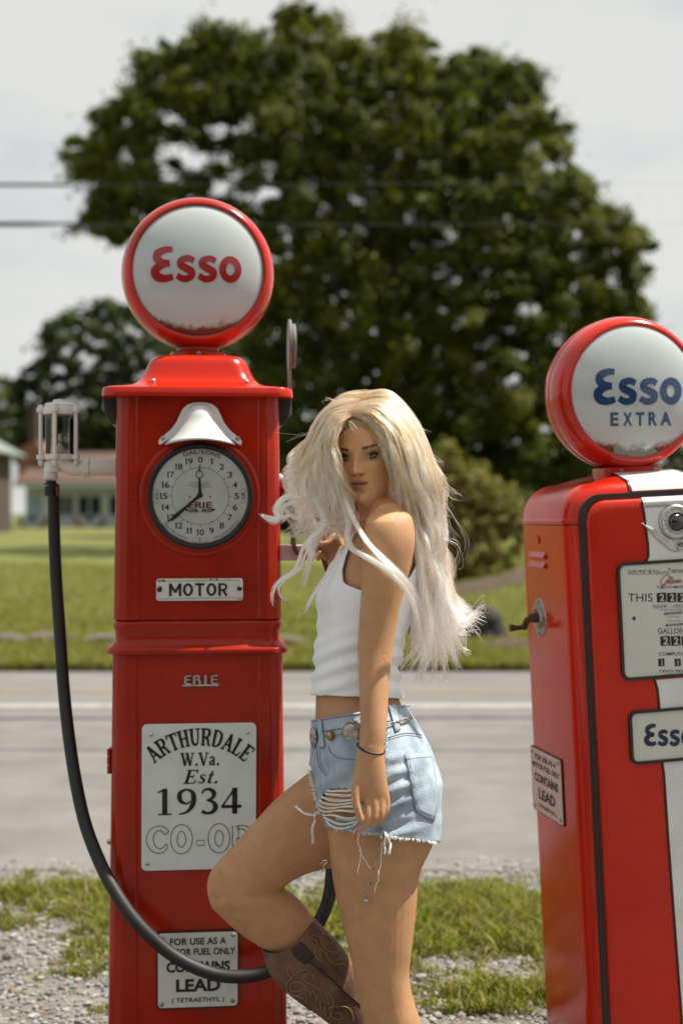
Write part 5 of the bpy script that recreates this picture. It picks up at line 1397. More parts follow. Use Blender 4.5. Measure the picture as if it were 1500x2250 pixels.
g = G(); g.add([(SX(-300), YS-0.7, SZ(990)), (SX(48), YS-0.7, SZ(990)), (SX(-20), YS+3, SZ(935)), (SX(-230), YS+3, SZ(935)), (SX(48), YS+6.7, SZ(990)), (SX(-300), YS+6.7, SZ(990)), (SX(-300), YS-0.7, SZ(985)), (SX(48), YS-0.7, SZ(985))], [(0, 1, 7, 6), (6, 7, 2, 3), (7, 4, 2), (1, 4, 7), (6, 3, 5), (0, 6, 5), (3, 2, 4, 5), (0, 5, 4, 1)]); part('roof', g, M['green_roof'], shed, si, smooth=False)
g = G(); g.box(SX(-120), SX(-60), YS-0.05, YS-0.01, SZ(1180), SZ(1050)); part('door', g, M['window'], shed, si, smooth=False)
tag(shed, 'dark brick shed with grey-green hipped roof at the left edge', 'shed')

# ------------------------------------------------------------------ wires on poles out of view
M['cable'] = mat('black_cable', (0.012, 0.012, 0.014), 0.6)
M['wire'] = mat('weathered_wire', (0.22, 0.23, 0.23), 0.5)
YW = 20.0
def cable(name, px0, py0, px1, py1, rad_, m_, lab, cat, sag=0.10, Y=YW):
    a, b = P(px0, py0, Y), P(px1, py1, Y)
    pts = [a.lerp(b, t) + Vector((0, 0, -sag*4*t*(1-t))) for t in np.linspace(0, 1, 40)]
    g = G(); g.tube(pts, rad_, 6); o = g.obj(name, m_, None, angle=180); return tag(o, lab, cat, 'overhead wires'), pts
o, pts = cable('overhead_wire', -1500, 402, 3200, 386, 0.002, M['wire'], 'upper overhead wire crossing in front of the maple', 'wire', 0.06)
g = G(); g.tube([P(-700, 404, YW-0.02), P(152, 405.5, YW-0.02)], 0.024, 8); s_ = g.obj('sleeve', M['cable'], o)
o, pts = cable('overhead_wire', -1500, 488, 3200, 478, 0.002, M['wire'], 'lower overhead wire crossing in front of the maple', 'wire', 0.06)
g = G(); g.tube([P(-700, 491, YW-0.02), P(60, 492, YW-0.02), P(180, 491, YW-0.02)], [0.038, 0.034, 0.014], 8); g.obj('sleeve', M['cable'], o)
for px, lab in ((-1500, 'wooden utility pole carrying the wires, left of view'), (3200, 'wooden utility pole carrying the wires, right of view')):
    b = P(px, 500, YW); root = empty('utility_pole', (b.x, YW, 0))
    g = G(); g.tube([(0, 0, -0.2), (0, 0, 8.5)], [0.15, 0.11], 12); g.obj('pole', M['bark'], root)
    g = G(); g.box(-0.9, 0.9, -0.06, 0.06, 7.6, 7.72); g.obj('crossarm', M['bark'], root, smooth=False)
    tag(root, lab, 'utility pole', 'utility poles')

# ------------------------------------------------------------------ the store behind the photographer (seen in the reflections)
M['store_wall'] = mat('dark_board_wall', (0.09, 0.06, 0.045), 0.8, var=0.3, vscale=2)
M['store_roof'] = mat('dark_shingle_roof', (0.06, 0.055, 0.05), 0.9, var=0.3, vscale=2)
store = empty('store', (0, -15, 0))
g = G(); g.box(-13, 13, -8, 0, 0, 4.4); g.obj('wall', M['store_wall'], store, smooth=False)
g = G(); g.add([(-14, 1.6, 4.2), (14, 1.6, 4.2), (14, -4, 7.8), (-14, -4, 7.8), (14, -9.5, 4.2), (-14, -9.5, 4.2)], [(0, 1, 2, 3), (3, 2, 4, 5), (0, 3, 5), (1, 4, 2), (0, 5, 4, 1)]); g.obj('roof', M['store_roof'], store, smooth=False)
for x in (-9.4, -4.7, 0, 4.7, 9.4):
    g = G(); g.box(x-0.09, x+0.09, 1.2, 1.38, 0, 4.3); g.obj('porch_post', M['white_enamel'], store, smooth=False)
for x in (-6.5, -2.3, 2.3, 6.5):
    g = G(); g.box(x-0.8, x+0.8, 0.01, 0.05, 1.0, 2.6); g.obj('window', M['window'], store, smooth=False)
tag(store, 'dark timber store with a porch, behind the photographer', 'store')
# ================================================================== the woman
person = empty('person', (P(880, 2500, 3.07).x, 3.1, 0))
PINV = Matrix.Translation(-person.location)
tag(person, 'blonde woman in white tank top, torn denim shorts and brown boots beside tall pump', 'person')
def child(o, par=None):
    o.parent = par or person
    o.matrix_parent_inverse = PINV if par is None else Matrix()
    return o

def sec_rings(secs, n=30, sub=5, grow=0.0):
    """secs: (xl,yl,xr,yr,Y,b) edges seen in the photo plus true half depth b"""
    rows = []
    for s in secs:
        xl, yl, xr, yr, Y, b = s[:6]
        L_, R_ = P(xl, yl, Y), P(xr, yr, Y); rows.append(np.array([*L_, *R_, b]))
    K = [Vector(r[0:3]) for r in rows]; K2 = [Vector(r[3:6]) for r in rows]; Bv = [Vector((r[6], 0, 0)) for r in rows]
    Lc, Rc, Bc = catmull(K, sub), catmull(K2, sub), catmull(Bv, sub)
    rings = []
    for l, r, b in zip(Lc, Rc, Bc):
        c = (l+r)/2; A = (r-l)/2; A = A*((A.length+grow)/A.length); bb = max(0.002, b.x+grow)
        rings.append([c + A*math.cos(2*math.pi*k/n) + Vector((0, bb*math.sin(2*math.pi*k/n), 0)) for k in range(n)])
    return rings
def round_ends(rings, e0=True, e1=True):
    out = list(rings)
    def cap(r0, r1):
        c0 = sum(r0, Vector())/len(r0); c1 = sum(r1, Vector())/len(r1); d = (c0-c1).normalized()
        rad_ = min((r0[0]-c0).length, (r0[len(r0)//4]-c0).length)
        return [[c0 + d*rad_*0.8*math.sin(R(a)) + (p-c0)*math.cos(R(a)) for p in r0] for a in (30, 55, 75, 86)]
    if e0: out = cap(rings[0], rings[1])[::-1] + out
    if e1: out = out + cap(rings[-1], rings[-2])
    return out
TORSO = [(712,1805,945,1812,3.13,.135), (696,1750,960,1760,3.13,.160), (689,1700,958,1705,3.13,.168), (690,1650,938,1645,3.13,.162), (692,1600,908,1590,3.14,.146), (693,1560,884,1552,3.145,.130), (694,1525,872,1520,3.15,.122), (698,1470,868,1466,3.15,.118), (703,1410,880,1405,3.15,.124), (708,1350,897,1345,3.15,.134), (711,1305,910,1300,3.15,.143), (727,1255,920,1248,3.15,.150), (752,1205,922,1198,3.15,.152), (775,1165,910,1158,3.15,.135), (795,1135,890,1130,3.14,.085)]
LLEG = [(706,1720,962,1740,3.075,.088), (716,1790,962,1815,3.07,.092), (722,1840,948,1862,3.07,.09), (727,1905,922,1920,3.07,.085), (737,1965,915,1988,3.07,.080), (757,2050,907,2068,3.07,.071), (771,2105,900,2122,3.07,.064), (778,2145,900,2155,3.07,.060), (787,2195,909,2200,3.075,.060), (799,2250,925,2250,3.08,.061), (814,2320,938,2320,3.085,.056), (838,2400,930,2400,3.09,.045), (855,2490,915,2490,3.09,.036)]
RTHIGH = [(760,1660,800,1900,3.20,.085), (700,1684,742,1905,3.20,.088), (648,1722,695,1913,3.20,.083), (602,1760,655,1928,3.19,.077), (556,1810,622,1950,3.18,.070), (512,1858,590,1972,3.17,.063), (480,1893,560,1995,3.165,.058)]
RKNEE = [(470,1905,585,1975,3.165,.056), (455,1945,590,1965,3.165,.057), (462,1985,600,1955,3.165,.056), (484,2012,622,1955,3.168,.055), (520,2045,655,1976,3.175,.053), (560,2073,684,2012,3.185,.050), (600,2098,702,2044,3.195,.046), (650,2150,735,2100,3.205,.040), (715,2240,785,2195,3.215,.034), (765,2312,828,2275,3.22,.032)]
LARM = [(832,1116,880,1112,3.05,.030), (812,1132,898,1126,3.025,.044), (801,1155,908,1148,3.01,.052), (795,1195,911,1190,3.0,.054), (795,1245,903,1242,2.998,.051), (793,1300,888,1300,3.0,.047), (789,1360,874,1360,3.0,.043), (786,1420,864,1420,2.996,.041), (788,1480,857,1480,2.980,.037), (790,1540,853,1540,2.961,.033), (791,1600,849,1600,2.942,.028), (788,1645,843,1645,2.930,.0215)]
PALM = [(788,1635,843,1640,2.930,.0215), (782,1670,845,1670,2.924,.019), (777,1705,849,1705,2.920,.0175), (778,1735,853,1735,2.918,.0165), (786,1760,855,1757,2.917,.0145)]
RARM = [(772,1165,848,1150,3.29,.045), (768,1200,842,1195,3.33,.045), (766,1260,836,1260,3.38,.042), (764,1320,826,1325,3.41,.038), (760,1358,815,1365,3.42,.035), (748,1362,800,1345,3.42,.033), (738,1330,788,1310,3.41,.031), (728,1285,772,1270,3.40,.028), (724,1245,762,1235,3.39,.0235)]

body_g = G()
for secs in (TORSO, LLEG, RTHIGH, RKNEE, LARM, PALM, RARM):
    body_g.loft(round_ends(sec_rings(secs)))
def finger(pts, r0, r1):
    q = catmull([P(*p) for p in pts], 5); n = len(q)
    rr = [r0 + (r1-r0)*i/(n-1) for i in range(n)]
    # knuckle swellings
    rings_r = list(rr); 
    q2 = [q[0]] + q[1:] + [q[-1] + (q[-1]-q[-2]).normalized()*r1*0.6]
    rings_r = rings_r + [r1*0.45]
    body_g.tube(q2, rings_r, 12)
# near (left) hand: fingers curl in, index and thumb pinch a thread
finger([(794,1690,2.922), (783,1722,2.910), (781,1758,2.902), (787,1785,2.898), (793,1806,2.898)], 0.0110, 0.0072)
finger([(800,1735,2.916), (807,1765,2.908), (808,1795,2.900), (801,1816,2.900), (785,1826,2.904)], 0.0084, 0.0058)
finger([(819,1740,2.915), (824,1768,2.906), (823,1800,2.901), (814,1815,2.910)], 0.0083, 0.0062)
finger([(834,1740,2.916), (838,1766,2.909), (837,1796,2.904), (829,1809,2.914)], 0.0078, 0.0058)
finger([(846,1738,2.919), (851,1762,2.914), (849,1786,2.910), (842,1798,2.918)], 0.0070, 0.0050)
# far (right) hand closed over the nozzle
body_g.loft(round_ends(sec_rings([(722,1250,764,1240,3.39,.022), (716,1222,762,1212,3.385,.020), (712,1195,752,1178,3.38,.018), (716,1175,742,1162,3.375,.014)])))
finger([(735,1178,3.375), (722,1163,3.36), (712,1168,3.35), (711,1182,3.35)], 0.0085, 0.0065)
finger([(722,1190,3.372), (708,1178,3.352), (700,1184,3.342), (702,1198,3.345)], 0.0085, 0.0065)
finger([(718,1208,3.374), (702,1195,3.350), (694,1202,3.340), (697,1214,3.345)], 0.0082, 0.0062)
finger([(718,1228,3.378), (703,1215,3.355), (696,1220,3.348), (700,1230,3.35)], 0.0074, 0.0056)
finger([(745,1200,3.375), (734,1176,3.352), (720,1192,3.335), (706,1196,3.332)], 0.0095, 0.0070)

# head
psi, th_, ro = R(21), R(4), R(4)
f0, s0, u0 = Vector((-math.sin(psi), -math.cos(psi), 0)), Vector((math.cos(psi), -math.sin(psi), 0)), Vector((0, 0, 1))
hf = f0*math.cos(th_) - u0*math.sin(th_); hu_ = u0*math.cos(th_) + f0*math.sin(th_)
hu = hu_*math.cos(ro) - s0*math.sin(ro); hs = s0*math.cos(ro) + hu_*math.sin(ro)
HC = Vector((0.0630, 3.12, 1.5440))
def HP(s, f, h): return HC + hs*s + hf*f + hu*h
hp_ = [(0.118, .004, .006, .006), (0.1155, .030, .036, .032), (0.108, .052, .062, .050), (0.092, .072, .085, .064), (0.07, .084, .097, .0715), (0.045, .0895, .102, .0745), (0.022, .0915, .102, .0750), (0.0, .0885, .099, .0735), (-0.022, .0875, .092, .0705), (-0.042, .0865, .080, .0660), (-0.060, .0855, .062, .0600), (-0.078, .0835, .042, .0520), (-0.094, .079, .020, .0410), (-0.106, .071, .004, .0300), (-0.114, .056, -.012, .0190), (-0.1165, .042, -.022, .0100)]
rings = []
for h, F_, B_, W_ in hp_:
    ring = []
    for k in range(40):
        a = 2*math.pi*k/40; ca, sa = math.cos(a), math.sin(a)
        fx = F_ if sa > 0 else B_
        e = 0.92
        ring.append(HP(W_*math.copysign(abs(ca)**e, ca), fx*math.copysign(abs(sa)**e, sa) if sa > 0 else fx*sa, h))
    rings.append(ring)
body_g.loft(rings)
# neck
nk0 = HP(0, -0.02, -0.055); nk1 = P(845, 1150, 3.145)
body_g.tube([nk0, nk0.lerp(nk1, 0.33), nk0.lerp(nk1, 0.66), nk1], [0.050, 0.049, 0.052, 0.066], 24)
# shoulder bridge
body_g.tube([P(846, 1142, 3.14), P(852, 1138, 3.08), P(858, 1150, 3.03)], [0.056, 0.046, 0.044], 18)
body_g.tube([P(846, 1145, 3.14), P(830, 1150, 3.22), P(812, 1165, 3.30)], [0.058, 0.050, 0.050], 18)

def voxel(g_, size, smooth_it=6, fac=0.5, name='tmp'):
    o = g_.obj(name, None, None); 
    m = o.modifiers.new('r', 'REMESH'); m.mode = 'VOXEL'; m.voxel_size = size
    if smooth_it:
        m = o.modifiers.new('s', 'SMOOTH'); m.factor = fac; m.iterations = smooth_it
    dg = bpy.context.evaluated_depsgraph_get(); dg.update()
    me = bpy.data.meshes.new_from_object(o.evaluated_get(dg))
    bpy.data.objects.remove(o, do_unlink=True)
    V = np.zeros(len(me.vertices)*3); me.vertices.foreach_get('co', V); V = V.reshape(-1, 3)
    return me, V
def px_of(V):
    return np.stack([750 + V[:, 0]/V[:, 1]*FPX, 1125 - (V[:, 2]-CAM_H)/V[:, 1]*FPX], 1)

bme, BV = voxel(body_g, 0.0024, 7, 0.5, 'body')
# ---- face relief in head space
Hm = np.array([hs, hf, hu]); q = (BV - np.array(HC)) @ Hm.T
s_, f_, h_ = q[:, 0], q[:, 1], q[:, 2]
front = smooth((f_-0.035)/0.03)*(h_ > -0.125)
def gs(sc, hc, ss, hh): return np.exp(-((s_-sc)/ss)**2 - ((h_-hc)/hh)**2)
D = np.zeros(len(BV))
t = np.clip((0.012-h_)/0.042, 0, 1)
ridge = (0.002 + 0.0185*t**1.25)*smooth((0.02-h_)/0.02)*smooth((h_+0.0405)/0.007)
D += ridge*np.exp(-(s_/(0.0062+0.0042*t))**2)
for sg_ in (-1, 1):
    D += 0.0058*gs(sg_*0.0120, -0.0325, 0.0056, 0.0058)
    D -= 0.0085*gs(sg_*0.031, -0.001, 0.0155, 0.0105)
    D += 0.0035*gs(sg_*0.031, 0.0185, 0.020, 0.0065)
    D += 0.0050*gs(sg_*0.043, -0.024, 0.017, 0.014)
    D -= 0.0030*gs(sg_*0.040, -0.056, 0.014, 0.016)
D += 0.0062*gs(0, -0.0530, 0.0150, 0.0040) + 0.0076*gs(0, -0.0655, 0.0125, 0.0052) - 0.0040*gs(0, -0.0590, 0.017, 0.0014)
D -= 0.0022*gs(0, -0.046, 0.004, 0.005); D -= 0.0045*gs(0, -0.0765, 0.015, 0.0050)
D += 0.0065*gs(0, -0.095, 0.015, 0.010)
BV = BV + np.array(hf)[None]*(D*front)[:, None]
kp_ = px_of(BV); kn = np.array([-0.80, -0.55, 0.2]); far_ = (BV[:, 1] > 3.08) & (BV[:, 1] < 3.20)
def kg(cx, cy, rx, ry): return np.exp(-((kp_[:, 0]-cx)/rx)**2 - ((kp_[:, 1]-cy)/ry)**2)*far_
BV = BV + kn[None]*(0.0045*kg(476, 1925, 20, 20) - 0.0035*kg(505, 1900, 16, 18) - 0.0035*kg(484, 1972, 18, 12) + 0.003*kg(478, 1996, 14, 12) - 0.003*kg(520, 1945, 14, 30) + 0.002*kg(540, 1990, 30, 14))[:, None]
# ---- colour
C = np.tile(np.array([0.46, 0.25, 0.125]), (len(BV), 1))
def paint(w_, col): 
    global C
    w_ = np.clip(w_, 0, 1)[:, None]; C = C*(1-w_) + np.array(col)*w_
fr = (f_ > 0.03) & (h_ > -0.125) & (np.abs(s_) < 0.08)
C = C*(1 + 0.42*(smooth((f_-0.01)/0.04)*(h_ > -0.14)*(np.abs(s_) < 0.09))[:, None])  # face skin colour lightened to offset the shade of the hair
for sg_ in (-1, 1):
    paint(0.35*gs(sg_*0.044, -0.032, 0.018, 0.014)*fr, (0.45, 0.20, 0.11))
    ex = (s_ - sg_*0.031)*sg_; 
    paint(0.85*np.exp(-(ex/0.0185)**2-((h_-0.005)/0.0080)**2)*fr, (0.16, 0.085, 0.055))       # smoky lid
    paint(0.65*np.exp(-(ex/0.017)**2-((h_+0.0075)/0.0045)**2)*fr, (0.24, 0.125, 0.08))
    bh = 0.0190 + 0.0022*np.clip(ex/0.012, -1, 1) - 0.10*np.clip(ex-0.010, 0, 1)
    bw = 0.0036*np.clip(1.15-np.clip(ex-0.002, 0, 1)/0.024, 0.25, 1)
    paint(0.95*np.exp(-((h_-bh)/bw)**4)*smooth((ex+0.0185)/0.006)*smooth((0.0235-ex)/0.008)*fr, (0.075, 0.042, 0.026))  # brow
    paint(0.95*gs(sg_*0.0085, -0.0388, 0.0038, 0.0022)*(f_ > 0.07), (0.06, 0.022, 0.015))      # nostril
lipw = np.clip(1-(np.abs(s_)/0.0205)**2, 0, 1); LM = -0.0590 + 0.0012*(np.abs(s_)/0.02)**2
ul = smooth((h_-LM)/0.0008)*smooth((LM+0.0086*lipw**0.7+0.0002-h_)/0.0012)
ll = smooth((LM-h_)/0.0008)*smooth((h_-(LM-0.0110*lipw**0.8))/0.0014)
paint(0.85*ul*(lipw > 0.02)*fr, (0.30, 0.095, 0.085)); paint(0.85*ll*(lipw > 0.02)*fr, (0.40, 0.14, 0.125))
paint(0.9*np.exp(-((h_-LM)/0.0011)**2)*(lipw > 0.02)*fr, (0.12, 0.03, 0.028))
scalp = (h_ > -0.075) & (((f_ < 0.035) & (np.abs(s_) < 0.09) & (f_ > -0.12)) | ((h_ > 0.068-0.5*np.abs(s_)) & (f_ > -0.12)) | ((np.abs(s_) > 0.062) & (f_ < 0.06))) & (h_ < 0.2) & (np.linalg.norm(q, axis=1) < 0.16)
C[scalp] = (0.40, 0.27, 0.13)
pxy = px_of(BV)
# knuckles and knee tint
def tint(cx, cy, r_, Ylim, amt, col):
    w_ = np.exp(-(((pxy[:, 0]-cx)**2+(pxy[:, 1]-cy)**2)/r_**2)); w_ *= (np.abs(BV[:, 1]-Ylim) < 0.12); paint(amt*w_, col)
for cx, cy in ((806, 1748), (822, 1745), (837, 1748), (849, 1752), (808, 1795), (823, 1800), (837, 1796)): tint(cx, cy, 7, 2.94, 0.30, (0.41, 0.17, 0.09))
tint(478, 1935, 30, 3.13, 0.22, (0.40, 0.19, 0.10)); tint(484, 1918, 5, 3.13, 0.35, (0.25, 0.12, 0.08))
for cx, cy, r_ in ((815, 1428, 2.4), (797, 1373, 2.0), (803, 1550, 2.0)): tint(cx, cy, r_, 2.93, 0.6, (0.22, 0.10, 0.06))
nF = len(bme.polygons); 
bme.vertices.foreach_set('co', np.ascontiguousarray(BV, dtype=np.float32).ravel()); bme.update()
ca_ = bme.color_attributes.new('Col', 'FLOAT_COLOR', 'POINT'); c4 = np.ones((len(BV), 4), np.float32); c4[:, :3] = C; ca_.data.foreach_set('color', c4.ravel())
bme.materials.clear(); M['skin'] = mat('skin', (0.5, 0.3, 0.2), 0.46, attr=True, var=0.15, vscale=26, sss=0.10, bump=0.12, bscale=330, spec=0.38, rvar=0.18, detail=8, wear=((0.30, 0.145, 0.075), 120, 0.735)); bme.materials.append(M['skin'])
bme.polygons.foreach_set('use_smooth', [True]*nF)
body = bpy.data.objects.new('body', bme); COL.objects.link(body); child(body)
def bvh_of(me, V): return BVHTree.FromPolygons([Vector(v) for v in V], [tuple(p.vertices) for p in me.polygons])
# ---- eyes: lens-shaped almond with iris, plus lashes
M['sclera'] = mat('eye_white', (0.30, 0.285, 0.27), 0.15, coat=0.4); M['iris'] = mat('iris_grey_green', (0.035, 0.042, 0.04), 0.08, coat=1.0); M['pupil'] = mat('pupil', (0.004, 0.004, 0.004), 0.05, coat=1.0)
M['lash'] = mat('dark_lashes', (0.010, 0.007, 0.006), 0.6); M['brow'] = mat('brown_brow', (0.06, 0.034, 0.02), 0.7)
msk = (f_ > 0.05) & (np.abs(s_) < 0.06) & (np.abs(h_) < 0.05)
fs_pts = np.stack([s_[msk], h_[msk], f_[msk] + (D*front)[msk]], 1)
def face_f(s, h):
    d2 = (fs_pts[:, 0]-s)**2 + (fs_pts[:, 1]-h)**2; k = np.argsort(d2)[:6]; return float(fs_pts[k, 2].mean())
for sg_ in (-1, 1):
    ec = sg_*0.0305; fc = face_f(ec, -0.001)
    def lid(tt, up):   # tt -1..1 inner->outer
        hgt = (0.0037*(1-tt**2)**0.75 + 0.0014*tt) if up else (-0.0034*(1-tt**2)**0.8 + 0.0014*tt)
        return ec + sg_*tt*0.0138, hgt - 0.0005
    def surf(s, h): return fc + 0.0042 - ((s-ec)**2 + h**2)/(2*0.0165)
    g = G(); vs_ = []; m_ = 15
    for i in range(m_):
        tt = -1 + 2*i/(m_-1); s1, hu1 = lid(tt, True); s1, hl1 = lid(tt, False)
        for j in range(7): h1 = hl1 + (hu1-hl1)*j/6; vs_.append(HP(s1, surf(s1, h1), h1))
    g.add(vs_, [(i*7+j, (i+1)*7+j, (i+1)*7+j+1, i*7+j+1) for i in range(m_-1) for j in range(6)])
    eye = child(g.obj('eye', M['sclera'], None, angle=180))
    gaze = -0.0005*1
    for nm, r_, lift, m2 in (('iris', 0.0056, 0.0004, 'iris'), ('pupil', 0.0023, 0.0006, 'pupil')):
        g = G(); vs_ = []
        ic = ec + 0.0012
        for k in range(24):
            a = 2*math.pi*k/24; s1, h1 = ic + r_*math.cos(a), 0.0008 + r_*math.sin(a)
            tt = (s1-ec)*sg_/0.0138; h1 = min(max(h1, lid(tt, False)[1]), lid(tt, True)[1]); vs_.append(HP(s1, surf(s1, h1)+lift, h1))
        g.add(vs_, [tuple(range(24))]); child(g.obj(nm, M[m2], None, smooth=False), eye).matrix_parent_inverse = PINV
        for o_ in eye.children: o_.matrix_parent_inverse = Matrix()
    g = G()
    up_ = [HP(lid(t_, True)[0], surf(*lid(t_, True))+0.0008, lid(t_, True)[1]+0.0004) for t_ in np.linspace(-1, 1.12 if True else 1, 14)] if False else [HP(lid(t_, True)[0], surf(*lid(t_, True))+0.0008, lid(t_, True)[1]+0.0004) for t_ in np.linspace(-1, 1, 14)]
    g.tube(up_, [0.0009]+[0.0017]*6+[0.0021]*6+[0.0014], 6)
    for t_ in np.linspace(-0.6, 1.0, 22):
        s1, h1 = lid(t_, True); a = HP(s1, surf(s1, h1)+0.001, h1+0.0003); b = HP(s1+sg_*(0.001+0.005*max(0, t_)), surf(s1, h1)+0.0065, h1+0.0052); g.tube([a, a.lerp(b, 0.6)+hu*-0.0004, b], [0.0005, 0.0004, 0.0001], 4)
    lo_ = [HP(lid(t_, False)[0], surf(*lid(t_, False))+0.0004, lid(t_, False)[1]-0.0002) for t_ in np.linspace(-0.9, 1, 10)]
    g.tube(lo_, 0.0009, 5)
    child(g.obj('eyelashes', M['lash'], None, angle=180), eye)
for o_ in [c_ for c_ in bpy.data.objects if c_.name.startswith('eyelashes')]: o_.matrix_parent_inverse = Matrix()

# ================================================================== tank top
M['cotton'] = mat('white_ribbed_cotton', (0.80, 0.82, 0.87), 0.85, var=0.05, vscale=30, bump=0.25, bscale=420, stretch=(1, 1, 0.08))
NT = 180; tr = sec_rings(TORSO, NT, 16, 0.0085); TV = np.array([[list(p) for p in r] for r in tr]); nv = len(tr)
ang = 2*np.pi*np.arange(NT)/NT; ct, st = np.cos(ang)[None], np.sin(ang)[None]
ppx = px_of(TV.reshape(-1, 3)).reshape(nv, NT, 2); PYc = ppx[:, :, 1]
cen = TV.mean(1, keepdims=True); out_ = TV - cen; out_ /= np.linalg.norm(out_, axis=2, keepdims=True)
fold = 0.0046*np.exp(-((PYc-1460)/70)**2)*np.sin(PYc*0.16 + 2.2*np.sin(ang*1.5)[None] + ct*2) + 0.0035*np.exp(-((PYc-1512)/14)**2) + 0.0045*np.exp(-((PYc-1425)/28)**2)*np.sin(PYc*0.10+ct*3)
rib = 0.00045*np.sin(ang*110)[None]
bust = 0.016*np.exp(-((PYc-1312)/38)**2)*np.exp(-((ct+0.86)/0.25)**2)*np.exp(-((np.abs(st)-0.42)/0.30)**2)
TV = TV + out_*(fold+rib+bust)[:, :, None]
hem = 1533 + 4*ct
keepv = (PYc < hem)
arm_n = 1296.0 - 8*np.clip(ct, 0, 1)
fb = np.interp(PYc, [1180, 1215, 1250, 1280, 1298], [-0.80, -0.76, -0.70, -0.58, -0.15])
bb = np.interp(PYc, [1150, 1200, 1240, 1275, 1298], [0.80, 0.80, 0.80, 0.66, 0.1])
side = (PYc < arm_n) & (ct > fb) & (ct < bb)
nl_f = (ct < 0) & (PYc < np.interp(np.abs(st), [0, 0.35, 0.45, 0.55, 1], [1238, 1228, 1205, 1150, 1100]))
nl_b = (ct > 0) & (PYc < np.interp(np.abs(st), [0, 0.2, 0.35, 1], [1225, 1205, 1100, 1100]))
keepv &= ~side & ~nl_f & ~nl_b
F_ = []
for i in range(nv-1):
    for j in range(NT):
        k = (j+1) % NT
        if keepv[i, j] and keepv[i, k] and keepv[i+1, j] and keepv[i+1, k]: F_.append((i*NT+j, i*NT+k, (i+1)*NT+k, (i+1)*NT+j))
def clean_obj(name, V, F, m_, sm=4):
    o = mesh_obj(name, V, F, m_, None, True, 180)
    bm = bmesh.new(); bm.from_mesh(o.data); bmesh.ops.delete(bm, geom=[v for v in bm.verts if not v.link_faces], context='VERTS')
    for _ in range(sm):        # relax only the cut borders
        nv_ = {}
        for v in bm.verts:
            be = [e for e in v.link_edges if e.is_boundary]
            if len(be) == 2: nv_[v] = v.co*0.4 + (be[0].other_vert(v).co + be[1].other_vert(v).co)*0.3
        for v, c_ in nv_.items(): v.co = c_
    bmesh.ops.recalc_face_normals(bm, faces=bm.faces); bm.to_mesh(o.data); bm.free()
    o.data.polygons.foreach_set('use_smooth', [True]*len(o.data.polygons))
    return o
tank = child(clean_obj('tank_top', TV.reshape(-1, 3), F_, M['cotton'], 6))
m_ = tank.modifiers.new('solid', 'SOLIDIFY'); m_.thickness = 0.0028; m_.offset = 0

# ================================================================== shorts
M['denim'] = mat('light_blue_denim', (0.40, 0.475, 0.54), 0.9, col2=(0.13, 0.20, 0.29), vscale=17, detail=10, bump=0.45, bscale=330, lo=0.36, hi=0.80)
M['thread'] = mat('white_cotton_thread', (0.72, 0.72, 0.70), 0.85)
M['stitch'] = mat('blue_grey_stitching', (0.12, 0.15, 0.20), 0.8)
M['denim_d'] = mat('denim_edge', (0.20, 0.27, 0.35), 0.9, var=0.3, vscale=60)
sg2 = G()
sg2.loft(round_ends(sec_rings([(704,1800,954,1806,3.13,.140)] + TORSO[1:6], 36, 5, 0.0085)))
sg2.loft(round_ends(sec_rings([(700,1700,964,1720,3.08,.09), (712,1770,966,1790,3.07,.096), (716,1815,960,1840,3.065,.100), (716,1850,956,1872,3.065,.103), (716,1890,952,1905,3.065,.104)], 36, 5, 0.006)))
sg2.loft(round_ends(sec_rings([(760,1660,800,1890,3.20,.088), (700,1682,745,1893,3.20,.094), (660,1702,715,1900,3.20,.092)], 36, 5, 0.010)))
sme, SV = voxel(sg2, 0.0034, 5, 0.5, 'shorts')
nn_ = np.zeros(len(SV)*3); sme.vertex_normals.foreach_get('vector', nn_); nn_ = nn_.reshape(-1, 3)
sp_ = px_of(SV); sx_, sy_ = sp_[:, 0], sp_[:, 1]
def fld(x, y, ang_, wl, ph): return np.sin((x*math.cos(R(ang_)) + y*math.sin(R(ang_)))*2*np.pi/wl + ph)
wr = 0.0022*fld(sx_, sy_, 82, 34, 0.5+0.03*sx_)*np.exp(-((sx_-870)/45)**2)*smooth((sy_-1640)/50) + 0.0018*fld(sx_, sy_, 62, 44, 1.0)*np.exp(-((sx_-735)/60)**2)*smooth((sy_-1640)/40)
wr += 0.0016*fld(sx_, sy_, 30, 70, 0.2)*smooth((sy_-1650)/40) + 0.0025*np.exp(-((sx_-830)/26)**2)*fld(sx_, sy_, 75, 28, 1.0)*smooth((sy_-1640)/60)
SV = SV + nn_*(wr*1.7)[:, None]
kp = sy_ > 1581 - (sx_-683)*0.160 + 0.0004*(sx_-790)**2*0
near = SV[:, 1] < 3.135
hemL = 1822 + (sx_-722)*0.14 + 3*np.sin(sx_*0.11)
legcut = sy_ > np.where(near, hemL, 1822 + (sx_-722)*0.10)
rcut = (-0.975*sx_ + 0.22*sy_ > -293.5 + 2*np.sin(sy_*0.2)) & (sy_ > 1650)
kp &= ~legcut & ~rcut
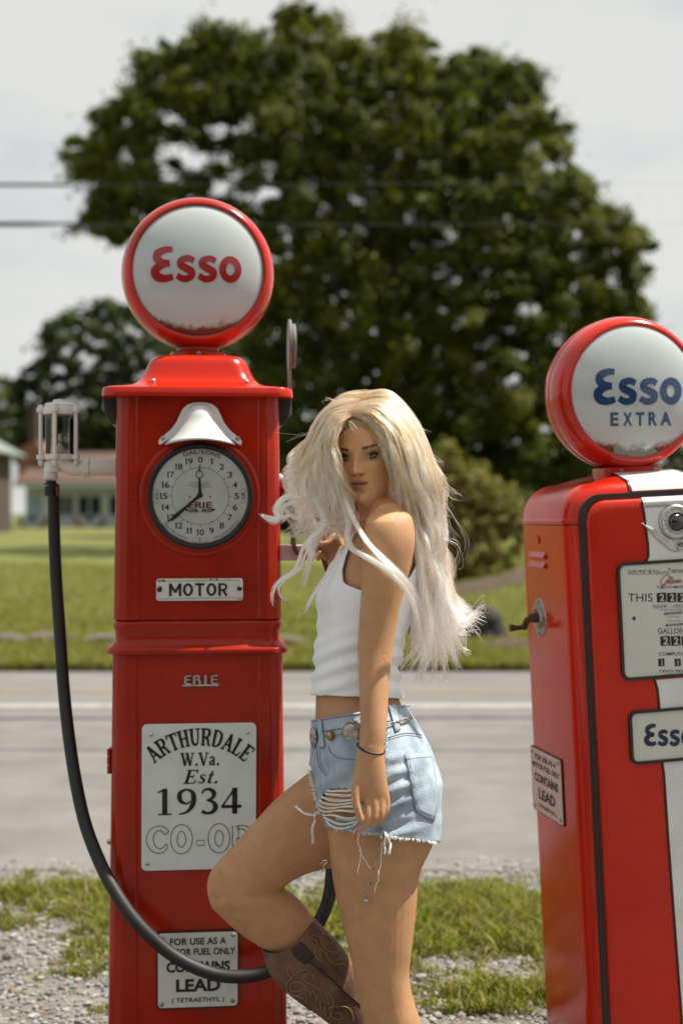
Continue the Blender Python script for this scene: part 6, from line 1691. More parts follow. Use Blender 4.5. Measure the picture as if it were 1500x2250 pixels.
# the torn window over the thigh
u_, v_ = (sx_-748)/40, (sy_-1772)/36
torn = (np.abs(u_)**3 + np.abs(v_)**3 < 1 + 0.2*np.sin(sx_*0.4)) & near & (nn_[:, 1] < 0.2)
kp &= ~torn
F_ = [tuple(p.vertices) for p in sme.polygons if all(kp[i] for i in p.vertices)]
shorts = child(clean_obj('denim_shorts', SV, F_, M['denim'], 4))
m_ = shorts.modifiers.new('solid', 'SOLIDIFY'); m_.thickness = 0.003; m_.offset = -0.5
SB = BVHTree.FromPolygons([Vector(v) for v in SV], [tuple(p.vertices) for p in sme.polygons])
BB = bvh_of(bme, BV)
CAMV = Vector((0, 0, CAM_H))
def loft_tree(secs):
    r_ = sec_rings(secs); n_ = len(r_[0]); return BVHTree.FromPolygons([p for q_ in r_ for p in q_], [(i*n_+j, i*n_+(j+1) % n_, (i+1)*n_+(j+1) % n_, (i+1)*n_+j) for i in range(len(r_)-1) for j in range(n_)])
LB1, LB2 = loft_tree(LLEG), loft_tree(RTHIGH)
def proj(px, py, lift=0.002, tree=None):
    d = (P(px, py, 1.0) - CAMV).normalized(); best = None
    for t_ in ([tree] if tree else [SB, LB1, LB2]):
        hit = t_.ray_cast(CAMV, d)
        if hit[0] is not None and (best is None or hit[3] < best[3]): best = hit
    if best is None: return P(px, py, 3.14)
    n_ = best[1] if best[1].dot(d) < 0 else -best[1]
    return best[0] + n_*lift
def thread(pts, r_, m_, name, par=shorts, lift=0.0015, n=6, g=None, sub=5, tree=None, k=5):
    gg = g or G(); q_ = cm2(pts, sub); gg.tube([proj(x, y, lift, tree) for x, y in q_], r_, k)
    if g is None: return child(gg.obj(name, m_, None, angle=180), par)
# seams
thread([(686,1612),(720,1606),(760,1600),(800,1592),(850,1586),(905,1580)], 0.0009, M['stitch'], 'waistband_seam')
thread([(684,1586),(720,1580),(760,1574),(800,1568),(850,1560),(900,1552)], 0.0014, M['denim_d'], 'waistband_edge')
thread([(722,1640),(728,1655),(742,1664),(765,1668),(790,1669)], 0.0013, M['denim_d'], 'pocket_edge')
thread([(698,1640),(699,1668),(706,1690),(718,1706)], 0.0010, M['stitch'], 'fly_seam')
thread([(703,1640),(704,1666),(710,1686),(719,1700)], 0.0006, M['stitch'], 'fly_seam')
thread([(852,1622),(890,1612),(925,1616)], 0.0009, M['stitch'], 'yoke_seam'); thread([(852,1627),(890,1617),(928,1622)], 0.0006, M['stitch'], 'yoke_seam')
# back pocket
def patch(poly, lift, m_, name, par, tree=None, th=0.002):
    x = np.array(poly, float); c_ = x.mean(0); vs_ = []; n_ = len(x); rings_ = 6
    vs_.append(proj(*c_, lift, tree))
    for r_ in range(1, rings_+1):
        for p_ in x: vs_.append(proj(*(c_ + (p_-c_)*r_/rings_), lift if r_ < rings_ else lift*0.6, tree))
    fs_ = [(0, 1+i, 1+(i+1) % n_) for i in range(n_)]
    for r_ in range(rings_-1):
        for i in range(n_): a = 1+r_*n_; fs_.append((a+i, a+n_+i, a+n_+(i+1) % n_, a+(i+1) % n_))
    g_ = G(); g_.add(vs_, fs_); o_ = child(g_.obj(name, m_, None, angle=180), par)
    s2 = o_.modifiers.new('solid', 'SOLIDIFY'); s2.thickness = th; return o_
def dense(poly, n=6):
    out = []
    for i in range(len(poly)):
        a, b = np.array(poly[i]), np.array(poly[(i+1) % len(poly)])
        out += [tuple(a+(b-a)*k/n) for k in range(n)]
    return out
bpk = [(887,1660),(915,1657),(943,1655),(952,1690),(958,1730),(958,1775),(951,1806),(932,1797),(912,1784),(903,1745),(895,1700)]
pk = patch(dense(bpk, 3), 0.0022, M['denim'], 'back_pocket', shorts)
thread([(890,1665),(898,1705),(906,1748),(916,1783),(951,1801)], 0.0008, M['stitch'], 'pocket_stitch', pk, 0.0042)
thread([(895,1664),(903,1705),(911,1748),(920,1779),(952,1794)], 0.0006, M['stitch'], 'pocket_stitch', pk, 0.0042)
thread([(888,1670),(943,1664)], 0.0007, M['stitch'], 'pocket_stitch', pk, 0.0042)
for lp_ in ([(850,1551),(867,1548),(877,1606),(866,1612)], [(700,1583),(709,1581),(716,1642),(707,1646)]):
    patch(dense(lp_, 4), 0.006, M['denim'], 'belt_loop', shorts)
# white warp threads across the tear, loose strands and frayed hem
r5 = random.Random(5)
for i, (y0, x0, x1, sg_) in enumerate([(1738,722,776,2), (1746,718,779,2), (1755,712,782,3), (1763,706,784,3), (1770,704,786,4), (1779,706,787,5), (1790,712,788,8), (1800,716,788,12), (1808,720,787,16)]):
    g = G()
    for j in range(2):
        yy = y0 + j*2.0 - 2; xm = (x0+x1)/2
        g.tube([proj(x, y, 0.006+0.001*j, SB) for x, y in cm2([(x0+j, yy-3), (x0+12, yy+sg_*0.4), (xm, yy+sg_*0.8), (x1-10, yy+sg_*0.5), (x1, yy-2)], 4)], 0.0011, 5)
    child(g.obj('warp_thread', M['thread'], None, angle=180), shorts)
patch(dense([(738,1792),(785,1797),(784,1806),(740,1803)], 4), 0.005, M['denim'], 'torn_scrap', shorts)
def tassel(pts, n_, spread, r_, name):
    for j in range(n_):
        q_ = [(x + r5.uniform(-spread, spread)*(0.4+0.6*i/len(pts)), y + r5.uniform(-2, 2)) for i, (x, y) in enumerate(pts)]
        thread(q_, r_, M['thread'], name, lift=0.006+0.002*r5.random())
tassel([(700,1782),(692,1800),(686,1822),(688,1850)], 7, 3.5, 0.0011, 'loose_thread')
tassel([(696,1788),(676,1790),(662,1782),(653,1772)], 7, 4, 0.0012, 'loose_thread')
tassel([(845,1833),(842,1850),(846,1876)], 8, 4, 0.0012, 'loose_thread'); tassel([(842,1832),(852,1842),(858,1858),(856,1876)], 8, 3, 0.0012, 'loose_thread')
for q_ in ([(790,1832),(788,1850),(794,1874),(786,1918)], [(791,1868),(800,1888),(815,1908)], [(838,1850),(837,1890),(832,1925),(824,1960)], [(722,1895),(712,1905),(704,1920)], [(722,1890),(708,1892),(703,1896)]):
    thread(q_, 0.0009, M['thread'], 'loose_thread', lift=0.004)
g = G()
for i in range(150):
    x = r5.uniform(728, 956); y = 1820 + (x-722)*0.14; l_ = r5.uniform(1, 7)
    if 728 < x < 790 and r5.random() < 0.7: continue
    a = proj(x, y-3, 0.003, SB); b = proj(x+r5.uniform(-5, 5), y+l_*0.5, 0.005, SB); c_ = b + Vector((r5.uniform(-.003, .003), r5.uniform(-.003, .001), -l_*0.5/1010)); g.tube([a, b, c_], [0.0007, 0.0005, 0.0002], 4)
for i in range(90):
    t_ = r5.random(); x = 683+t_*22; y = 1693+t_*97; d_ = r5.uniform(3, 10)
    a = proj(x+3, y, 0.003); b = a + Vector((-d_/1010, r5.uniform(-.004, .002), r5.uniform(-4, 4)/1010)); g.tube([a, a.lerp(b, 0.5), b], [0.0009, 0.0008, 0.0004], 4)
fz = child(g.obj('frayed_hem', M['thread'], None, angle=180), shorts); fz['kind'] = 'stuff'

# ================================================================== concho belt
M['silver'] = mat('tarnished_silver', (0.50, 0.47, 0.42), 0.28, metal=1.0, var=0.55, vscale=120, rvar=0.2)
M['brass'] = mat('aged_brass', (0.42, 0.34, 0.18), 0.35, metal=1.0, var=0.5, vscale=150)
def basis(px, py, lift):
    c_ = proj(px, py, lift, SB); ex = (proj(px+6, py, lift, SB) - proj(px-6, py, lift, SB)).normalized(); ez = Vector((0, 0, 1)); ez = (ez - ex*ez.dot(ex)).normalized(); ny = ex.cross(ez); return c_, ex, ez, ny
belt = None
def concho(px, py, rx, ry, first, tilt=0):
    c_, ex, ez, ny = basis(px, py, 0.006)
    if ny.y > 0: ny = -ny
    g_ = G(); rings_ = []
    for rf, hgt in ((1.0, -0.002), (1.0, 0.0015), (0.90, 0.0035), (0.82, 0.0022), (0.74, 0.0022), (0.70, 0.0045), (0.45, 0.0062), (0.15, 0.007)):
        ring_ = []
        for k in range(48):
            a = 2*math.pi*k/48; sc_ = rf*(1 + (0.05*math.cos(a*16) if rf > 0.85 else (0.025*math.cos(a*24) if rf > 0.3 else 0)))
            ring_.append(c_ + ex*(rx/1010*sc_*math.cos(a)) + ez*(ry/1010*sc_*math.sin(a)) + ny*hgt)
        rings_.append(ring_)
    g_.loft(rings_); return g_.obj('concho', M['silver'] if rx > 14 else M['brass'], None, angle=30)
bg_ = G(); bp_ = []
for x, y in cm2([(686,1622),(700,1619),(720,1617),(745,1614),(775,1610),(810,1602)], 6): bp_.append(proj(x, y, 0.004, SB))
bg_.tube(bp_, 0.0012, 5); belt = child(bg_.obj('concho_belt', M['silver'], None, angle=180))
for a_ in ((775, 1608, 24, 22, 0), (730, 1617, 11, 11, 0), (694, 1622, 16, 22, 0)):
    o_ = concho(*a_); o_.parent = belt
def chain(pts, r_, lift, name, m_, loose=False):
    q_ = cm2(pts, 8); W_ = [proj(x, y, lift) for x, y in q_]
    g_ = G(); acc = 0; prev = W_[0]; step = r_*3.0; i = 0; L_ = [0]
    for a, b in zip(W_[:-1], W_[1:]): L_.append(L_[-1]+(b-a).length)
    t_ = 0; k = 0
    while t_ < L_[-1]-step:
        def at(s): 
            j = max(0, min(len(L_)-2, int(np.searchsorted(L_, s))-1)); u = (s-L_[j])/max(1e-9, L_[j+1]-L_[j]); return W_[j].lerp(W_[j+1], u)
        p0, p1 = at(t_), at(t_+step); d = (p1-p0).normalized(); sd_ = d.cross(Vector((0, 1, 0)) if k % 2 else Vector((1, 0, 0.2))).normalized(); c0 = (p0+p1)/2
        g_.tube([c0 + d*step*0.62*math.cos(2*math.pi*m/8) + sd_*r_*math.sin(2*math.pi*m/8) for m in range(9)], r_*0.28, 4, False); t_ += step; k += 1
    o_ = g_.obj(name, m_, None, angle=180); o_.parent = belt; return o_
chain([(848,1596),(862,1592),(880,1590),(897,1584)], 0.0030, 0.007, 'belt_chain', M['silver'])
chain([(868,1590),(885,1586),(898,1579)], 0.0030, 0.009, 'belt_chain', M['silver'])
chain([(848,1600),(845,1650),(843,1700),(840,1760),(836,1812),(831,1860),(822,1910),(812,1950),(807,1966)], 0.0026, 0.008, 'hanging_chain', M['silver'])
g = G(); c_ = proj(805, 1973, 0.007); g.lathe([(0.0003, -0.006), (0.0045, -0.004), (0.006, 0), (0.0045, 0.004), (0.0003, 0.006)], 14, c_, 'z'); o_ = g.obj('bead', M['silver'], None, angle=180); o_.parent = belt

# bracelet
g = G(); pts = []
for k in range(33):
    a = 2*math.pi*k/32; L_, R_ = P(785.5, 1637, 2.932), P(844.5, 1652, 2.932); c_ = (L_+R_)/2; pts.append(c_ + (R_-L_)/2*math.cos(a) + Vector((0, 0.0245*math.sin(a), 0.006*math.sin(a))))
g.tube(pts, 0.0026, 8, False); child(g.obj('bracelet', mat('dark_leather_band', (0.022, 0.014, 0.013), 0.5), None, angle=180))

# ================================================================== boots
M['leather'] = mat('brown_boot_leather', (0.19, 0.10, 0.058), 0.55, col2=(0.05, 0.026, 0.017), vscale=14, detail=9, bump=0.15, bscale=90, lo=0.35, hi=0.7, rvar=0.15)
M['leather_d'] = mat('dark_boot_strap', (0.042, 0.027, 0.022), 0.6, var=0.35, vscale=20)
M['lining'] = mat('tan_boot_lining', (0.17, 0.09, 0.045), 0.7, var=0.2, vscale=15)
M['boot_stitch'] = mat('tan_boot_stitching', (0.27, 0.165, 0.095), 0.7)
M['sole'] = mat('dark_boot_sole', (0.02, 0.015, 0.012), 0.6)
def boot(secs, foot_pts, foot_r, name):
    rings_ = sec_rings(secs, 40, 6, 0.0)
    # scalloped top
    ax = (sum(rings_[6], Vector())-sum(rings_[0], Vector())).normalized()
    for i in range(8):
        w_ = (1-i/8)
        rings_[i] = [p + ax*(0.010*math.cos(4*math.pi*k/40)*-1*w_) for k, p in enumerate(rings_[i])]
    g_ = G(); g_.loft(rings_, False, False)
    o_ = child(g_.obj(name, M['leather'], None, angle=180)); s2 = o_.modifiers.new('solid', 'SOLIDIFY'); s2.thickness = 0.004; s2.offset = -1
    V_ = [p for r_ in rings_ for p in r_]; n_ = 40
    tree = BVHTree.FromPolygons(V_, [(i*n_+j, i*n_+(j+1) % n_, (i+1)*n_+(j+1) % n_, (i+1)*n_+j) for i in range(len(rings_)-1) for j in range(n_)])
    inner = [[c_ + (p-c_)*0.955 for p in r_] for r_ in rings_[:20] for c_ in [sum(r_, Vector())/len(r_)]]
    g_ = G(); g_.loft(inner, False, False); l_ = g_.obj('boot_lining', M['lining'], None, angle=180); l_.parent = o_
    g_ = G(); g_.tube(catmull([Vector(p) for p in foot_pts], 5), foot_r, 20); f2 = g_.obj('foot', M['leather'], None, angle=180); f2.parent = o_
    return o_, tree
bsec = [(579,2092,692,2024,3.195,.066), (588,2128,716,2047,3.198,.067), (602,2152,742,2072,3.20,.067), (632,2182,768,2106,3.205,.064), (668,2209,785,2147,3.21,.058), (704,2234,800,2186,3.215,.050), (748,2274,826,2238,3.22,.042), (780,2320,848,2285,3.22,.040)]
tgt = P(735, 2560, 3.22); tgt.z = 0.02
fp = [P(808, 2300, 3.22), P(812, 2345, 3.22), P(795, 2400, 3.22), P(765, 2470, 3.22), P(745, 2530, 3.22), tgt]
fr_ = [0.040]*6 + [0.046]*5 + [0.046]*5 + [0.042]*5 + [0.034, 0.032, 0.028, 0.022, 0.014]
b1, BT = boot(bsec, fp, fr_, 'boot')
g = G(); hl = P(848, 2350, 3.22); g.tube([hl+Vector((-0.03, 0, 0.02)), hl+Vector((0.012, 0, -0.004))], [0.03, 0.024], 14); o_ = g.obj('heel', M['sole'], None); o_.parent = b1
bsec2 = [(808,2300,945,2300,3.085,.066), (824,2360,942,2350,3.09,.062), (842,2430,930,2430,3.09,.050), (850,2490,925,2490,3.09,.044)]
fp2 = [P(888, 2490, 3.09), P(880, 2525, 3.08), P(840, 2545, 3.06), P(780, 2562, 3.02), P(728, 2570, 2.99)]
fr2 = [0.044]*6 + [0.046]*5 + [0.040]*5 + [0.032, 0.029, 0.026, 0.022, 0.014]
b2, _ = boot(bsec2, fp2, fr2, 'boot')
g = G(); g.tube([(P(900, 2540, 3.09)), (P(896, 2583, 3.09))], [0.036, 0.030], 14); o_ = g.obj('heel', M['sole'], None); o_.parent = b2
cz = lambda L_: [(570 + x/6.25, 2000 + y/6.25) for x, y in L_]
patch(dense(cz([(285,470),(320,370),(395,312),(450,335),(600,480),(745,635),(690,700),(630,740),(520,660),(400,520)]), 3), 0.0035, M['leather_d'], 'pull_strap', b1, BT)
for st_ in ([(450,745),(400,790),(385,850),(410,900),(455,935),(400,980),(375,1050),(400,1120),(480,1170),(560,1165),(590,1125),(570,1100),(510,1115),(450,1100),(425,1050),(450,1000),(530,985),(600,1010),(650,1060),(690,1120),(700,1190),(720,1110),(770,1160),(780,1240),(810,1140),(830,1250),(850,1370)],
            [(440,750),(450,830),(490,890),(540,840),(620,820),(700,850),(740,890),(760,940),(700,880),(640,880),(600,920),(620,970),(700,1010),(790,1050),(840,1110),(860,1200),(900,1260),(960,1290),(930,1200),(940,1130),(1000,1200),(1010,1280),(990,1350)],
            [(660,440),(700,370),(760,350),(800,380)],
            [(690,410),(760,410),(790,450),(760,530),(770,620),(820,690),(880,720),(830,640),(820,570),(850,545),(900,590),(960,690),(1040,750),(1120,740),(1190,770)],
            [(830,300),(820,380),(860,480),(920,550),(1000,580),(1080,560),(1040,600),(960,590)], [(850,350),(900,340),(960,380),(990,440),(970,470),(930,430)],
            [(1050,700),(1120,650),(1150,600),(1110,690),(1180,670)], [(480,1175),(560,1190),(620,1230),(660,1290)],
            [(880,1400),(910,1310),(900,1420),(970,1480),(1000,1330),(960,1370),(1020,1480),(1110,1500),(1140,1450),(1100,1410),(1040,1420)],
            [(950,1340),(1060,1325),(1180,1330),(1240,1370),(1280,1460),(1290,1530)]):
    thread(cz(st_), 0.0011, M['boot_stitch'], 'shaft_stitching', b1, 0.0012, tree=BT, sub=4)
thread(cz([(700,715),(900,880),(1170,1120),(1400,1330)]), 0.0022, M['leather_d'], 'side_piping', b1, 0.001, tree=BT)
for nm_ in ('boot', 'concho_belt', 'denim_shorts'):
    pass
# ================================================================== long blown hair
M_h = bpy.data.materials.new('blonde_hair'); M_h.use_nodes = True
_nt = M_h.node_tree; _nt.nodes.remove(_nt.nodes['Principled BSDF'])
_hb = _nt.nodes.new('ShaderNodeBsdfHairPrincipled'); _hb.model = 'CHIANG'; _hb.parametrization = 'COLOR'
_at = _nt.nodes.new('ShaderNodeAttribute'); _at.attribute_name = 'Col'
_nt.links.new(_at.outputs['Color'], _hb.inputs['Color'])
_hb.inputs['Roughness'].default_value = 0.38; _hb.inputs['Radial Roughness'].default_value = 0.55; _hb.inputs['Random Roughness'].default_value = 0.2
_nt.links.new(_hb.outputs[0], _nt.nodes['Material Output'].inputs['Surface'])

hr = np.random.default_rng(21)
def cm_np(K, m):
    """K (...,k,3) control points -> (...,m,3) Catmull-Rom"""
    k = K.shape[-2]; t = np.linspace(0, k-1-1e-6, m); i = t.astype(int); u = (t-i)[:, None]
    g_ = lambda j: np.take(K, np.clip(j, 0, k-1), axis=-2)
    p0, p1, p2, p3 = g_(i-1), g_(i), g_(i+1), g_(i+2)
    return 0.5*(2*p1 + (p2-p0)*u + (2*p0-5*p1+4*p2-p3)*u*u + (3*p1-p0-3*p2+p3)*u**3)
def to_world(Q):
    Y = Q[..., 2]; return np.stack([(Q[..., 0]-750)*Y/FPX, Y, CAM_H-(Q[..., 1]-1125)*Y/FPX], -1)
STR = []     # (points (n,m,3), radius (n,m), colours (n,m,3))
ROOT, MID, TIP = np.array([0.32, 0.20, 0.11]), np.array([0.57, 0.435, 0.285]), np.array([0.72, 0.625, 0.545])
def colours(n, m, tone, t):
    t = t[None, :, None] if t.ndim == 1 else t[:, :, None]
    c = np.where(t < 0.25, ROOT + (MID-ROOT)*(t/0.25), MID + (TIP-MID)*np.clip((t-0.25)/0.5, 0, 1))
    return np.clip(c*tone, 0, 0.97)
def family(guides, n, nclump, m=26, spread=2.2, ysd=0.010, wave=7.0, wl=3.2, rad=0.00042, seed=0, yoff=0.0, tmin=0.72, qpow=1.0, cl_sd=0.016, bright=1.0):
    r_ = np.random.default_rng(seed); Gd = np.array(guides, float); ng = len(Gd)
    cq = (np.arange(nclump)+r_.random(nclump))/nclump; ci = r_.integers(0, nclump, n)
    q = np.clip(cq[ci] + r_.normal(0, cl_sd, n), 0, 1)**qpow*(ng-1-1e-6); i = q.astype(int); u = (q-i)[:, None, None]
    K = Gd[i]*(1-u) + Gd[np.minimum(i+1, ng-1)]*u
    # clump scale offsets
    k = K.shape[1]; tt = np.linspace(0, 1, k)
    coff = r_.normal(0, 1, (nclump, k, 3))*np.array([7.5, 5.0, 0.012])*(0.15+tt[None, :, None])
    K = K + coff[ci] + r_.normal(0, 1, (n, 1, 3))*np.array([spread, spread, ysd])*(0.3+0.9*tt[None, :, None])
    K[:, :, 2] += yoff
    K[:, 0, 0] += r_.normal(0, 4.0, n); K[:, 0, 1] += r_.normal(0, 2.0, n)
    K = K + r_.normal(0, 1, K.shape)*np.array([1.6, 1.6, 0.004])*tt[None, :, None]*(1 + 2.5*(r_.random((n, 1, 1)) < 0.12))
    te = r_.uniform(tmin, 1.0, n); Q = cm_np(K, 60); idx = (np.linspace(0, 1, m)[None]*te[:, None]*59); a = idx.astype(int); w_ = (idx-a)[..., None]
    Q = np.take_along_axis(Q, a[..., None], 1)*(1-w_) + np.take_along_axis(Q, np.minimum(a+1, 59)[..., None], 1)*w_
    t = np.linspace(0, 1, m)[None]*te[:, None]
    ph = r_.uniform(0, 6.28, nclump)[ci][:, None] + r_.normal(0, 0.35, n)[:, None]
    amp = wave*smooth((t-0.30)/0.5)*r_.uniform(0.5, 1.3, nclump)[ci][:, None]
    Q[..., 0] += amp*np.sin(t*2*np.pi*wl + ph); Q[..., 1] += 0.4*amp*np.cos(t*2*np.pi*wl*0.9 + ph); Q[..., 2] += 0.0007*amp*np.cos(t*2*np.pi*wl + ph)
    rr = rad*(1-0.55*np.linspace(0, 1, m)[None]**3)*r_.uniform(0.75, 1.25, (n, 1))
    lowl = (r_.random(nclump) < 0.30)[ci]
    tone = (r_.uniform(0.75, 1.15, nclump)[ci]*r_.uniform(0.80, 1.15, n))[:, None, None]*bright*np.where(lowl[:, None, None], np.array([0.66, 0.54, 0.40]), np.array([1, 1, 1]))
    STR.append((to_world(Q), rr, colours(n, m, tone, t)))
def lock(pts, n, rad0, rad1, seed, m=26, tone=1.15, r_=0.00044, t0=0.45, jitter=1.0, twist=1.5, tmin=0.62):
    rg = np.random.default_rng(seed); K = np.array(pts, float)[None].repeat(n, 0); k = K.shape[1]; tt = np.linspace(0, 1, k)[None]
    ph = rg.uniform(0, 6.28, n)[:, None]; d = np.sqrt(rg.random(n))[:, None]*(rad0+(rad1-rad0)*tt)
    K[:, :, 0] += d*np.cos(ph+tt*twist); K[:, :, 1] += d*np.sin(ph+tt*twist)*0.8; K[:, :, 2] += d*np.sin(ph+tt*twist)/1400
    K += rg.normal(0, 1, K.shape)*np.array([jitter, jitter, 0.002])*1.6*tt[..., None]*(1 + 2.2*(rg.random((n, 1, 1)) < 0.18))
    te = rg.uniform(tmin, 1, n); Q = cm_np(K, 60); idx = np.linspace(0, 1, m)[None]*te[:, None]*59; a = idx.astype(int); w_ = (idx-a)[..., None]
    Q = np.take_along_axis(Q, a[..., None], 1)*(1-w_) + np.take_along_axis(Q, np.minimum(a+1, 59)[..., None], 1)*w_
    rr = r_*(1-0.6*np.linspace(0, 1, m)[None]**3)*rg.uniform(0.75, 1.25, (n, 1))
    t = t0 + (1-t0)*np.linspace(0, 1, m)[None].repeat(n, 0)
    STR.append((to_world(Q), rr, colours(n, m, tone*rg.uniform(0.82, 1.12, n)[:, None, None], t)))

GRT = [
 [(771,913,3.050),(797,924,3.034),(825,960,3.026),(845,1005,3.024),(859,1055,3.026),(872,1105,3.030),(892,1165,3.065),(912,1250,3.090),(918,1350,3.085),(900,1440,3.08)],
 [(776,905,3.055),(818,908,3.028),(852,945,3.010),(872,1000,3.004),(888,1060,3.010),(906,1120,3.040),(924,1190,3.075),(940,1275,3.090),(944,1370,3.09),(938,1468,3.08)],
 [(784,895,3.068),(838,891,3.042),(878,933,3.026),(903,995,3.018),(920,1060,3.028),(936,1125,3.060),(944,1195,3.085),(958,1275,3.100),(970,1370,3.10),(985,1468,3.09)],
 [(794,884,3.085),(853,878,3.065),(898,928,3.054),(928,995,3.046),(948,1060,3.056),(957,1125,3.090),(961,1190,3.105),(970,1270,3.120),(992,1345,3.12),(1030,1420,3.11)],
 [(804,862,3.110),(856,861,3.106),(910,923,3.098),(943,993,3.095),(965,1058,3.100),(967,1118,3.120),(962,1178,3.130),(976,1248,3.140),(990,1308,3.14),(1050,1350,3.13)],
]
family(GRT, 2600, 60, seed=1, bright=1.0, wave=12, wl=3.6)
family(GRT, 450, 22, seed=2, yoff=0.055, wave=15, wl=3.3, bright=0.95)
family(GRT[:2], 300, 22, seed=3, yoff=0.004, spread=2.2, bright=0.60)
GBK = [[(x+6, y-2+0*i, 3.20 if i > 1 else 3.13) for i, (x, y, Y) in enumerate(g_)] for g_ in GRT[1:]]
family(GBK, 260, 20, seed=4, wave=9, bright=0.85)
GLT = [
 [(769,914,3.050),(753,926,3.036),(742,962,3.026),(746,1008,3.020),(760,1052,3.020),(774,1092,3.030),(777,1130,3.04),(775,1150,3.05),(768,1170,3.06),(760,1188,3.08)],
 [(767,912,3.052),(742,926,3.045),(723,965,3.045),(722,1012,3.050),(730,1058,3.055),(738,1102,3.060),(738,1138,3.07),(730,1156,3.08),(718,1170,3.09),(706,1184,3.10)],
 [(768,907,3.056),(731,920,3.055),(706,958,3.06),(698,1003,3.07),(698,1046,3.08),(702,1088,3.085),(702,1122,3.09),(692,1145,3.10),(680,1165,3.10),(668,1182,3.10)],
 [(774,897,3.065),(726,908,3.068),(698,946,3.08),(680,988,3.09),(668,1022,3.10),(664,1056,3.10),(670,1090,3.105),(668,1122,3.11),(650,1150,3.11),(632,1180,3.11)],
 [(786,880,3.085),(730,888,3.09),(698,928,3.10),(676,970,3.11),(655,1000,3.12),(641,1026,3.12),(634,1052,3.12),(640,1082,3.12),(655,1108,3.12),(662,1135,3.12)],
 [(806,860,3.11),(756,864,3.115),(708,908,3.12),(688,950,3.13),(666,985,3.14),(648,1008,3.14),(637,1032,3.14),(634,1060,3.14),(645,1085,3.14),(655,1105,3.14)],
]
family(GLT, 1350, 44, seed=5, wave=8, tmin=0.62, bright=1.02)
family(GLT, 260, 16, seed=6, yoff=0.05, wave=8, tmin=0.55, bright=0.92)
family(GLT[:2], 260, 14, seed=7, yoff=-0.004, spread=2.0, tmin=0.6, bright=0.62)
# curls blown in front of the pump
lock([(676,1062,3.10),(672,1090,3.09),(655,1095,3.085),(637,1091,3.08),(618,1100,3.075),(607,1119,3.07),(610,1139,3.07),(594,1139,3.07),(570,1131,3.07)], 150, 7, 6, 31, tone=1.22)
lock([(660,1118,3.09),(648,1106,3.085),(632,1107,3.08),(619,1118,3.075),(614,1136,3.075),(600,1146,3.07),(580,1137,3.07)], 80, 5, 5, 32, tone=1.2)
lock([(672,1118,3.10),(655,1140,3.10),(635,1132,3.09),(622,1140,3.09),(612,1150,3.09)], 50, 4, 5, 33, tone=0.95)
lock([(684,1065,3.09),(694,1100,3.08),(710,1130,3.07),(714,1155,3.065),(702,1172,3.06),(686,1184,3.06),(678,1203,3.06),(685,1219,3.06),(697,1220,3.06)], 190, 8, 7, 34, tone=1.25)
lock([(706,1150,3.07),(690,1172,3.07),(668,1198,3.07),(656,1232,3.07),(645,1255,3.07),(618,1272,3.07),(603,1292,3.07),(597,1315,3.07),(602,1334,3.07)], 70, 4, 3, 35, tone=1.05, tmin=0.6)
lock([(700,1175,3.07),(672,1215,3.07),(658,1250,3.07),(625,1275,3.07),(612,1296,3.07),(622,1314,3.07),(638,1318,3.07)], 34, 4, 3, 36, tone=1.0, tmin=0.6)
lock([(716,1160,3.07),(690,1200,3.06),(676,1250,3.06),(668,1290,3.06)], 40, 6, 9, 37, tone=1.0, tmin=0.5)
lock([(750,1200,3.06),(728,1246,3.05),(703,1284,3.05),(684,1316,3.05),(668,1352,3.05)], 46, 3, 3, 38, tone=0.92, tmin=0.7)
# locks crossing chest and arm
lock([(744,1040,3.03),(760,1082,3.03),(772,1118,3.03),(768,1150,3.03),(764,1180,3.02),(774,1206,2.995),(802,1222,2.955),(842,1246,2.926),(880,1282,2.922),(906,1322,2.945),(920,1370,2.99),(925,1420,3.03)], 170, 9, 5, 41, t0=0.35, tone=1.08)
lock([(756,1092,3.03),(782,1150,2.99),(806,1190,2.945),(842,1228,2.925),(884,1268,2.924),(912,1306,2.945),(932,1360,2.99)], 80, 6, 5, 42, t0=0.4, tone=1.05)
lock([(740,1050,3.03),(752,1100,3.03),(762,1130,3.03),(764,1155,3.03),(758,1180,3.03)], 50, 7, 6, 43, t0=0.35, tone=1.05)
# strands behind the shoulder spilling down the back
lock([(884,1112,3.05),(905,1160,3.04),(918,1220,3.05),(930,1290,3.06),(942,1370,3.07),(934,1450,3.07),(915,1500,3.07)], 120, 7, 12, 44, t0=0.4)
for i_, (tx, ty) in enumerate(((1060,1352),(1062,1340),(1036,1400),(1030,1442),(1012,1470),(985,1500),(958,1490),(930,1505),(905,1480),(888,1468),(1048,1372),(1000,1452))):
    sx_ = 935 + (tx-935)*0.30; lock([(sx_-6,1240,3.09),(sx_+4,1290,3.09),(sx_+12+(tx-950)*0.1,1340,3.09),((sx_+tx)/2+8,(1350+ty)/2+14,3.09),(tx-6,ty-8,3.09),(tx,ty,3.09)], 26, 6, 5, 50+i_, t0=0.6, tone=1.15, jitter=2.2, tmin=0.6)
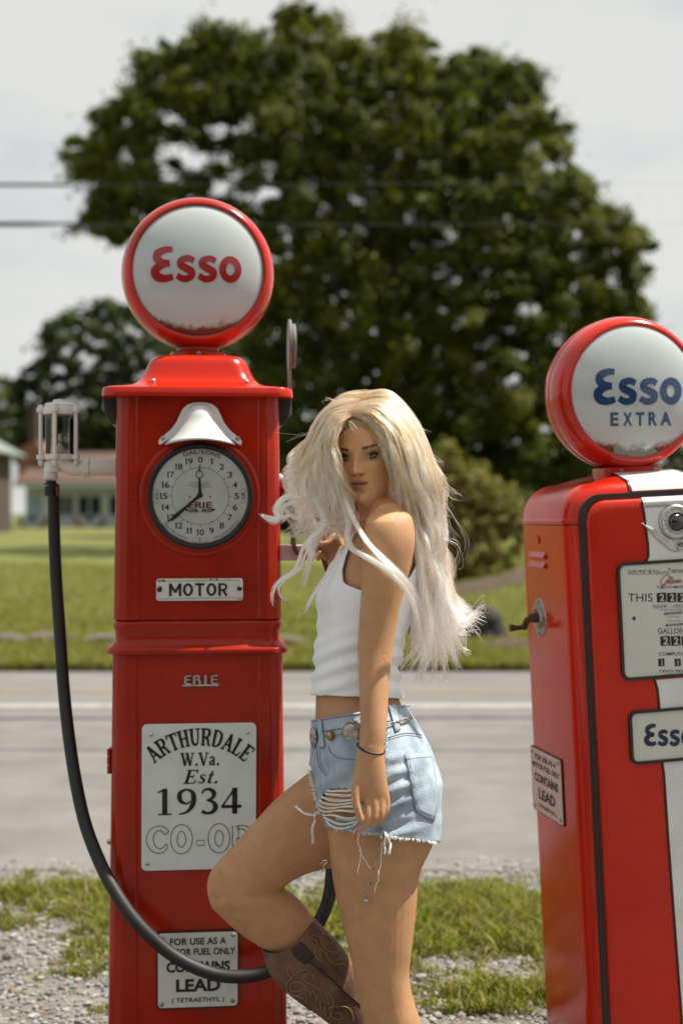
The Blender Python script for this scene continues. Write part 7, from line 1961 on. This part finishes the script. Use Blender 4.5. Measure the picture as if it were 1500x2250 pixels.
# flyaways
r9 = np.random.default_rng(99)
for i_ in range(130):
    side = r9.random() < 0.6; gset = GRT[-1] if side else GLT[-1]
    a = int(r9.integers(1, 6)); base_ = np.array(gset[a]); dirx = 1 if side else -1
    L_ = r9.uniform(15, 60); sw = r9.uniform(-20, 30)
    base_ = base_ + np.array([-dirx*abs(r9.normal(0, 6)) - dirx*3, abs(r9.normal(0, 16)), 0]); lock([tuple(base_), tuple(base_+[dirx*L_*0.3, L_*0.15, 0]), tuple(base_+[dirx*L_*0.6, L_*0.5+sw*0.4, 0]), tuple(base_+[dirx*L_*r9.uniform(.4, 1), L_*0.9+sw, 0])], 1, 2, 4, 200+i_, m=12, r_=0.00022, tone=1.2, jitter=3)
for q_ in ([(800,930,3.03),(790,945,3.02),(772,965,3.02),(764,985,3.02)], [(768,925,3.03),(778,940,3.02),(783,950,3.02)], [(760,925,3.03),(745,940,3.02),(742,955,3.02)], [(838,970,3.0),(825,985,3.0),(806,1000,3.0),(792,1008,3.0)], [(826,1060,3.0),(824,1085,3.0),(818,1100,3.0),(790,1120,3.0)], [(815,960,3.01),(808,990,3.0),(800,1030,3.0)]):
    lock(q_, 4, 4, 9, int(q_[0][0]*7+q_[1][1]), m=14, r_=0.00018, tone=1.0, jitter=3)
for q_ in ([(960,1080,3.1),(1000,1140,3.1),(1030,1200,3.1),(1005,1260,3.1)], [(965,1100,3.1),(985,1140,3.1),(1012,1215,3.1)], [(968,1180,3.1),(1005,1200,3.1),(1000,1240,3.1),(985,1245,3.1)], [(700,950,3.1),(660,958,3.1),(630,965,3.1)], [(735,880,3.1),(718,875,3.1),(716,890,3.1)], [(960,1030,3.1),(985,1070,3.1),(1015,1090,3.1)]):
    lock(q_, 4, 2, 6, int(q_[0][0]*3+q_[1][1]), m=16, r_=0.00022, tone=1.1, jitter=4)

cu = bpy.data.hair_curves.new('hair')
cu.add_curves([m for PT, rr, cc in STR for m in [PT.shape[1]]*PT.shape[0]])
Pv = np.concatenate([PT.reshape(-1, 3) for PT, rr, cc in STR]).astype(np.float32)
Rv = np.concatenate([np.broadcast_to(rr, PT.shape[:2]).ravel() for PT, rr, cc in STR]).astype(np.float32)
Cv = np.concatenate([np.broadcast_to(cc, PT.shape).reshape(-1, 3) for PT, rr, cc in STR])
cu.position_data.foreach_set('vector', np.ascontiguousarray(Pv).ravel())
ra = cu.attributes.get('radius') or cu.attributes.new('radius', 'FLOAT', 'POINT'); ra.data.foreach_set('value', np.ascontiguousarray(Rv))
c4 = np.ones((len(Cv), 4), np.float32); c4[:, :3] = Cv
ca_ = cu.attributes.new('Col', 'FLOAT_COLOR', 'POINT'); ca_.data.foreach_set('color', c4.ravel())
cu.materials.append(M_h)
hair = bpy.data.objects.new('hair', cu); COL.objects.link(hair); child(hair)
bpy.data.objects.remove(_to, do_unlink=True)
for o in bpy.data.objects:
    if o.name.split('.')[0] in ('display_print', 'wing_print', 'enamel_chips', 'dial_print', 'counter_digits', 'ring_letters', 'maker_wings', 'maker_name'): o['kind'] = 'stuff'
